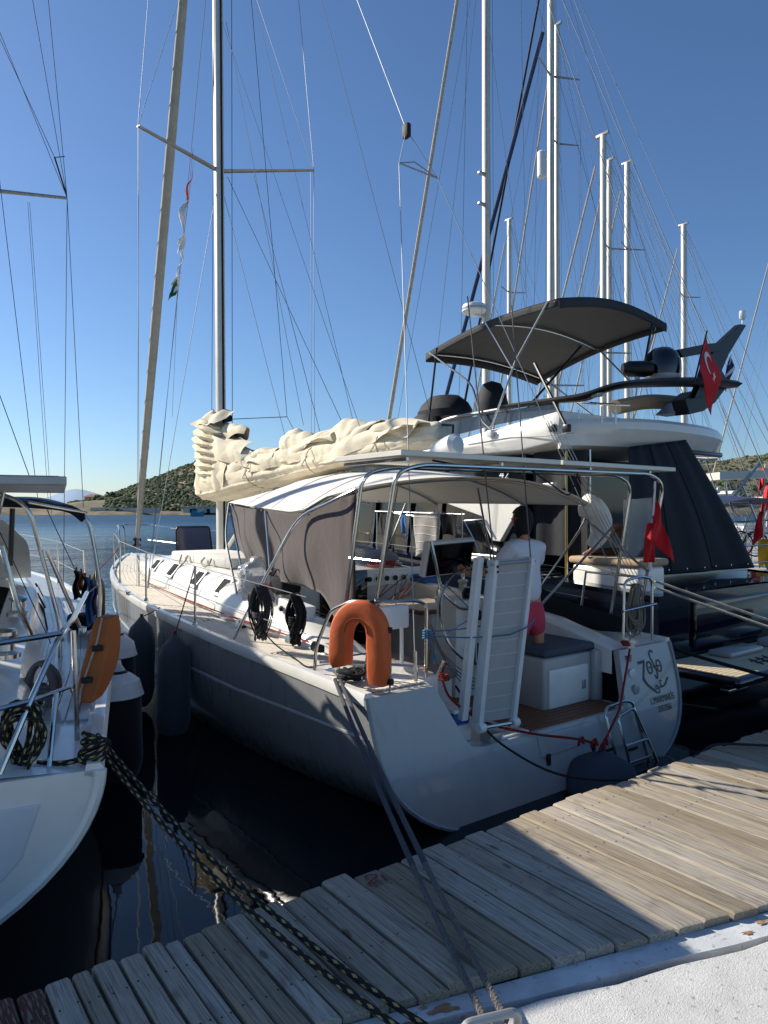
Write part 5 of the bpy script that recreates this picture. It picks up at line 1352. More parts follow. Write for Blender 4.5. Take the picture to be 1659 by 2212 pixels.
hoist(398, 520, 392, 575, .09, FWH, 'white_cloth', 3); hoist(392, 585, 386, 606, .13, FWH, 'white_cloth', 1); hoist(388, 600, 378, 620, .12, FGN, 'green_cloth', 2)
# red ensign at the stern, hanging limp
t = thing('ensign', 'limp red flag on a white staff at the starboard quarter', 'flag', (1.5, 0.02, 1.5))
S0, S1 = wy(1405, 1235, .0), wy(1415, 1040, .0)
MB().tube([S0, S1], .011, 8).build('staff', WHITEP, t)
e0, e1 = wy(1413, 1055, -.01), wy(1408, 1170, -.01)
def ens(u, v):
    p = e0.lerp(e1, v); w = .22*(.35+.65*v)
    return p + CR*(w*u) + Vector((0, 0, -.30*u*(1-.3*v))) + CF*(.035*math.sin(u*8+v*5))
MB().sheet(ens, 18, 14, .003).build('cloth', RED, t, angle=180)
e2, e3 = wy(1408, 1130, -.02), wy(1400, 1215, -.02)
MB().sheet(lambda u, v: e2.lerp(e3, v)+CR*(-.045+.10*u)+CF*(.03*math.sin(u*7+v*3)), 8, 10, .003).build('fold', RED, t, angle=180)
t = thing('rope_bundle', 'bundle of tan rope hanging inside the starboard pushpit', 'rope coil', (1.4, .1, 1.3))
rr = random.Random(4)
for k in range(10):
    c = Vector((1.42+rr.uniform(-.05, .05), .12+rr.uniform(-.04, .04), 1.50)); L_ = rr.uniform(.3, .52); w = rr.uniform(.03, .09)
    MB().tube([c+Vector((w*math.sin(a), .02*math.sin(2*a), -L_/2+L_/2*math.cos(a))) for a in [2*math.pi*i/18 for i in range(19)]], .009, 6, cap=False).build('turn', mat('rope_beige', '#857c6d', .95, var=.3, vscale=60), t)
t = thing('pink_cloth', 'bright pink cloth tied at the mast foot end of the boom', 'cloth', (0, 6.2, 2.3)); q = wx(478, 1076, -.1)
MB().sheet(lambda u, v: q+Vector((0, -.18*u, .07*v+.02*math.sin(u*8)))+Vector((.03*math.sin(v*6+u*5), 0, 0)), 10, 6, .006).build('cloth', mat('pink_cloth', '#e0335f', .8), t, angle=180)
# dinghy-grille on the far quarter: grey mat lying over the starboard rail
t = thing('rail_netting', 'dark netting laced along the starboard stern lifeline', 'netting', (1.75, 1.2, 1.2))
MB().sheet(lambda u, v: Vector((1.66+.06*math.sin(u*5)*v, lerp(.35, 1.7, u), lerp(1.12+.28*u, .98, v)-.05*math.sin(math.pi*u))), 12, 6, .006).build('net', mat('netting_dark', '#1d2126', .9, var=.3, vscale=40), t)

# ------------------------------------------------------------------ people
def skin_mesh(name, joints, edges, radii, m, parent, sub=2, smooth=True):
    me = bpy.data.meshes.new(name); off = Vector((0, 0, 0)); p = parent
    while p: off += p.location; p = p.parent
    me.from_pydata([tuple(Vector(j)-off) for j in joints], edges, [])
    ob = bpy.data.objects.new(name, me); COL.objects.link(ob); ob.parent = parent
    md = ob.modifiers.new('skin', 'SKIN'); md.use_smooth_shade = True
    for i, r in enumerate(radii):
        sv = me.skin_vertices[0].data[i]; sv.radius = r if isinstance(r, tuple) else (r, r); sv.use_root = (i == 0)
    sb = ob.modifiers.new('sub', 'SUBSURF'); sb.levels = sub; sb.render_levels = sub
    # bake to a plain mesh
    dg = bpy.context.evaluated_depsgraph_get(); dg.update()
    me2 = bpy.data.meshes.new_from_object(ob.evaluated_get(dg)); ob.modifiers.clear(); ob.data = me2
    me2.materials.clear(); me2.materials.append(m)
    for f in me2.polygons: f.use_smooth = True
    return ob
def head(t, c, fwd, m_skin, m_hair, hairlen=.06, s=1.0):
    """head with face, ears and hair; c = centre of skull"""
    c = Vector(c); fwd = Vector(fwd).normalized(); up = Vector((0, 0, 1)); rt = fwd.cross(up).normalized()
    bm = bmesh.new(); bmesh.ops.create_uvsphere(bm, u_segments=28, v_segments=20, radius=1)
    for v in bm.verts:
        x, y, z = v.co; w = .074*(1-.22*max(0, -z)); dpt = .095
        if z < -.3 and y > 0: dpt *= 1-.12*(-z-.3)
        v.co = Vector((x*w, y*dpt, z*.118))
        if y > .75 and abs(x) < .22 and -.35 < z < .1: v.co.y += .018*(1-abs(x)/.22)
    M_ = Matrix((( rt.x, fwd.x, up.x, c.x), (rt.y, fwd.y, up.y, c.y), (rt.z, fwd.z, up.z, c.z), (0, 0, 0, 1)))
    h_ = MB().bm(bm, M_).build('head', m_skin, t)
    for s_ in (-1, 1):
        MB().lathe([(.0, -.006), (.022, -.004), (.03, .004), (.02, .012), (0, .012)], c+rt*s_*.073+Vector((0, 0, -.005)), rt*s_, 12).build('ear', m_skin, h_)
        MB().lathe([(.0, 0), (.010, .004), (.006, .01), (0, .012)], c+rt*s_*.032+fwd*.084+up*.008, fwd, 10).build('eye', RUB, h_)
    MB().tube([c-rt*.022+fwd*.083-up*.055, c+fwd*.09-up*.055, c+rt*.022+fwd*.083-up*.055], .005, 6).build('mouth', mat('lips', '#8a4a42', .5), h_)
    bm = bmesh.new(); bmesh.ops.create_uvsphere(bm, u_segments=36, v_segments=26, radius=1)
    dl = []
    for v in bm.verts:
        x, y, z = v.co
        low = -.35 if y < .15 else .25
        k = 1.10+.03*math.sin(x*23+y*17)+.02*math.sin(z*19+x*11)
        zz = z
        if y < .35 and z < 0: zz = z*(1+hairlen/.118*.75); k *= 1.04
        v.co = Vector((x*.078*k, y*.099*k, zz*.122*1.02))
        if y > .42 and z < .38: dl.append(v)
    bmesh.ops.delete(bm, geom=dl, context='VERTS')
    MB().bm(bm, M_).build('hair', m_hair, t, angle=180)
def hand(t, wrist, d, side, m, L=.095):
    """palm and five fingers; d = direction, side = thumb side"""
    wrist = Vector(wrist); d = Vector(d).normalized(); side = Vector(side).normalized(); nn = d.cross(side).normalized()
    j = [wrist, wrist+d*.045, wrist+d*.085]; e = [(0, 1), (1, 2)]; r = [(.022, .018), (.034, .016), (.036, .014)]
    for k in range(4):
        o_ = side*(.028-.019*k); l = (.066, .074, .068, .052)[k]
        i0 = len(j); j += [wrist+d*.082+o_, wrist+d*(.082+l*.5)+o_-nn*.012, wrist+d*(.082+l*.85)+o_-nn*.035]; e += [(2, i0), (i0, i0+1), (i0+1, i0+2)]; r += [.0095, .0088, .0075]
    i0 = len(j); j += [wrist+d*.03+side*.034, wrist+d*.065+side*.052, wrist+d*.09+side*.052-nn*.01]; e += [(1, i0), (i0, i0+1), (i0+1, i0+2)]; r += [.011, .010, .008]
    return skin_mesh('hand', j, e, r, m, t, 1)
P0 = Vector((.42, .55, .462))
t = thing('person', 'person with black bobbed hair, white t-shirt and pink shorts standing at the helm', 'person', P0)
def pp(x, y, z): return Vector((P0.x+x, P0.y+y, P0.z+z))
hipz = .88
# body (skin): legs, torso, neck, arms in one
J = [pp(0, .02, hipz+.04), pp(0, .04, 1.10), pp(0, .05, 1.34), pp(0, .05, 1.47), pp(0, .07, 1.56),
     pp(.10, .02, hipz-.04), pp(.13, .0, .48), pp(.13, -.04, .09), pp(.14, .06, .03),
     pp(-.10, .02, hipz-.04), pp(-.10, .05, .48), pp(-.08, .02, .09), pp(-.08, .12, .03),
     pp(.19, .05, 1.40), pp(.25, .14, 1.17), pp(.20, .34, 1.08),
     pp(-.19, .06, 1.40), pp(-.27, .20, 1.19), pp(-.36, .40, 1.14)]
E_ = [(0, 1), (1, 2), (2, 3), (3, 4), (0, 5), (5, 6), (6, 7), (7, 8), (0, 9), (9, 10), (10, 11), (11, 12), (2, 13), (13, 14), (14, 15), (2, 16), (16, 17), (17, 18)]
Rr = [(.13, .09), (.10, .075), (.11, .075), (.05, .048), .048, (.085, .085), .056, .038, (.04, .028), (.085, .085), .056, .038, (.04, .028),   .048, .042, .028, .048, .042, .028]
skin_mesh('body', J, E_, Rr, SKIN, t, 2)
head(t, pp(0, .09, 1.665), (-.2, 1, -.08), SKIN, HAIR, .09)
hand(t, J[18], (-.2, .5, .25), (.7, -.1, .6), SKIN); hand(t, J[15], (-.25, .6, .1), (-.8, -.2, .5), SKIN)
skin_mesh('t_shirt', [pp(0, .02, .86), pp(0, .035, 1.10), pp(0, .05, 1.33), pp(0, .05, 1.49), pp(.18, .05, 1.395), pp(.245, .12, 1.22), pp(-.18, .06, 1.395), pp(-.255, .17, 1.23), pp(0, .05, 1.41)], [(0, 1), (1, 2), (2, 8), (8, 3), (8, 4), (4, 5), (8, 6), (6, 7)], [(.18, .125), (.165, .12), (.185, .125), (.07, .065), .075, .068, .075, .068, (.165, .115)], TSHIRT, t, 2)
skin_mesh('shorts', [pp(0, .02, .93), pp(0, .02, .84), pp(.10, .015, .74), pp(.125, .01, .56), pp(-.10, .02, .74), pp(-.105, .04, .56)], [(0, 1), (1, 2), (2, 3), (1, 4), (4, 5)], [(.16, .115), (.165, .125), .105, .092, .105, .092], SHORTS, t, 2)
for sx, f in ((.135, Vector((.3, 1, 0))), (-.08, Vector((-.1, 1, 0)))):
    b0 = pp(sx, -.02 if sx > 0 else .04, 0); f.normalize(); rt = Vector((f.y, -f.x, 0))
    g = []
    for k, (dist, w, h) in enumerate(((-.075, .02, .05), (-.06, .034, .075), (0, .038, .07), (.07, .044, .055), (.13, .044, .045), (.17, .025, .03))):
        c = b0+f*dist; g.append([c+rt*w, c+rt*w+Vector((0,0,h*.55)), c+rt*w*.6+Vector((0,0,h)), c-rt*w*.6+Vector((0,0,h)), c-rt*w+Vector((0,0,h*.55)), c-rt*w])
    sh = MB().loft(g, cap=True).build('shoe', mat('canvas_shoe', '#d6d3c0', .8, var=.1), t)
    MB().bbox(b0.x-.035, b0.x+.035, b0.y+.04, b0.y+.10, .50, .525, .01).build('laces', RUB, sh)
# ------------------------------------------------------------------ white yacht on the left
LO = Vector((-5.15, -0.05, 0)); LR = math.radians(-12)
LY = thing('sailing_yacht', 'white sailing yacht cut by the left edge, steel bimini hoops and stern rail', 'sailboat', LO, LR)
LM = Matrix.Translation(LO) @ Matrix.Rotation(LR, 4, 'Z'); LI = LM.inverted()
def lz(px, py, z): return LI @ wz(px, py, z)
def lx(px, py, x):            # pixel on the local plane x = const
    r = LI.to_3x3() @ ray(px, py); c = LI @ CAM; return c + r*((x-c.x)/r.x)
def ly(px, py, y):
    r = LI.to_3x3() @ ray(px, py); c = LI @ CAM; return c + r*((y-c.y)/r.y)
def lb(mb, name, m, par=None, **k): return mb.build(name, m, par or LY, world=False, **k)
LHB = [(0, 1.55), (2, 1.72), (4, 1.78), (6, 1.70), (8, 1.35), (9.5, .85), (10.6, .25), (10.9, .03)]
LZS = [(0, .98), (4, 1.05), (10.9, 1.25)]
def lhull(y, s, side):
    zt = itp(LZS, y); zb = itp([(0, .06), (2, -.35), (6, -.5), (10.9, .1)], y); n = itp([(0, 1.9), (2, 2.3), (5, 2.6), (10.9, 1.6)], y)
    return Vector((side*smooth_tab(LHB, y)*max(0, 1-s**n)**(1/n), y-.06*(1 if y == 0 else 0), zt-s*(zt-zb)))
ys_ = [0, .15, .4, .8, 1.3, 2, 2.7, 3.4, 4, 5, 6, 7, 8, 8.7, 9.3, 9.9, 10.4, 10.7, 10.9]
lhul = lb(MB().loft([[lhull(y, s, -1) for s in SS]+[lhull(y, s, 1) for s in reversed(SS[:-1])] for y in ys_], closed=False), 'hull', GEL)
rg = [lhull(0, s, -1) for s in SS]+[lhull(0, s, 1) for s in reversed(SS[:-1])]
ltr = lb(ngon(rg, Vector((0, .05, 0))), 'transom', GEL)
lb(MB().tube([p+Vector((0, .0, 0)) for p in rg], .03, 8), 'transom_edge', GEL, ltr)
# inset stern panel and rubbing strake
def inset(s, k): 
    p = lhull(0, s, 1); return Vector((p.x*k, p.y-.012, lerp(p.z, .45, 1-k)))
lb(MB().prism([Vector((1.30, -.068, .86)), Vector((1.22, -.068, .62)), Vector((1.0, -.068, .38)), Vector((.7, -.068, .22)), Vector((-.7, -.068, .22)), Vector((-1.3, -.068, .86))], (0, .03, 0)), 'stern_panel', mat('stern_panel_grey', '#cdd0d4', .4, var=.05), ltr, smooth=False, bevel=.01)
for side in (-1, 1):
    g = []
    for i in range(60):
        y = 10.8*i/59; p = lhull(y, 0, side)
        g.append([p+Vector((side*.015, 0, -.05)), p+Vector((side*.02, 0, 0)), p+Vector((0, 0, .03)), p+Vector((-side*.06, 0, .03)), p+Vector((-side*.07, 0, -.02))])
    lb(MB().loft(g, cap=True), 'toe_rail', GEL, lhul)
    g = []
    for i in range(40):
        y = .1+9.5*i/39; a = lhull(y, .30, side); b_ = lhull(y, .315, side); n_ = Vector((side*.006, 0, 0)); g.append([a+n_, b_+n_, b_-n_, a-n_])
    lb(MB().loft(g, cap=True), 'cove_stripe', INK, lhul)
# deck, coaming, cabin
g = []
for i in range(56):
    y = -.04+10.85*i/55; w = itp(LHB, y)-.03; z = itp(LZS, y)-.005
    g.append([(x*w, y, z+.04*(1-x*x)) for x in (-1, -.7, -.4, 0, .4, .7, 1)])
ldeck = lb(MB().loft(g, closed=False), 'deck', GEL)
for side in (-1, 1):
    for k in range(7):
        g = []
        for i in range(30):
            y = .75+8.5*i/29; x0 = itp(LHB, y)-.09-k*.062; z = itp(LZS, y)+.004+.04*(1-(x0/itp(LHB, y))**2)
            g.append([(side*x0, y, z-.01), (side*x0, y, z+.006), (side*(x0-.055), y, z+.006), (side*(x0-.055), y, z-.01)])
        lb(MB().loft(g, cap=True), 'deck_plank', GELG, ldeck)
for side in (-1, 1):
    g = []
    for i in range(26):
        y = lerp(.35, 4.0, i/25); h = itp([(.35, .02), (.6, .16), (1.2, .26), (2.5, .30), (4, .42)], y); z = itp(LZS, y)
        g.append([(side*.92, y, z-.1), (side*.94, y, z+h), (side*1.02, y, z+h+.02), (side*1.16, y, z+h*.95), (side*1.24, y, z+h*.4), (side*1.27, y, z-.02)])
    lb(MB().loft(g, closed=False), 'coaming', GEL)
g = []
for i in range(30):
    y = 3.8+5*i/29; h = itp([(3.8, .46), (6, .42), (8, .18), (8.8, .02)], y); w = itp([(3.8, 1.28), (6, 1.1), (8.8, .5)], y); z = itp(LZS, y)
    prof = [(1, 0), (.97, .5), (.88, .85), (.7, .98), (.3, 1.06)]
    g.append([(-a*w, y, z+h*c) for a, c in prof]+[(a*w, y, z+h*c) for a, c in reversed(prof)])
lco = lb(MB().loft(g, closed=False), 'coachroof', GEL)
for y0 in (4.4, 5.5): lb(MB().prism([Vector((1.245-.04*(y0-4), y0, 1.20)), Vector((1.22-.04*(y0-4), y0+.6, 1.20)), Vector((1.15-.04*(y0-4), y0+.6, 1.36)), Vector((1.17-.04*(y0-4), y0, 1.36))], (.02, 0, .01)), 'portlight', GLASS, lco, smooth=False)
lb(MB().bbox(-.9, .9, .5, 3.8, 1.015, 1.035, .008), 'cockpit_sole', GELG); lb(MB().bbox(.40, .92, .62, 2.6, 1.03, 1.16, .03), 'bench', GEL)
lb(MB().bbox(.95, 1.18, .16, .62, .98, 1.10, .03, 3), 'aft_coaming_block', GEL)
lb(MB().lathe([(.07, 0), (.075, .006), (.055, .012), (.05, .004), (0, .004)], (1.07, .30, 1.10), n=22), 'cup_recess', GELG)
lb(MB().bbox(.55, .93, .10, .5, .985, 1.06, .02), 'stern_seat', CUSHP); lb(MB().lathe([(.045, 0), (.05, .006), (.03, .008)], (1.28, .13, .985), n=20), 'filler_cap', STEEL)
lb(MB().bbox(.86, .98, -.02, .10, .93, 1.0, .01), 'light_socket', RUB)
# winches
wp = lz(49, 1385, 1.42); wl = lb(MB().lathe([(.085, 0), (.085, .025), (.055, .045), (.05, .11), (.07, .135), (.07, .155), (.05, .17), (0, .172)], Vector((1.08, wp.y, 1.33)), n=26), 'winch', STEEL)
lb(MB().lathe([(.085, 0), (.085, .025), (.055, .045), (.05, .11), (.07, .135), (0, .172)], Vector((1.08, wp.y+1.5, 1.38)), n=26), 'winch', STEEL)
# bimini hoops, canvas, panel
def ld(px, py, d): return LI @ wd(px, py, d)
h1 = ly(130, 1350, 2.5); h1t = ly(60, 1085, 2.42)
h2 = ly(214, 1333, 2.95); h2t = ly(188, 1108, 2.95)
mb = MB()
mb.tube(rnd([h1-Vector((0, 0, .28)), h1, h1t, Vector((h1t.x-.32, h1t.y, h1t.z+.10)), Vector((-h1t.x+.32, h1t.y, h1t.z+.10)), Vector((-h1t.x, h1t.y, h1t.z)), Vector((-h1.x, h1.y, 1.02))], .22, 8), .0165, 10)
mb.tube(rnd([h2-Vector((0, 0, .25)), h2, ly(218, 1273, 2.95), ly(205, 1188, 2.95), h2t, Vector((h2t.x-.32, h2t.y, h2t.z+.12)), Vector((-h2t.x+.32, h2t.y, h2t.z+.12)), Vector((-h2t.x, h2t.y, h2t.z)), Vector((-h2.x, h2.y, 1.03))], .18, 8), .0165, 10)
mb.tube([ly(101, 1188, 2.46), ly(178, 1367, 2.6)], .015, 8)
mb.tube([h1t, h2t], .012, 8)
mb.tube([ld(3, 1180, 4.4), ld(39, 1308, 4.4), ld(67, 1372, 4.5)], .016, 8)
lfr = lb(mb, 'bimini_frame', STEEL)
lb(MB().tube([ld(27, 1098, 5.2), ld(22, 1222, 5.2)], .018, 8), 'black_pole', BLACK)
for p in (h1-Vector((0, 0, .1)), h2-Vector((0, 0, .1)), ly(178, 1367, 2.6)): lb(MB().bbox(p.x-.03, p.x+.03, p.y-.03, p.y+.03, p.z-.03, p.z+.05, .008), 'frame_foot', STEEL, lfr)
yb0, yb1 = h2t.y-.28, h2t.y
g = []
for i in range(14):
    t_ = i/13; y = lerp(yb0, yb1, t_)
    g.append([(x, y, h1t.z+.09-.10*abs(x/1.2)**3+.02*math.sin(t_*3.1)) for x in [-1.2+2.4*k/16 for k in range(17)]])
lb(MB().loft(g, closed=False), 'bimini_canvas', NAVY)
for i in range(4):
    zt = h2t.z; xr = h2t.x
    lb(MB().tube(crv([(-xr, h2t.y-.03*i, zt), (-.6, h2t.y-.02*i, zt+.09+.015*i), (.6, h2t.y-.02*i, zt+.09+.015*i), (xr-.25, h2t.y-.02*i, zt+.06), (xr-.03, h2t.y-.02, zt-.03-.01*i)], 6), .035-.004*i, 8), 'rolled_canvas', NAVY, lfr)
pe = ld(144, 1037, 4.0)
pan = lb(MB().bbox(-1.5, pe.x, pe.y-.02, pe.y+1.9, 2.345, 2.395, .005, 1), 'solar_panel', ALUD)
lb(MB().box(-1.46, pe.x-.04, pe.y+.02, pe.y+1.86, 2.396, 2.399), 'cell_sheet', PANEL, pan, smooth=False)
mb = MB()
for x in (-1.2, 1.0): 
    for y in (pe.y+.1, pe.y+1.6): mb.tube([(x, y, 2.35), (x*1.05, y+.05, 1.0)], .014, 8) if x < 0 else mb.tube([(x, y, 2.35), (.95, y, 2.1)], .012, 8)
lb(mb, 'panel_frame', STEEL, pan)
# stern rail
mb = MB()
post0 = Vector((1.36, .06, .985)); 
PT = ly(159, 1417, .30); PB = ly(105, 1636, -.0)
mb.tube(rnd([Vector((1.12, .02, .98)), Vector((1.24, .12, 1.27)), Vector((1.38, .28, 1.58)), Vector((1.44, .6, 1.60)), Vector((1.55, 1.8, 1.62))], .08), .0145, 8)
mb.tube(rnd([Vector((1.38, .28, 1.58)), Vector((1.1, .16, 1.57)), Vector((.2, .10, 1.56)), Vector((-1.3, .2, 1.56))], .05), .0145, 8)
mb.tube([Vector((1.25, .13, 1.29)), Vector((1.1, .10, 1.27)), Vector((-.2, .06, 1.25))], .013, 8)
mb.tube([Vector((1.25, .13, 1.29)), Vector((1.42, .34, 1.29))], .011, 8)
mb.tube([Vector((1.33, .07, .98)), Vector((1.36, .2, 1.30))], .013, 8)
mb.tube([Vector((1.44, .34, 1.58)), Vector((1.46, .38, 1.0))], .013, 8)
lb(mb, 'stern_rail', STEEL)
for y in (2.3, 3.9, 5.7, 7.6):
    x = itp(LHB, y)-.07; lb(MB().tube([(x, y, itp(LZS, y)), (x, y, itp(LZS, y)+.62)], .012, 8), 'stanchion', STEEL)
for lv in (.61, .32):
    ch = [Vector((1.55, 1.8, 1.0+lv))]+[Vector((itp(LHB, y)-.07, y, itp(LZS, y)+lv)) for y in (2.3, 3.9, 5.7, 7.6)]+[Vector((.5, 10.2, 1.25+lv))]
    mb = MB()
    for a, b_ in zip(ch, ch[1:]): mb.tube([a, b_], .0035, 5)
    lb(mb, 'lifeline', WIRE)
# mast, boom, spreaders and wires
lmast = lb(MB().loft([[Vector((.08*math.cos(k*math.pi/8), 7.4+.11*math.sin(k*math.pi/8), z)) for k in range(16)] for z in (1.3, 8, 15.5)], cap=True), 'mast', ALU)
tipR = ld(145, 428, 10.0); spz = tipR.z
for s_ in (-1, 1): lb(MB().tube([(0, 7.4, spz-.05), (s_*tipR.x, tipR.y, spz)], [.035, .022], 8), 'spreader', ALUD, lmast)
TR = tipR.copy()
def lw(a, b_, r=.0045, m=WIRED): lb(MB().tube([a, b_], r, 6), 'shroud', m)
for s_ in (-1, 1):
    tp_ = Vector((s_*tipR.x, tipR.y, spz)); cpn = Vector((s_*1.42, 6.9, 1.12))
    lw(tp_, cpn); lw(tp_, Vector((s_*.05, 7.4, 15.3)))
lw(TR, ld(180, 1095, 9.3)); lw(TR, Vector((.06, 7.4, spz+3.6))); lw(ld(60, 437, 9.8), ld(106, 1110, 9), .003); lw(ld(64, 437, 9.8), ld(112, 1110, 9), .003)
lw(ld(-2, 380, 9), ld(83, 1090, 8.8)); lw(ld(-2, 850, 7), ld(75, 1060, 7)); lw(ld(118, 340, 9.9), ld(143, 420, 9.95), .012, RUB); lw(ld(118, 340, 9.9), ld(140, 338, 9.95), .006, RUB); lw(ld(-2, 80, 9.7), ld(118, 340, 9.9)); lw(ld(104, -5, 9.8), TR)
lw(ld(101, 1100, 7), ld(190, 1290, 7)); lw(ld(0, 1150, 6), ld(110, 1390, 6))
lb(MB().tube([(0, 7.2, 2.55), (0, 3.0, 2.65)], .08, 10), 'boom', ALU)
lb(MB().loft([[Vector((.2*math.cos(k*math.pi/8)*(1+.1*math.sin(k*3+y*4)), y, 2.95+(itp([(3.0, .12), (4.5, .42), (6.0, .6), (7.1, .8)], y) if math.sin(k*math.pi/8) > 0 else .38)*math.sin(k*math.pi/8))) for k in range(16)] for y in [3.05+.18*i for i in range(23)]], cap=True), 'shadow_sail_bundle', SAIL)  # out of view; piled high so its shadow darkens the grey hull
# added sprayhood, enlarged so its shadow reaches the grey hull
g = []
for i in range(12):
    t_ = i/11; y = lerp(4.5, 3.1, t_); z = lerp(1.5, 2.3, t_**.6)
    g.append([(x, y+.2*abs(x/1.1)**2, z-.35*t_*abs(x/1.1)**4) for x in [-1.1+2.2*k/14 for k in range(15)]])
lb(MB().loft(g, closed=False), 'shadow_sprayhood', CANV)

# loose things about the left yacht
def W(x, y, z): return LM @ Vector((x, y, z))
GL = 'fenders hung from the white yacht'
f1 = wx(253, 1440, -2.78); f2 = wx(250, 1358, -2.72)
fender('fender', 'navy-covered fender with a white cap, hung low between the hulls', tuple(wd(253, 1437, 5.9)), .98, .185, FNAVY, FWHITE, GL, (.02, -.02), tuple(wd(238, 1345, 5.7)), ROPEW)
fender('fender', 'second navy fender with white cap, partly behind the first', tuple(wd(250, 1358, 6.6)), 1.1, .165, FNAVY, FWHITE, GL, (.02, 0), tuple(wd(232, 1325, 6.4)), ROPEW)
# lifebuoy seen edge on
t = thing('horseshoe_lifebuoy', 'weathered orange-brown horseshoe lifebuoy seen edge-on on the left stern rail', 'lifebuoy', W(1.45, .55, 1.25))
c0 = wd(222, 1334, 4.25); c1 = wd(200, 1440, 4.2); c2 = wd(180, 1520, 4.15)
up_ = (c0-c2).normalized(); wv = CR*1.0
rings = []
for k in range(13):
    v = k/12; c = c0.lerp(c1, v*2) if v < .5 else c1.lerp(c2, v*2-1)
    hw = itp([(0, .048), (.1, .055), (.5, .066), (.9, .062), (1, .05)], v); dpt = .20*math.sin(math.pi*(.15+.7*v))+.05
    rings.append([c-wv*hw, c-wv*hw+CF*dpt, c+wv*hw+CF*dpt, c+wv*hw])
bd = MB().loft(rings, cap=True).build('body', ORANGD, t, bevel=.012)
MB().tube([c0-CF*.012, c0.lerp(c1, .5)-CF*.014+wv*.0, c1-CF*.014-wv*.02, c1.lerp(c2, .6)-CF*.014-wv*.03, c2-CF*.012-wv*.02], .006, 6).build('grab_line', ROPEW, t)
for q in (c0.lerp(c1, .62), c1.lerp(c2, .35)-wv*.02): MB().bbox(q.x-.03, q.x+.03, q.y-.035, q.y+.0, q.z-.016, q.z+.016, .004).build('strap', RUB, t)
# hanging hose coil, rope on rail and post, washing
coil('hose_coil', 'grey-brown hose looped over the inner stern rail of the white yacht', wd(90, 1432, 4.3), .11, .34, 9, .0125, mat('hose_grey', '#6b6560', .8, var=.2, vscale=30), .06, tuple(CR))
t = thing('rope_coil', 'black and yellow flecked rope wound round the white yacht rail post', 'rope coil', W(1.30, .12, 1.0))
rr = random.Random(8)
for k in range(9):
    c = W(1.22, .13, 1.12)+Vector((rr.uniform(-.03, .03), rr.uniform(-.03, .03), rr.uniform(-.02, .04))); w = rr.uniform(.05, .1); h = rr.uniform(.10, .16)
    MB().tube([c+CR*(w*math.cos(a))+CF*(.03*math.sin(2*a))+Vector((0, 0, h*math.sin(a))) for a in [2*math.pi*i/20 for i in range(21)]], .0125, 8, cap=False, uv=True).build('turn', ROPEY, t)
c = W(1.52, .02, 1.03)
for k in range(5): MB().tube([c+CR*(.06*math.cos(a))+CF*(.04*math.sin(a)+.012*k)+Vector((0, 0, .03*math.sin(a+k)+.015*k)) for a in [2*math.pi*i/18 for i in range(19)]], .0135, 8, cap=False, uv=True).build('cleat_turn', ROPEY, t)
MB().tube(crv([W(1.28, .12, .99), W(1.40, .05, .995), W(1.52, .03, 1.02)], 6), .0135, 8, uv=True).build('tail', ROPEY, t)
def lwash(px0, px1, py0, py1, d, m, nm, lb_, cat='clothes'):
    a = wd(px0, py0, d); b_ = wd(px1, py0+3, d); t = thing(nm, lb_, cat, a, group='washing on the left yacht lifeline'); h = (py1-py0)/FPX*d
    MB().sheet(lambda u, v: a.lerp(b_, u)+Vector((0, 0, -h*v*(1+.08*math.sin(u*7))))+CF*(.035*math.sin(u*11+v*3))+CR*(.012*math.sin(v*8)), 14, 14, .004).build('cloth', m, t, angle=180)
    p = a.lerp(b_, .5); MB().bbox(p.x-.008, p.x+.008, p.y-.008, p.y+.008, p.z-.02, p.z+.04, .002, 1).build('clothes_peg', TEAKD, t)
lwash(158, 172, 1232, 1290, 6.9, DCLOTH, 'dark_shirt', 'dark garment at the left end of the washing on the white yacht')
lwash(170, 181, 1236, 1272, 6.8, mat('cloth_rust', '#9a5a3a', .9, var=.2), 'rust_cloth', 'rust-coloured cloth among the washing on the white yacht')
lwash(178, 190, 1245, 1300, 6.75, DCLOTH, 'black_trousers', 'black trousers between the rust cloth and blue towel')
lwash(186, 202, 1250, 1346, 6.6, DENIM, 'blue_towel', 'long blue towel hanging from the white yacht lifeline', 'towel')
lwash(200, 210, 1262, 1325, 6.5, mat('cloth_plum', '#4a4358', .9, var=.2), 'plum_shirt', 'plum-coloured shirt at the right end of the washing')
t = thing('fender_board', 'black boarding cushion under the washing on the white yacht deck', 'cushion', W(1.5, 2.9, 1.06)); MB().bbox(*[v for p in [(wd(158, 1330, 6.6).x, wd(158, 1330, 6.6).x+.22)] for v in p], wd(158, 1330, 6.6).y, wd(158, 1330, 6.6).y+.3, 1.07, 1.22, .05, 3).build('pad', DCLOTH, t)
heap('rope_heap', 'small tangle of pink and white rope on the white yacht side deck', tuple(W(1.5, 1.2, 1.02)), .07, 7, .007, mat('rope_pink', '#c9a091', .95, var=.3, vscale=60))
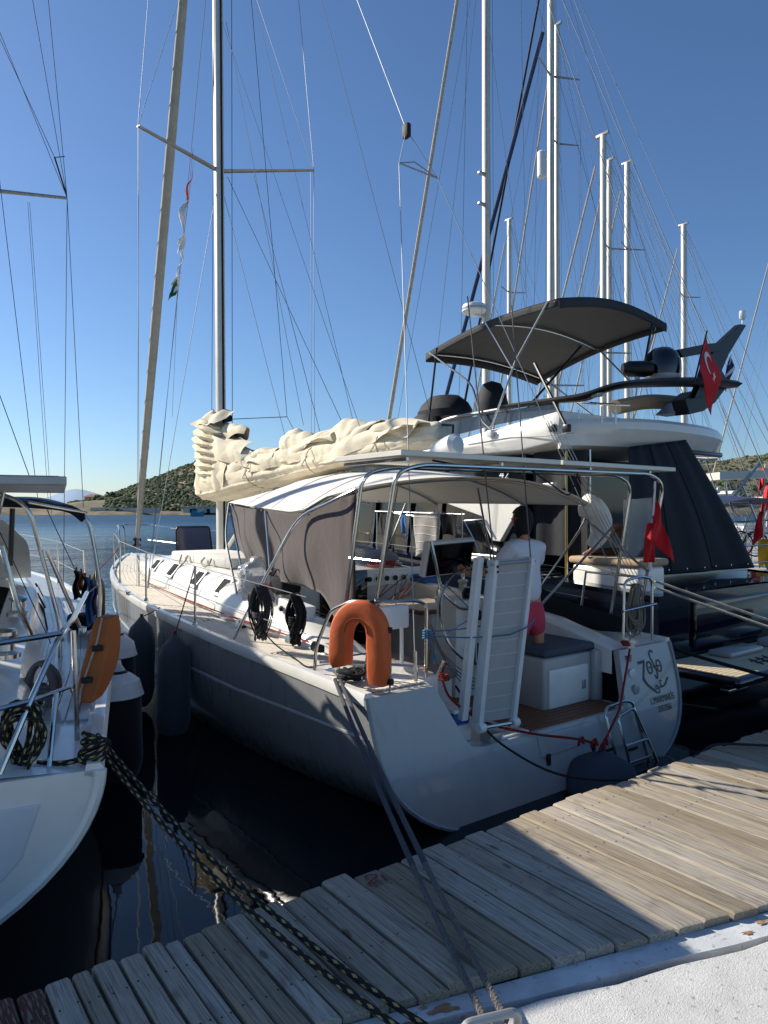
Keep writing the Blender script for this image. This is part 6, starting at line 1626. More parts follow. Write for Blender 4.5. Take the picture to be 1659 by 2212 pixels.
# ------------------------------------------------------------------ flybridge motor yacht on the right
XP, XS = 2.78, 6.85; XC = (XP+XS)/2
MO = thing('motor_yacht', 'white and navy flybridge motor yacht with charcoal bimini and canvas-enclosed cockpit', 'motor yacht', (XC, 4.0, 0))
def mo(mb, name, m, par=None, **k): return mb.build(name, m, par or MO, **k)
def mhull(y, s, side):
    b_ = itp([(.75, 2.0), (3, 2.05), (8, 2.0), (11, 1.55), (13, .8), (14.2, .05)], y); zt = itp([(.75, 1.22), (5, 1.45), (9, 1.75), (14.2, 2.1)], y); zb = -.5
    n = itp([(.75, 3.6), (8, 2.6), (14.2, 1.4)], y)
    return Vector((XC+side*b_*max(0, 1-s**n)**(1/n), y, zt-s*(zt-zb)))
hy = [.75, 1, 1.5, 2.5, 4, 5.5, 7, 8.5, 9.5, 10.5, 11.5, 12.3, 13, 13.6, 14.2]
mh = mo(MB().loft([[mhull(y, s, -1) for s in SS]+[mhull(y, s, 1) for s in reversed(SS[:-1])] for y in hy], closed=False), 'hull', NAVYH)
rg = [mhull(.75, s, -1) for s in SS]+[mhull(.75, s, 1) for s in reversed(SS[:-1])]
mt = mo(ngon(rg, Vector((0, .05, 0))), 'transom', NAVYH)
mo(MB().bbox(XC-1.3, XC+1.3, .70, .76, .55, 1.1, .04, 3), 'garage_door', NAVYH, mt)
for side in (-1, 1):
    mo(MB().loft([[mhull(y, 0, side)+Vector((side*.02, 0, -.06)), mhull(y, 0, side)+Vector((side*.03, 0, 0)), mhull(y, 0, side)+Vector((-side*.1, 0, .02))] for y in hy], closed=False), 'gunwale', NAVYH, mh)
g = [[mhull(y, 0, -1)+Vector((.02, 0, 0)), Vector((XC, y, mhull(y, 0, 1).z+.03)), mhull(y, 0, 1)-Vector((.02, 0, 0))] for y in hy]
mo(MB().loft(g, closed=False), 'side_deck', NAVYH)
# bathing platform with teak strips
pf = mo(MB().bbox(XP, XS-.05, -.20, .78, .34, .45, .06, 3), 'bathing_platform', NAVYH)
TEAKL = mat('teak_bleached', '#c9b99a', .75, var=.15, vscale=5, stretch=(1, 14, 1))
for k in range(15):
    y0 = -.14+k*.058
    mo(MB().bbox(XP+.08, XS-.15, y0, y0+.053, .45, .461, .002, 1), 'teak_strip', TEAKL, pf)
mo(MB().bbox(XP+.9, XP+1.7, .35, .65, .462, .53, .03), 'dinghy_chock', GELG, pf)
mo(MB().bbox(XP+2.0, XP+2.7, .3, .6, .462, .56, .03), 'step', GELG, pf)
mb = MB()
for k in range(5): mb.tube([(XP+.9+k*.16, -.02+.0*k, .467), (XP+1.05+k*.16, .22, .467)], .007, 5)
mb.tube([(XP+.9, .06, .469), (XP+1.75, .06, .469)], .006, 5); mb.tube([(XP+.93, .14, .469), (XP+1.8, .14, .469)], .006, 5)
mo(mb, 'swim_ladder', RUB, pf)
mo(MB().bbox(XP-.05, XP+.35, -.12, -.02, .30, .335, .01), 'fold_step', STEEL, pf)
# cockpit sides, seat block with cushion, stairs
mo(MB().box(XP+.1, XS-.1, .95, 3.4, 1.14, 1.18), 'cockpit_sole', TEAKL, smooth=False)
A = wx(1243, 1205, XP+.12)
sb = mo(MB().bbox(XP+.12, XP+.66, 1.05, 2.05, 1.0, 1.53, .05, 3), 'cockpit_seat', GEL)
mo(MB().bbox(XP+.08, XP+.70, 1.02, 2.08, 1.53, 1.62, .035, 3), 'seat_cushion', TAN, sb)
mo(MB().bbox(XP+.9, XS-.2, 1.62, 2.05, 1.0, 1.45, .05, 3), 'aft_bench', GEL); mo(MB().bbox(XP+.92, XS-.25, 1.62, 2.05, 1.45, 1.53, .03), 'bench_cushion', TAN)
gr = mo(MB().prism([(XP+.02, 2.9, 1.42), (XP+.02, 1.55, 1.02), (XP+.42, 1.55, 1.02), (XP+.42, 2.9, 1.42)], (0, 0, .04)), 'boarding_steps', NAVYH, smooth=False)
for k in range(14):
    t_ = k/13; mo(MB().bbox(XP+.03, XP+.41, lerp(1.62, 2.85, t_)-.025, lerp(1.62, 2.85, t_)+.025, lerp(1.085, 1.45, t_), lerp(1.105, 1.47, t_), .004, 1), 'grille_bar', STEEL, gr)
# saloon: dark glazing, white fins and pillars
sal = mo(MB().prism([(XP+.14, 2.9, 1.4), (XP+.14, 9.5, 1.6), (XP+.25, 8.2, 2.4), (XP+.2, 7.0, 2.95), (XP+.14, 2.9, 2.98)], (XS-XP-.28, 0, 0)), 'saloon', GLASS, smooth=False)
fin = [wx(951, 1083, XP+.06), wx(1060, 1055, XP+.06), wx(1195, 1042, XP+.06), wx(1190, 1070, XP+.06), wx(1130, 1080, XP+.06), wx(1080, 1170, XP+.06), wx(1062, 1168, XP+.06), wx(1040, 1115, XP+.06)]
mo(ngon([Vector((XP+.06, p.y, p.z)) for p in fin], Vector((.09, 0, 0))), 'side_fin', GEL, smooth=False, bevel=.01)
for k, (y0, y1) in enumerate(((6.6, 6.4), (5.6, 5.4), (4.8, 4.6))): mo(MB().prism([(XP+.115, y0, 1.5), (XP+.115, y0-.09, 1.5), (XP+.12, y1-.09, 2.95), (XP+.12, y1, 2.95)], (.03, 0, 0)), 'window_mullion', NAVYH, sal, smooth=False)
wr = [wx(1003, 1125, XP+.04), wx(1045, 1122, XP+.04), wx(1065, 1160, XP+.04), wx(1020, 1162, XP+.04)]
mo(MB().tube([wr[0], wr[1], wr[2]], .012, 6).tube([wr[0], wx(1045, 1205, XP+.04)], .014, 6), 'side_grab_rail', STEEL)
mo(MB().tube([wx(850, 1108, XP-.02), wx(945, 1122, XP-.02)], .012, 6).tube([wx(940, 1190, XP-.02), wx(1110, 1205, XP-.02)], .012, 6), 'side_rail', STEEL)
mo(MB().tube([(XP+.2, 2.2, 1.2), (XP+.2, 2.2, 3.0)], .02, 8), 'cockpit_post', mat('brass_post', '#a5936a', .3, .8))
mo(MB().tube([(XP+.3, 1.9, 1.2), (XP+.3, 1.9, 3.0)], .014, 8), 'cockpit_post', STEEL)
mo(MB().box(XP+.14, XS-.14, 2.86, 2.9, 1.2, 2.98), 'aft_bulkhead', GLASS, smooth=False)
text_mesh('42', .20, INKW, 'model_number', sal, Matrix.Translation((XP+.13-XC, wx(1088, 1035, XP+.13).y-4.0, wx(1088, 1035, XP+.13).z)) @ Matrix.Rotation(math.radians(-90), 4, 'Z') @ Matrix.Rotation(math.radians(90), 4, 'X'), .002, .2)
# flybridge slab: lofted wing, white, curling up to a point aft
AY = 1.72
side_poly = [(870, 985), (900, 968), (1000, 945), (1060, 925), (1150, 900), (1215, 882)]
top = [wx(a, b_, XP) for a, b_ in side_poly]; bot = [wx(a, b_, XP) for a, b_ in [(870, 1000), (930, 992), (1020, 986), (1100, 985), (1170, 968), (1235, 952)]]
ty_ = [(p.y, p.z) for p in top]; by_ = [(p.y, p.z) for p in bot]
def tz_(y, tab): return itp(sorted(tab), y)
g = []
ys2 = [2.18, 2.25, 2.4, 2.9, 3.5, 4.2, 5.0, 6.0, 7.0, 8.0]
def flyring(y, sc):
    zt = tz_(y, ty_); zb = tz_(y, by_)
    pts = []
    for x, f in ((XP+.25, 0), (XP+.06, .12), (XP, .45), (XP+.02, .8), (XP+.08, 1.0), (XP+.22, 1.0)):
        pts.append(Vector((x, y, lerp(zb, zt, f))))
    r_ = [Vector((XP+XS-p.x, p.y, p.z)) for p in reversed(pts)]
    out = pts+r_
    c = Vector((XC, y, (zt+zb)/2)); return [c+(p-c)*sc for p in out]
g = [flyring(y, 1.0 if y > 2.2 else .985) for y in ys2]
fly = mo(MB().loft(g, cap=True), 'flybridge', GEL, bevel=.012)
# aft wing lip: swept shelf behind the slab
lip = [wy(1250, 888, AY), wy(1525, 905, AY), wy(1485, 948, AY), wy(1300, 945, AY)]
g = []
for i in range(29):
    k = -1+2*i/28; x = XC+k*(XS-.15-XP)/2
    ye = 1.62+.55*abs(k)**3.2; cr = 1-.45*abs(k)**6
    zt = 3.40+.06*(1-k*k); zb = 3.02
    zm = zt-.17*cr
    g.append([(x, 2.24, zb), (x, lerp(2.24, ye, .35), zb+.005), (x, lerp(2.24, ye, .7), zb+.05), (x, ye+.06, zm-.08), (x, ye, zm+.02), (x, ye+.01, zt-.05), (x, ye+.06, zt), (x, 2.24, zt)])
mo(MB().loft(g, cap=True), 'overhang', GEL, fly)
mo(MB().bbox(XC+.1, XC+1.3, AY+.02, AY+.3, 3.02, 3.10, .03), 'light_recess', GLASS, fly)
# crease line on the coaming
mo(MB().tube([wx(a, b_, XP-.004) for a, b_ in ((1010, 960), (1100, 945), (1180, 942), (1240, 935))], .006, 6), 'styling_line', GELG, fly)
# smoked windscreen band and rail
WS = mat('smoked_screen', '#3c434c', .08, alpha=.85, coat=.5)
ws = [wx(900, 962, XP+.15), wx(930, 920, XP+.15), wx(1060, 893, XP+.15), wx(1205, 868, XP+.15), wx(1205, 890, XP+.15), wx(1060, 920, XP+.15)]
mo(ngon([Vector((XP+.15, p.y, p.z)) for p in ws], Vector((.02, 0, 0))), 'side_screen', WS, fly, smooth=False)
mo(MB().tube(crv([wx(a, b_, XP+.14) for a, b_ in ((915, 945), (960, 908), (1060, 888), (1150, 872), (1220, 862), (1300, 852))], 6), .028, 8), 'coaming_rail', mat('coaming_grey', '#5d636a', .25, coat=.5), fly)
mo(MB().tube(crv([wx(a, b_, XP+.3) for a, b_ in ((1060, 892), (1130, 876), (1210, 866), (1290, 872), (1360, 876))], 6), .016, 8), 'fly_rail', STEEL, fly)
for a, b_ in ((1250, 885), (1330, 880), (1300, 878)): p = wx(a, b_, XP+.3); mo(MB().tube([p, p-Vector((0, 0, .22))], .012, 8), 'rail_post', STEEL, fly)
# covered helm seat and console
def cover(px, py, X, sx, sy, sz, label):
    p = wx(px, py, X); mb = MB()
    mb.lathe([(1.0, 0), (1.02, .3), (.9, .6), (.55, .9), (0, 1.0)], (0, 0, 0), n=18)
    mb.v = [p+Vector((v.x*sx*(1+.08*math.sin(v.z*9)), v.y*sy, v.z*sz)) for v in mb.v]
    mo(mb, label, NAVY, fly)
cover(960, 905, XP+.8, .38, .55, .42, 'console_cover'); cover(1062, 895, XP+1.0, .24, .28, .55, 'seat_cover'); cover(920, 925, XP+.5, .2, .4, .25, 'console_cover')
# seating behind (tan squabs)
mo(MB().tube(crv([wy(1330, 880, 2.3), wy(1400, 868, 2.2), wy(1470, 872, 2.2), wy(1490, 880, 2.3)], 6), .11, 10), 'fly_seat', TAN, fly)
# bimini
BA_, BB_, BC_, BD_ = wx(920, 765, 2.95), wx(1208, 645, 2.98), wx(1440, 700, 5.75), wx(1162, 818, 5.65)
def bim(u, v):                    # u front->aft, v port->stbd
    p = BA_.lerp(BB_, u).lerp(BD_.lerp(BC_, u), v)
    return p + Vector((0, 0, .16*math.sin(math.pi*v)*(.6+.4*u) + .10*math.sin(math.pi*u)))
bi = mo(MB().sheet(bim, 24, 20, .01), 'bimini_canopy', CHAR, angle=180)
for uu, nm in ((0, 'front_valance'), (1, 'aft_valance')):
    mo(MB().sheet(lambda u, v: bim(uu, u)-Vector((0, 0, .13*v)), 16, 3, .006), nm, CHAR, bi, angle=180)
for vv in (0, 1): mo(MB().sheet(lambda u, v: bim(u, vv)-Vector((0, 0, (.10)*v*(1))), 16, 3, .006), 'side_valance', CHAR, bi, angle=180)
mb = MB()
for u in (.03, .5, .97): mb.tube([bim(u, k/16)-Vector((0, 0, .03)) for k in range(17)], .016, 8)
ft = wx(1060, 935, XP+.02)
for X, v in ((XP+.02, 0), (XS-.6, 1)):
    f_ = Vector((X, ft.y, ft.z+.05)) if v == 0 else Vector((X-.1, ft.y, ft.z+.05))
    mb.tube(rnd([bim(.03, v), wx(1020, 830, 2.95) if v == 0 else bim(.03, v).lerp(f_, .5), wx(1040, 910, XP+.05) if v == 0 else f_, f_], .2), .016, 8)
    mb.tube(rnd([f_, f_.lerp(bim(.85, v), .55), bim(.93, v)], .1), .016, 8)
    mb.tube(rnd([f_.lerp(bim(.85, v), .5), bim(.5, v)], .1), .014, 8)
mo(mb, 'bimini_frame', STEEL, bi)
for a, b_, r_ in ((wx(1155, 785, 3.0), wx(1225, 925, XP), .022), (bim(.97, .9), wy(1390, 800, 2.0), .018), (bim(.1, .0), wx(925, 920, XP+.3), .016), (bim(.45, .9), wx(1140, 880, 4.5), .02)):
    mo(MB().tube([a, b_], r_, 8), 'bimini_strut', BLACK, bi)
for a, b_ in ((1060, 937), (1195, 925), (1225, 925)): p = wx(a, b_, XP-.01); mo(MB().bbox(p.x-.04, p.x+.03, p.y-.05, p.y+.05, p.z-.05, p.z+.05, .015), 'strut_bracket', GEL if a < 1100 else BLACK, fly)
# swept black radar arch
AR = mat('arch_black_gloss', '#0c0d0f', .45)
path = [(wx(1080, 880, XP+.12), .10, .05), (wx(1190, 866, XP+.12), .14, .07), (wx(1260, 858, XP+.15), .22, .09), (wx(1310, 840, XP+.3), .3, .08), (wy(1360, 830, 1.5), .42, .08), (wy(1440, 826, 1.45), .46, .09), (wy(1520, 826, 1.45), .46, .10), (wy(1575, 832, 1.5), .40, .10)]
g = []
cp_ = crv([p[0] for p in path], 5); n_ = len(cp_)
for i, p in enumerate(cp_):
    f_ = i/(n_-1)*(len(path)-1); k = min(int(f_), len(path)-2); w_ = lerp(path[k][1], path[k+1][1], f_-k); h_ = lerp(path[k][2], path[k+1][2], f_-k)
    t_ = (cp_[min(i+1, n_-1)]-cp_[max(i-1, 0)]); t_.z = 0; t_.normalize(); s_ = Vector((-t_.y, t_.x, 0))
    g.append([p-s_*w_/2, p-s_*w_*.3+Vector((0, 0, h_/2)), p+s_*w_*.3+Vector((0, 0, h_/2)), p+s_*w_/2, p+s_*w_*.3-Vector((0, 0, h_/2)), p-s_*w_*.3-Vector((0, 0, h_/2))])
ra = mo(MB().loft(g, cap=True), 'radar_arch', AR)
YP = 1.5
def plate(pxs, th, nm, m=AR, y=YP): mo(ngon([wy(a, b_, y) for a, b_ in pxs], Vector((0, th, 0))), nm, m, ra, smooth=False, bevel=.008)
plate([(1515, 825), (1530, 775), (1555, 742), (1600, 700), (1613, 702), (1575, 765), (1560, 800), (1580, 835), (1550, 850), (1500, 860)], .10, 'arch_fin')
plate([(1465, 755), (1530, 742), (1560, 740), (1560, 757), (1475, 772)], .14, 'arch_shelf', AR, 1.45)
plate([(1480, 862), (1500, 845), (1575, 830), (1560, 850), (1545, 870), (1520, 888), (1490, 895)], .22, 'arch_leg', AR, 1.55)
plate([(1480, 868), (1500, 862), (1480, 896), (1455, 892)], .3, 'leg_inner', ALUD, 1.75)
dm_ = wy(1431, 812, 1.6)
do = mo(MB().lathe([(.22, -.10), (.235, -.04), (.24, 0)], dm_, n=28), 'dome_base', GELG, ra)
mo(MB().lathe([(.24, 0), (.245, .08), (.24, .2), (.20, .30), (.12, .37), (0, .40)], dm_, n=28), 'satellite_dome', mat('dome_navy', '#0a0c14', .12, coat=.6), ra)
lp = wy(1375, 797, 1.7); mo(MB().lathe([(.0, -.20), (.07, -.19), (.105, -.1), (.11, .1), (.09, .2), (.05, .22), (0, .2)], lp, CR, 20), 'searchlight', AR, ra); mo(MB().tube([lp, lp-Vector((0, 0, .2))], .03, 8), 'searchlight_foot', GELG, ra)
tp_ = wy(1604, 700, YP); mo(MB().tube([tp_, tp_+Vector((0, 0, .08))], .012, 8), 'light_stalk', WHITEP, ra)
mo(MB().lathe([(.035, 0), (.05, .03), (.05, .10), (.042, .13), (0, .135)], tp_+Vector((0, 0, .07)), n=18), 'anchor_light', mat('lamp_glass', '#dfe4e2', .08, trans=.5), ra)
# canvas enclosure of the cockpit
CV = [(1356, 985), (1480, 950), (1560, 1100), (1626, 1226), (1500, 1238), (1344, 1250)]
q = [wy(a, b_, AY-.10) for a, b_ in CV]
def cvs(u, v):
    tl = wy(1358, 965, AY-.05); tr_ = wy(1481, 950, AY-.05); bl = wy(1346, 1250, AY-.35); br = wy(1627, 1226, AY-.30)
    p = tl.lerp(tr_, u).lerp(bl.lerp(br, u), v)
    return p + Vector((0, -.05*math.sin(math.pi*v)+.025*math.sin(u*14+v*4)*v+.012*math.sin(u*31), 0))
cv = mo(MB().sheet(cvs, 36, 24, .004), 'canvas_enclosure', NAVY, angle=180)
mo(MB().sheet(lambda u, v: (lambda a, b_: a.lerp(b_, v))(wy(1358, 965, AY-.05)+Vector((-.9*(1-u)*0, 0, 0))+Vector((0, 1.2*u, .02*u)), wy(1346, 1250, AY-.35)+Vector((0, .45*u, .25))), 6, 10, .004) if False else MB().tube([cvs(k/20, .985) for k in range(21)], .010, 6), 'canvas_hem', NAVY, cv)
for k in range(8):
    p = cvs((k+.5)/8, .965)+Vector((0, -.012, 0)); mo(MB().lathe([(.012, 0), (.012, .006), (0, .008)], p, (0, -1, 0), 10), 'canvas_stud', STEEL, cv)
for u in (.33, .66): mo(MB().tube([cvs(u, k/16)+Vector((0, -.006, 0)) for k in range(17)], .005, 5), 'canvas_seam', NAVY, cv)
# clear window: pane with frame left open in the canvas
pn = [wy(a, b_, AY-.34) for a, b_ in ((1348, 1080), (1408, 1075), (1418, 1238), (1345, 1242))]
mo(MB().prism(pn, (0, .006, 0)), 'clear_pane', CLEAR, cv, smooth=False)
# inner dark canvas wall, port side, half drawn
mo(MB().sheet(lambda u, v: Vector((XP+.25+.04*math.sin(u*12), lerp(1.9, 2.8, u), lerp(3.0, 1.6, v))), 10, 6, .004), 'side_canvas', NAVY)
mo(MB().bbox(XP+.55, XP+.9, 2.60, 2.68, 1.6, 2.95, .02), 'speaker_pillar', mat('pillar_grey', '#50504e', .6), ); sppos = wy(1310, 1050, 2.6)
mo(MB().lathe([(.09, 0), (.1, .01), (.05, .005), (0, .01)], (XP+.72, 2.595, 2.55), (0, -1, 0), 20), 'cockpit_speaker', RUB)
# mooring ropes of the motor yacht
t = thing('mooring_line', 'pair of pale twisted stern ropes of the motor yacht running off to the right', 'mooring line', wy(1415, 1255, .55))
for a, b_ in (((1415, 1255), (4.1, -1.5, .575)), ((1415, 1268), (3.8, -1.5, .575))):
    strand_rope(sag(wy(*a, .62), b_, .02, 20), .016, .06).build('laid_rope', ROPEW, t)
t = thing('mooring_line', 'dark rope across the motor yacht transom, above the bathing platform', 'mooring line', wy(1500, 1290, .6))
MB().tube(sag(wx(1255, 1215, 2.6), wy(1420, 1258, .62), .01, 10), .012, 6).build('line', ROPEG, t)
# flags on the arch
def mapped_flag(nm, lbl, o0, ex, ey, wave, parts, staff=None):
    t = thing(nm, lbl, 'flag', o0)
    f = lambda s, u: o0 + ex*s + ey*u + CF*(wave*math.sin(s*5+u*4)) + Vector((0, 0, -.10*s*s))
    for nm2, m, polys, off in parts:
        if polys is None: MB().sheet(lambda a, b_: f(a, b_), 20, 16, .003).build(nm2, m, t, angle=180)
        else:
            for sg in (-1, 1):
                mb = MB()
                for pol in polys: mb.add([f(s, u)+CF*(sg*off-.0015) for s, u in pol], [tuple(range(len(pol)))])
                mb.build(nm2, m, t, smooth=False)
    if staff: MB().tube(staff, .012, 8).build('staff', BLACK, t)
WHF = mat('flag_white_print', '#d9cfca', .8)
def cres():
    out = []; n = 18
    for k in range(n):
        a0 = .75+k*(2*math.pi-1.5)/n; a1 = .75+(k+1)*(2*math.pi-1.5)/n
        f = lambda a, r, c: (c[0]+r*math.cos(a)*.8, c[1]+r*math.sin(a))
        out.append([f(a0, .24, (.36, .38)), f(a1, .24, (.36, .38)), f(a1*.94+.19, .19, (.42, .38)), f(a0*.94+.19, .19, (.42, .38))])
    return out
def star(cx, cy, r):
    p = [(cx+(r if k % 2 == 0 else r*.4)*math.cos(math.pi*k/5+.5)*.8, cy+(r if k % 2 == 0 else r*.4)*math.sin(math.pi*k/5+.5)) for k in range(10)]
    return [[(cx, cy), p[k], p[(k+1) % 10]] for k in range(10)]
fo = wy(1526, 722, 1.15)
mapped_flag('national_flag', 'red flag with white crescent and star flying from the motor yacht arch', fo, (wy(1570, 835, 1.15)-fo)*.66+Vector((0, 0, -.04)), (wy(1508, 800, 1.15)-fo), .06, [('cloth', RED, None, 0), ('crescent', WHF, cres(), .006), ('star', WHF, star(.66, .42, .12), .006)], [wy(1500, 825, 1.15), wy(1527, 715, 1.15)])
fo = wy(1580, 765, 1.6); UJB = mat('flag_blue', '#1f2c5c', .8)
mapped_flag('courtesy_flag', 'small flag of red, white and blue crossed bars behind the red flag', fo, (wy(1590, 800, 1.6)-fo)*.5, (wy(1566, 808, 1.6)-fo)*1.15, .03, [('cloth', UJB, None, 0), ('white_bars', WHF, [[(0, 0), (.12, 0), (1, .9), (1, 1), (.88, 1), (0, .1)], [(1, 0), (1, .12), (.12, 1), (0, 1), (0, .9), (.88, 0)], [(.38, 0), (.62, 0), (.62, 1), (.38, 1)], [(0, .38), (1, .38), (1, .62), (0, .62)]], .005), ('red_bars', RED, [[(.44, 0), (.56, 0), (.56, 1), (.44, 1)], [(0, .44), (1, .44), (1, .56), (0, .56)]], .009)])
# lazing person on the motor yacht
P1 = Vector((4.25, 1.82, 1.55))
t = thing('person', 'person lounging on the motor yacht aft bench, bare knee raised, grey top', 'person', P1)
kn = wy(1332, 1135, 1.80); fo_ = wy(1275, 1192, 1.80); hp_ = wy(1392, 1196, 1.82)
j = [hp_, hp_+Vector((.10, 0, .22)), hp_+Vector((.22, 0, .50)), hp_+Vector((.24, 0, .62)), hp_+Vector((.235, -.01, .70)), kn.lerp(hp_, .15), kn, fo_.lerp(kn, .12), fo_, fo_+Vector((-.14, 0, -.03)),
     hp_+Vector((-.25, .2, .02)), hp_+Vector((-.62, .25, .02)), hp_+Vector((-.78, .25, .06)), hp_+Vector((.22, -.18, .45)), hp_+Vector((.1, -.25, .2)), hp_+Vector((-.1, -.2, .12)), hp_+Vector((.22, .18, .45)), hp_+Vector((.12, .26, .2)), hp_+Vector((-.08, .24, .12))]
e = [(0, 1), (1, 2), (2, 3), (3, 4), (0, 5), (5, 6), (6, 7), (7, 8), (8, 9), (0, 10), (10, 11), (11, 12), (2, 13), (13, 14), (14, 15), (2, 16), (16, 17), (17, 18)]
skin_mesh('body', j, e, [(.13, .10), (.12, .09), (.15, .1), .06, .05, .075, .062, .04, .036, (.03, .022), .075, .05, .035, .055, .04, .028, .055, .04, .028], SKIN, t, 2)
head(t, hp_+Vector((.23, -.01, .80)), (-1, -.3, 0), SKIN, HAIR, .02)
skin_mesh('top', [hp_+Vector((0, 0, .05)), j[1], j[2], hp_+Vector((.23, 0, .57)), j[13], j[13].lerp(j[14], .6), j[16], j[16].lerp(j[17], .6)], [(0, 1), (1, 2), (2, 3), (2, 4), (4, 5), (2, 6), (6, 7)], [(.15, .12), (.14, .11), (.17, .12), .07, .07, .06, .07, .06], GREYT, t, 2)
skin_mesh('shorts', [hp_+Vector((.03, 0, .06)), hp_, hp_.lerp(kn, .5), hp_+Vector((-.2, .16, .02))], [(0, 1), (1, 2), (1, 3)], [(.14, .12), (.15, .125), .10, .10], GREYT, t, 2)
hand(t, j[15], (-.6, .1, -.2), (0, 1, .3), SKIN); hand(t, j[18], (-.6, -.1, -.2), (0, -1, .3), SKIN)
# ------------------------------------------------------------------ yachts farther along the pontoon
FARB = mat('sailcover_blue', '#2b3c5c', .85, var=.15)
def far_yacht(label, x, ym, top, L=12.5, m_hull=GEL, cover=CANV, w=.11, spread=2, bim=CHAR, rake=0.0, furl=True, dark_furl=False, stay_r=.05):
    """root at the mast foot on the water; stern towards the pier"""
    t = thing('sailing_yacht', label, 'sailboat', (x, ym, 0), group='sailing yachts in the background')
    st = -L*.58; bw = L*.42
    def q(mb, n, m, **k): return mb.build(n, m, t, world=False, **k)
    rings = []
    for s in [0, .05, .15, .3, .45, .6, .72, .82, .9, .96, 1]:
        y = lerp(st, bw, s); hbw = L*.158*itp([(0, .85), (.3, 1), (.5, .98), (.7, .78), (.9, .32), (1, .02)], s); zt = lerp(1.0, 1.4, s)
        rings.append([Vector((sd_*hbw*max(0, 1-v**2.8)**(1/2.8), y, zt-v*(zt+.25))) for sd_, v in [(-1, v) for v in (0, .2, .45, .7, .88, 1)]+[(1, v) for v in (.88, .7, .45, .2, 0)]])
    hl = q(MB().loft(rings, closed=False, cap=True), 'hull', m_hull)
    q(MB().loft([[r_[0], r_[-1]] for r_ in rings], closed=False), 'deck', GEL)
    g = []
    for k in range(10):
        y = lerp(st+3.2, bw*.6, k/9); h = itp([(0, .5), (.6, .42), (1, .05)], k/9); ww = itp([(0, 1.3), (.5, 1.1), (1, .5)], k/9); z = 1.1
        g.append([(-ww, y, z), (-ww*.9, y, z+h*.8), (-ww*.5, y, z+h), (ww*.5, y, z+h), (ww*.9, y, z+h*.8), (ww, y, z)])
    q(MB().loft(g, closed=False, cap=True), 'coachroof', GEL)
    for sd_ in (-1, 1): q(MB().box(sd_*1.22-.02, sd_*1.22+.02, st+4.2, st+6.2, 1.28, 1.42), 'window', GLASS, smooth=False)
    mt_ = q(MB().loft([[Vector((w*.75*math.cos(k*math.pi/6)+rake*z, w*math.sin(k*math.pi/6), z)) for k in range(12)] for z in (1.3, top*.5, top)], cap=True), 'mast', ALU)
    mh_ = MB().bbox(-.05+rake*top, .05+rake*top, -.25, .3, top-.03, top+.09, .02); mh_.tube([(rake*top, -.1, top), (rake*top, -.1, top+.55)], .008, 5); mh_.tube([(rake*top-.2, .1, top+.2), (rake*top+.2, .1, top+.2)], .006, 5)
    q(mh_, 'masthead', GELG, ) ; 
    tips = []
    for k in range(spread):
        z = lerp(top*.30, top*.78, k/(max(spread-1, 1))) if spread > 1 else top*.5
        for sd_ in (-1, 1):
            a = Vector((rake*z, 0, z)); b_ = Vector((sd_*(1.25-.25*k)+rake*z, -.35, z+.08)); tips.append((sd_, b_))
            q(MB().tube([a, b_], [.04, .025], 6), 'spreader', ALUD)
    hd = Vector((rake*top, 0, top))
    for sd_ in (-1, 1):
        ch = [Vector((sd_*1.5, -.3, 1.15))]+[p for s_, p in tips if s_ == sd_]+[hd]
        mb = MB()
        for a, b_ in zip(ch, ch[1:]): mb.tube([a, b_], .009, 4)
        mb.tube([ch[0]+Vector((0, -.3, 0)), Vector((rake*top*.4, 0, top*.42))], .005, 4)
        mb.tube([hd, Vector((sd_*1.2, st+.2, 1.1))], .010, 4); mb.tube([hd.lerp(Vector((0, 0, 1.2)), .25), Vector((sd_*1.45, -1.2, 1.1))], .008, 4); mb.tube([hd.lerp(Vector((0, 0, 1.2)), .12), Vector((sd_*.8, bw*.7, 1.3))], .008, 4)
        q(mb, 'shroud', WIRE)
    mb = MB()
    for xx, zz in ((.12, top*.95), (-.1, top*.8), (.05, top*.6)): mb.tube([(xx+rake*zz, -.1, zz), (xx*1.5, -.14, 1.6)], .006, 4)
    mb.tube([hd, (0, st+2.4, 3.1)], .005, 4); q(mb, 'halyard', WIRED)
    q(MB().tube([(0, bw-.25, 1.5), Vector((0, bw-.25, 1.5)).lerp(hd, .93)], [stay_r*.6+.02, stay_r*.5+.01], 8) if furl else MB().tube([(0, bw-.2, 1.4), hd], .007, 5), 'furled_genoa', (NAVY if dark_furl else SAILW))
    bo = q(MB().tube([(0, -.1, 2.5), (0, st+2.2, 2.75)], .08, 8), 'boom', ALU)
    q(MB().loft([[Vector((.17*math.cos(k*math.pi/6)*(1+.12*math.sin(k*2.7+y*3)), y, 2.75+itp([(st+2.2, .10), (-1.5, .24), (0, .55)], y)*math.sin(k*math.pi/6)*(1+.1*math.sin(y*5+k)))) for k in range(12)] for y in [lerp(st+2.3, .15, i/22) for i in range(23)]], cap=True), 'sail_cover', cover)
    if bim:
        g = []
        for k in range(8):
            y = lerp(st+.5, st+2.9, k/7); g.append([(xx, y, 2.45-.14*(xx/1.4)**2+.08*math.sin(math.pi*k/7)) for xx in [-1.4+2.8*i/10 for i in range(11)]])
        q(MB().loft(g, closed=False), 'bimini', bim)
        mb = MB()
        for y in (st+.6, st+2.7):
            for sd_ in (-1, 1): mb.tube([(sd_*1.4, y, 2.32), (sd_*1.5, (y+st+1.6)/2, 1.1)], .014, 6)
        q(mb, 'bimini_frame', STEEL)
    mb = MB()
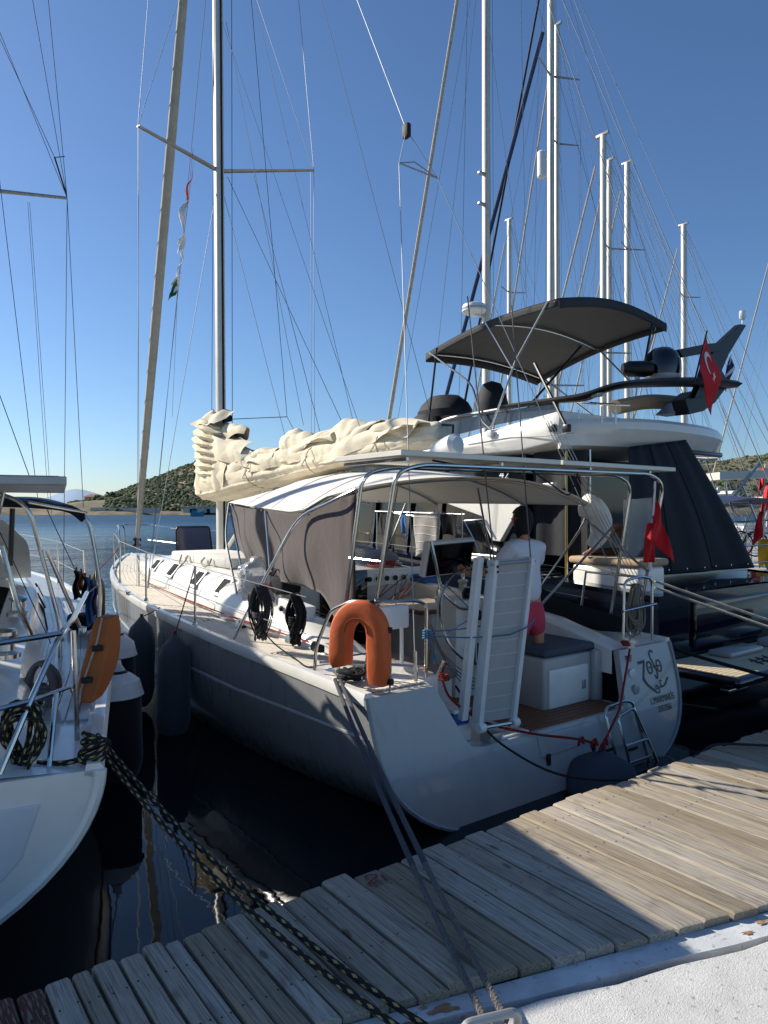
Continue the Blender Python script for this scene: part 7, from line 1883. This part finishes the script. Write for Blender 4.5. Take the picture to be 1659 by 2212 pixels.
    for sd_ in (-1, 1):
        pts = [Vector((sd_*L*.158*itp([(0, .85), (.3, 1), (.5, .98), (.7, .78), (.9, .32), (1, .05)], s), lerp(st, bw, s), lerp(1.0, 1.4, s)+.6)) for s in (0, .12, .3, .5, .7, .88, .98)]
        for p in pts: mb.tube([p, p-Vector((0, 0, .6))], .012, 5)
        for lv in (0, .3):
            for a, b_ in zip(pts, pts[1:]): mb.tube([a-Vector((0, 0, lv)), b_-Vector((0, 0, lv))], .004, 4)
    mb.tube([(-L*.134, st, 1.6), (L*.134, st, 1.6)], .014, 6); mb.tube([(-L*.134, st, 1.3), (L*.134, st, 1.3)], .012, 6)
    q(mb, 'guard_rail', STEEL)
    return t
def mast_xy(px, x):             # mast seen at column px, on the berth line x
    r = ray(px, PCY); return CAM.y + r.y*((x-CAM.x)/r.x)
def zpx(px, py, x):
    return wx(px, py, x).z
BG = [(1050, 9.2, None, 21, 'background yacht with radar on its mast, nearest behind the motor yacht bimini', dict(w=.125, L=13.5, stay_r=.075, cover=CANV, bim=FARB)),
      (1190, 13.6, None, 21, 'background yacht with tall mast carrying a white dome, right of the radar mast', dict(w=.13, L=13.5, dark_furl=True, stay_r=.05, bim=CHAR)),
      (1203, 19.5, None, 23, 'background yacht whose thin mast stands close behind the tall dome mast', dict(w=.12, L=12, cover=FARB)),
      (1303, 17.8, 292, 0, 'background yacht with the taller of the paired masts right of the bimini', dict(w=.125, L=12.5, spread=1)),
      (1316, 22.0, 347, 0, 'background yacht with the shorter of the paired masts right of the bimini', dict(w=.12, L=12, spread=2, bim=FARB)),
      (1355, 26.2, 352, 0, 'background yacht with a single thick white mast right of the paired masts', dict(w=.15, L=13, cover=CANV)),
      (1477, 30.4, 486, 0, 'background yacht whose mast rises behind the black arch fin', dict(w=.15, L=12, bim=FARB)),
      (1100, 25.0, 475, 0, 'background yacht with a short far mast left of the tall dome mast', dict(w=.14, L=12)),
      (1700, 34.6, 420, 0, 'background yacht just outside the right edge of the picture', dict(w=.14, L=12)),
      (1850, 38.0, 500, 0, 'farthest background yacht beyond the right edge of the picture', dict(w=.14, L=12))]
RY = {}
for px, x, py, top, lbl, kw in BG:
    y = mast_xy(px, x); tz = top if py is None else zpx(px, py, x)
    RY[px] = far_yacht(lbl, x, y, tz, **kw)
# radar dome and platform on the nearest far mast
p = wx(1021, 675, 9.2); t = RY[1050]
def addp(par, mb, n, m, **k): return mb.build(n, m, par, **k)
rp_ = Vector((9.2-.35, mast_xy(1050, 9.2)+.1, wx(1021, 690, 9.2).z))
addp(t, MB().lathe([(.25, 0), (.33, .06), (.34, .15), (.30, .24), (.16, .29), (0, .3)], rp_, n=26), 'radar_dome', WHITEP); addp(t, MB().lathe([(.343, .10), (.345, .15)], rp_, n=26), 'radar_band', GELG)
addp(t, MB().tube([rp_+Vector((0, 0, 0)), rp_+Vector((.35, -.1, -.1))], .03, 8), 'radar_bracket', WHITEP)
for py in (385, 450): 
    z_ = wx(1037, py, 9.2).z; addp(t, MB().bbox(9.2-.28, 9.2-.05, mast_xy(1050, 9.2)-.05, mast_xy(1050, 9.2)+.05, z_-.04, z_+.04, .02), 'deck_light', ALUD)
t = RY[1190]; ym = mast_xy(1190, 13.6); p = wx(1174, 350, 13.6)
addp(t, MB().lathe([(.12, -.42), (.15, -.38), (.15, .38), (.11, .43), (0, .44)], Vector((13.6-.38, ym+.05, p.z-.3)), n=20), 'radar_reflector', WHITEP)
addp(t, MB().tube([wx(1172, 70, 13.6), wx(960, 870, 13.6)], .075, 8), 'dark_furled_sail', FARB)
# clutter at the right edge: a davit frame with panel, flags, oilskins
t = thing('stern_gantry', 'steel stern gantry with pale panel, at the right edge behind the canvas', 'gantry', wd(1620, 1130, 15))
mb = MB(); a, b_ = wd(1555, 1036, 15), wd(1690, 1030, 15)
MB().prism([a, b_, b_+Vector((0, 0, .16)), a+Vector((0, 0, .16))], CF*.8).build('panel', ALU, t, smooth=False)
mb.tube([wd(1640, 1000, 15), wd(1578, 1080, 15)], .035, 8); mb.tube(crv([wd(1568, 1040, 15), wd(1570, 1065, 15), wd(1585, 1105, 15), wd(1600, 1120, 15)], 5), .025, 8); mb.tube([wd(1600, 1040, 15), wd(1635, 1125, 15)], .025, 8)
mb.tube([wd(1560, 1130, 15), wd(1690, 1122, 15)], .02, 6); mb.tube([wd(1565, 1155, 15), wd(1690, 1150, 15)], .02, 6); mb.tube([wd(1590, 1190, 15), wd(1635, 1140, 15)], .02, 6); mb.tube([wd(1595, 1140, 15), wd(1640, 1195, 15)], .02, 6); mb.tube([wd(1612, 1150, 15), wd(1610, 1300, 15)], .02, 6); mb.tube([wd(1650, 1150, 15), wd(1648, 1300, 15)], .02, 6); mb.tube([wd(1560, 1225, 15), wd(1690, 1230, 15)], .02, 6)
mb.build('frame', STEEL, t)
def red_flag(px0, py0, px1, py1, w, d, lbl):
    a = wd(px0, py0, d); b_ = wd(px1, py1, d); t = thing('red_flag', lbl, 'flag', a, group='red flags at the far sterns')
    MB().tube([a+Vector((0, 0, .1)), b_-Vector((0, 0, .4))], .015, 6).build('staff', WHITEP, t)
    MB().sheet(lambda u, v: a.lerp(b_, v)+CR*(-w*u*(.3+.7*v))+Vector((0, 0, -.35*u*v))+CF*(.05*math.sin(u*7+v*5)), 12, 12, .004).build('cloth', RED, t, angle=180)
red_flag(1652, 1105, 1645, 1160, .28, 14.0, 'small red flag drooping at the right edge, lowest of three')
red_flag(1653, 1010, 1648, 1050, .18, 18.0, 'small red flag at the right edge, highest of three')
red_flag(1662, 1050, 1656, 1100, .22, 16.0, 'small red flag at the right edge, between the other two')
t = thing('oilskin_jacket', 'yellow oilskin jacket hanging at the right edge of the picture', 'jacket', wd(1650, 1180, 13.5)); a = wd(1640, 1165, 13.5)
MB().sheet(lambda u, v: a+CR*(.3*u)+Vector((0, 0, -.55*v*(1-.15*math.sin(u*6))))+CF*(.05*math.sin(u*9+v*3)), 10, 10, .01).build('cloth', YELL, t, angle=180)
t = thing('bicycle', 'folded bicycle lashed to the rail at the right edge', 'bicycle', wd(1615, 1180, 14.5))
for px in (1600, 1632):
    c = wd(px, 1175, 14.5); MB().tube([c+CR*(.25*math.cos(k))+Vector((0, 0, .25*math.sin(k))) for k in [2*math.pi*i/20 for i in range(21)]], .018, 6, cap=False).build('wheel', RUB, t)
    sp = MB()
    for k in range(8): sp.tube([c, c+CR*(.25*math.cos(k*.785))+Vector((0, 0, .25*math.sin(k*.785)))], .004, 4)
    sp.build('spokes', STEEL, t)
MB().tube([wd(1600, 1175, 14.5), wd(1612, 1150, 14.5), wd(1628, 1152, 14.5), wd(1618, 1178, 14.5), wd(1612, 1150, 14.5)], .018, 6).tube([wd(1632, 1175, 14.5), wd(1626, 1140, 14.5)], .016, 6).build('frame', WHITEP, t)
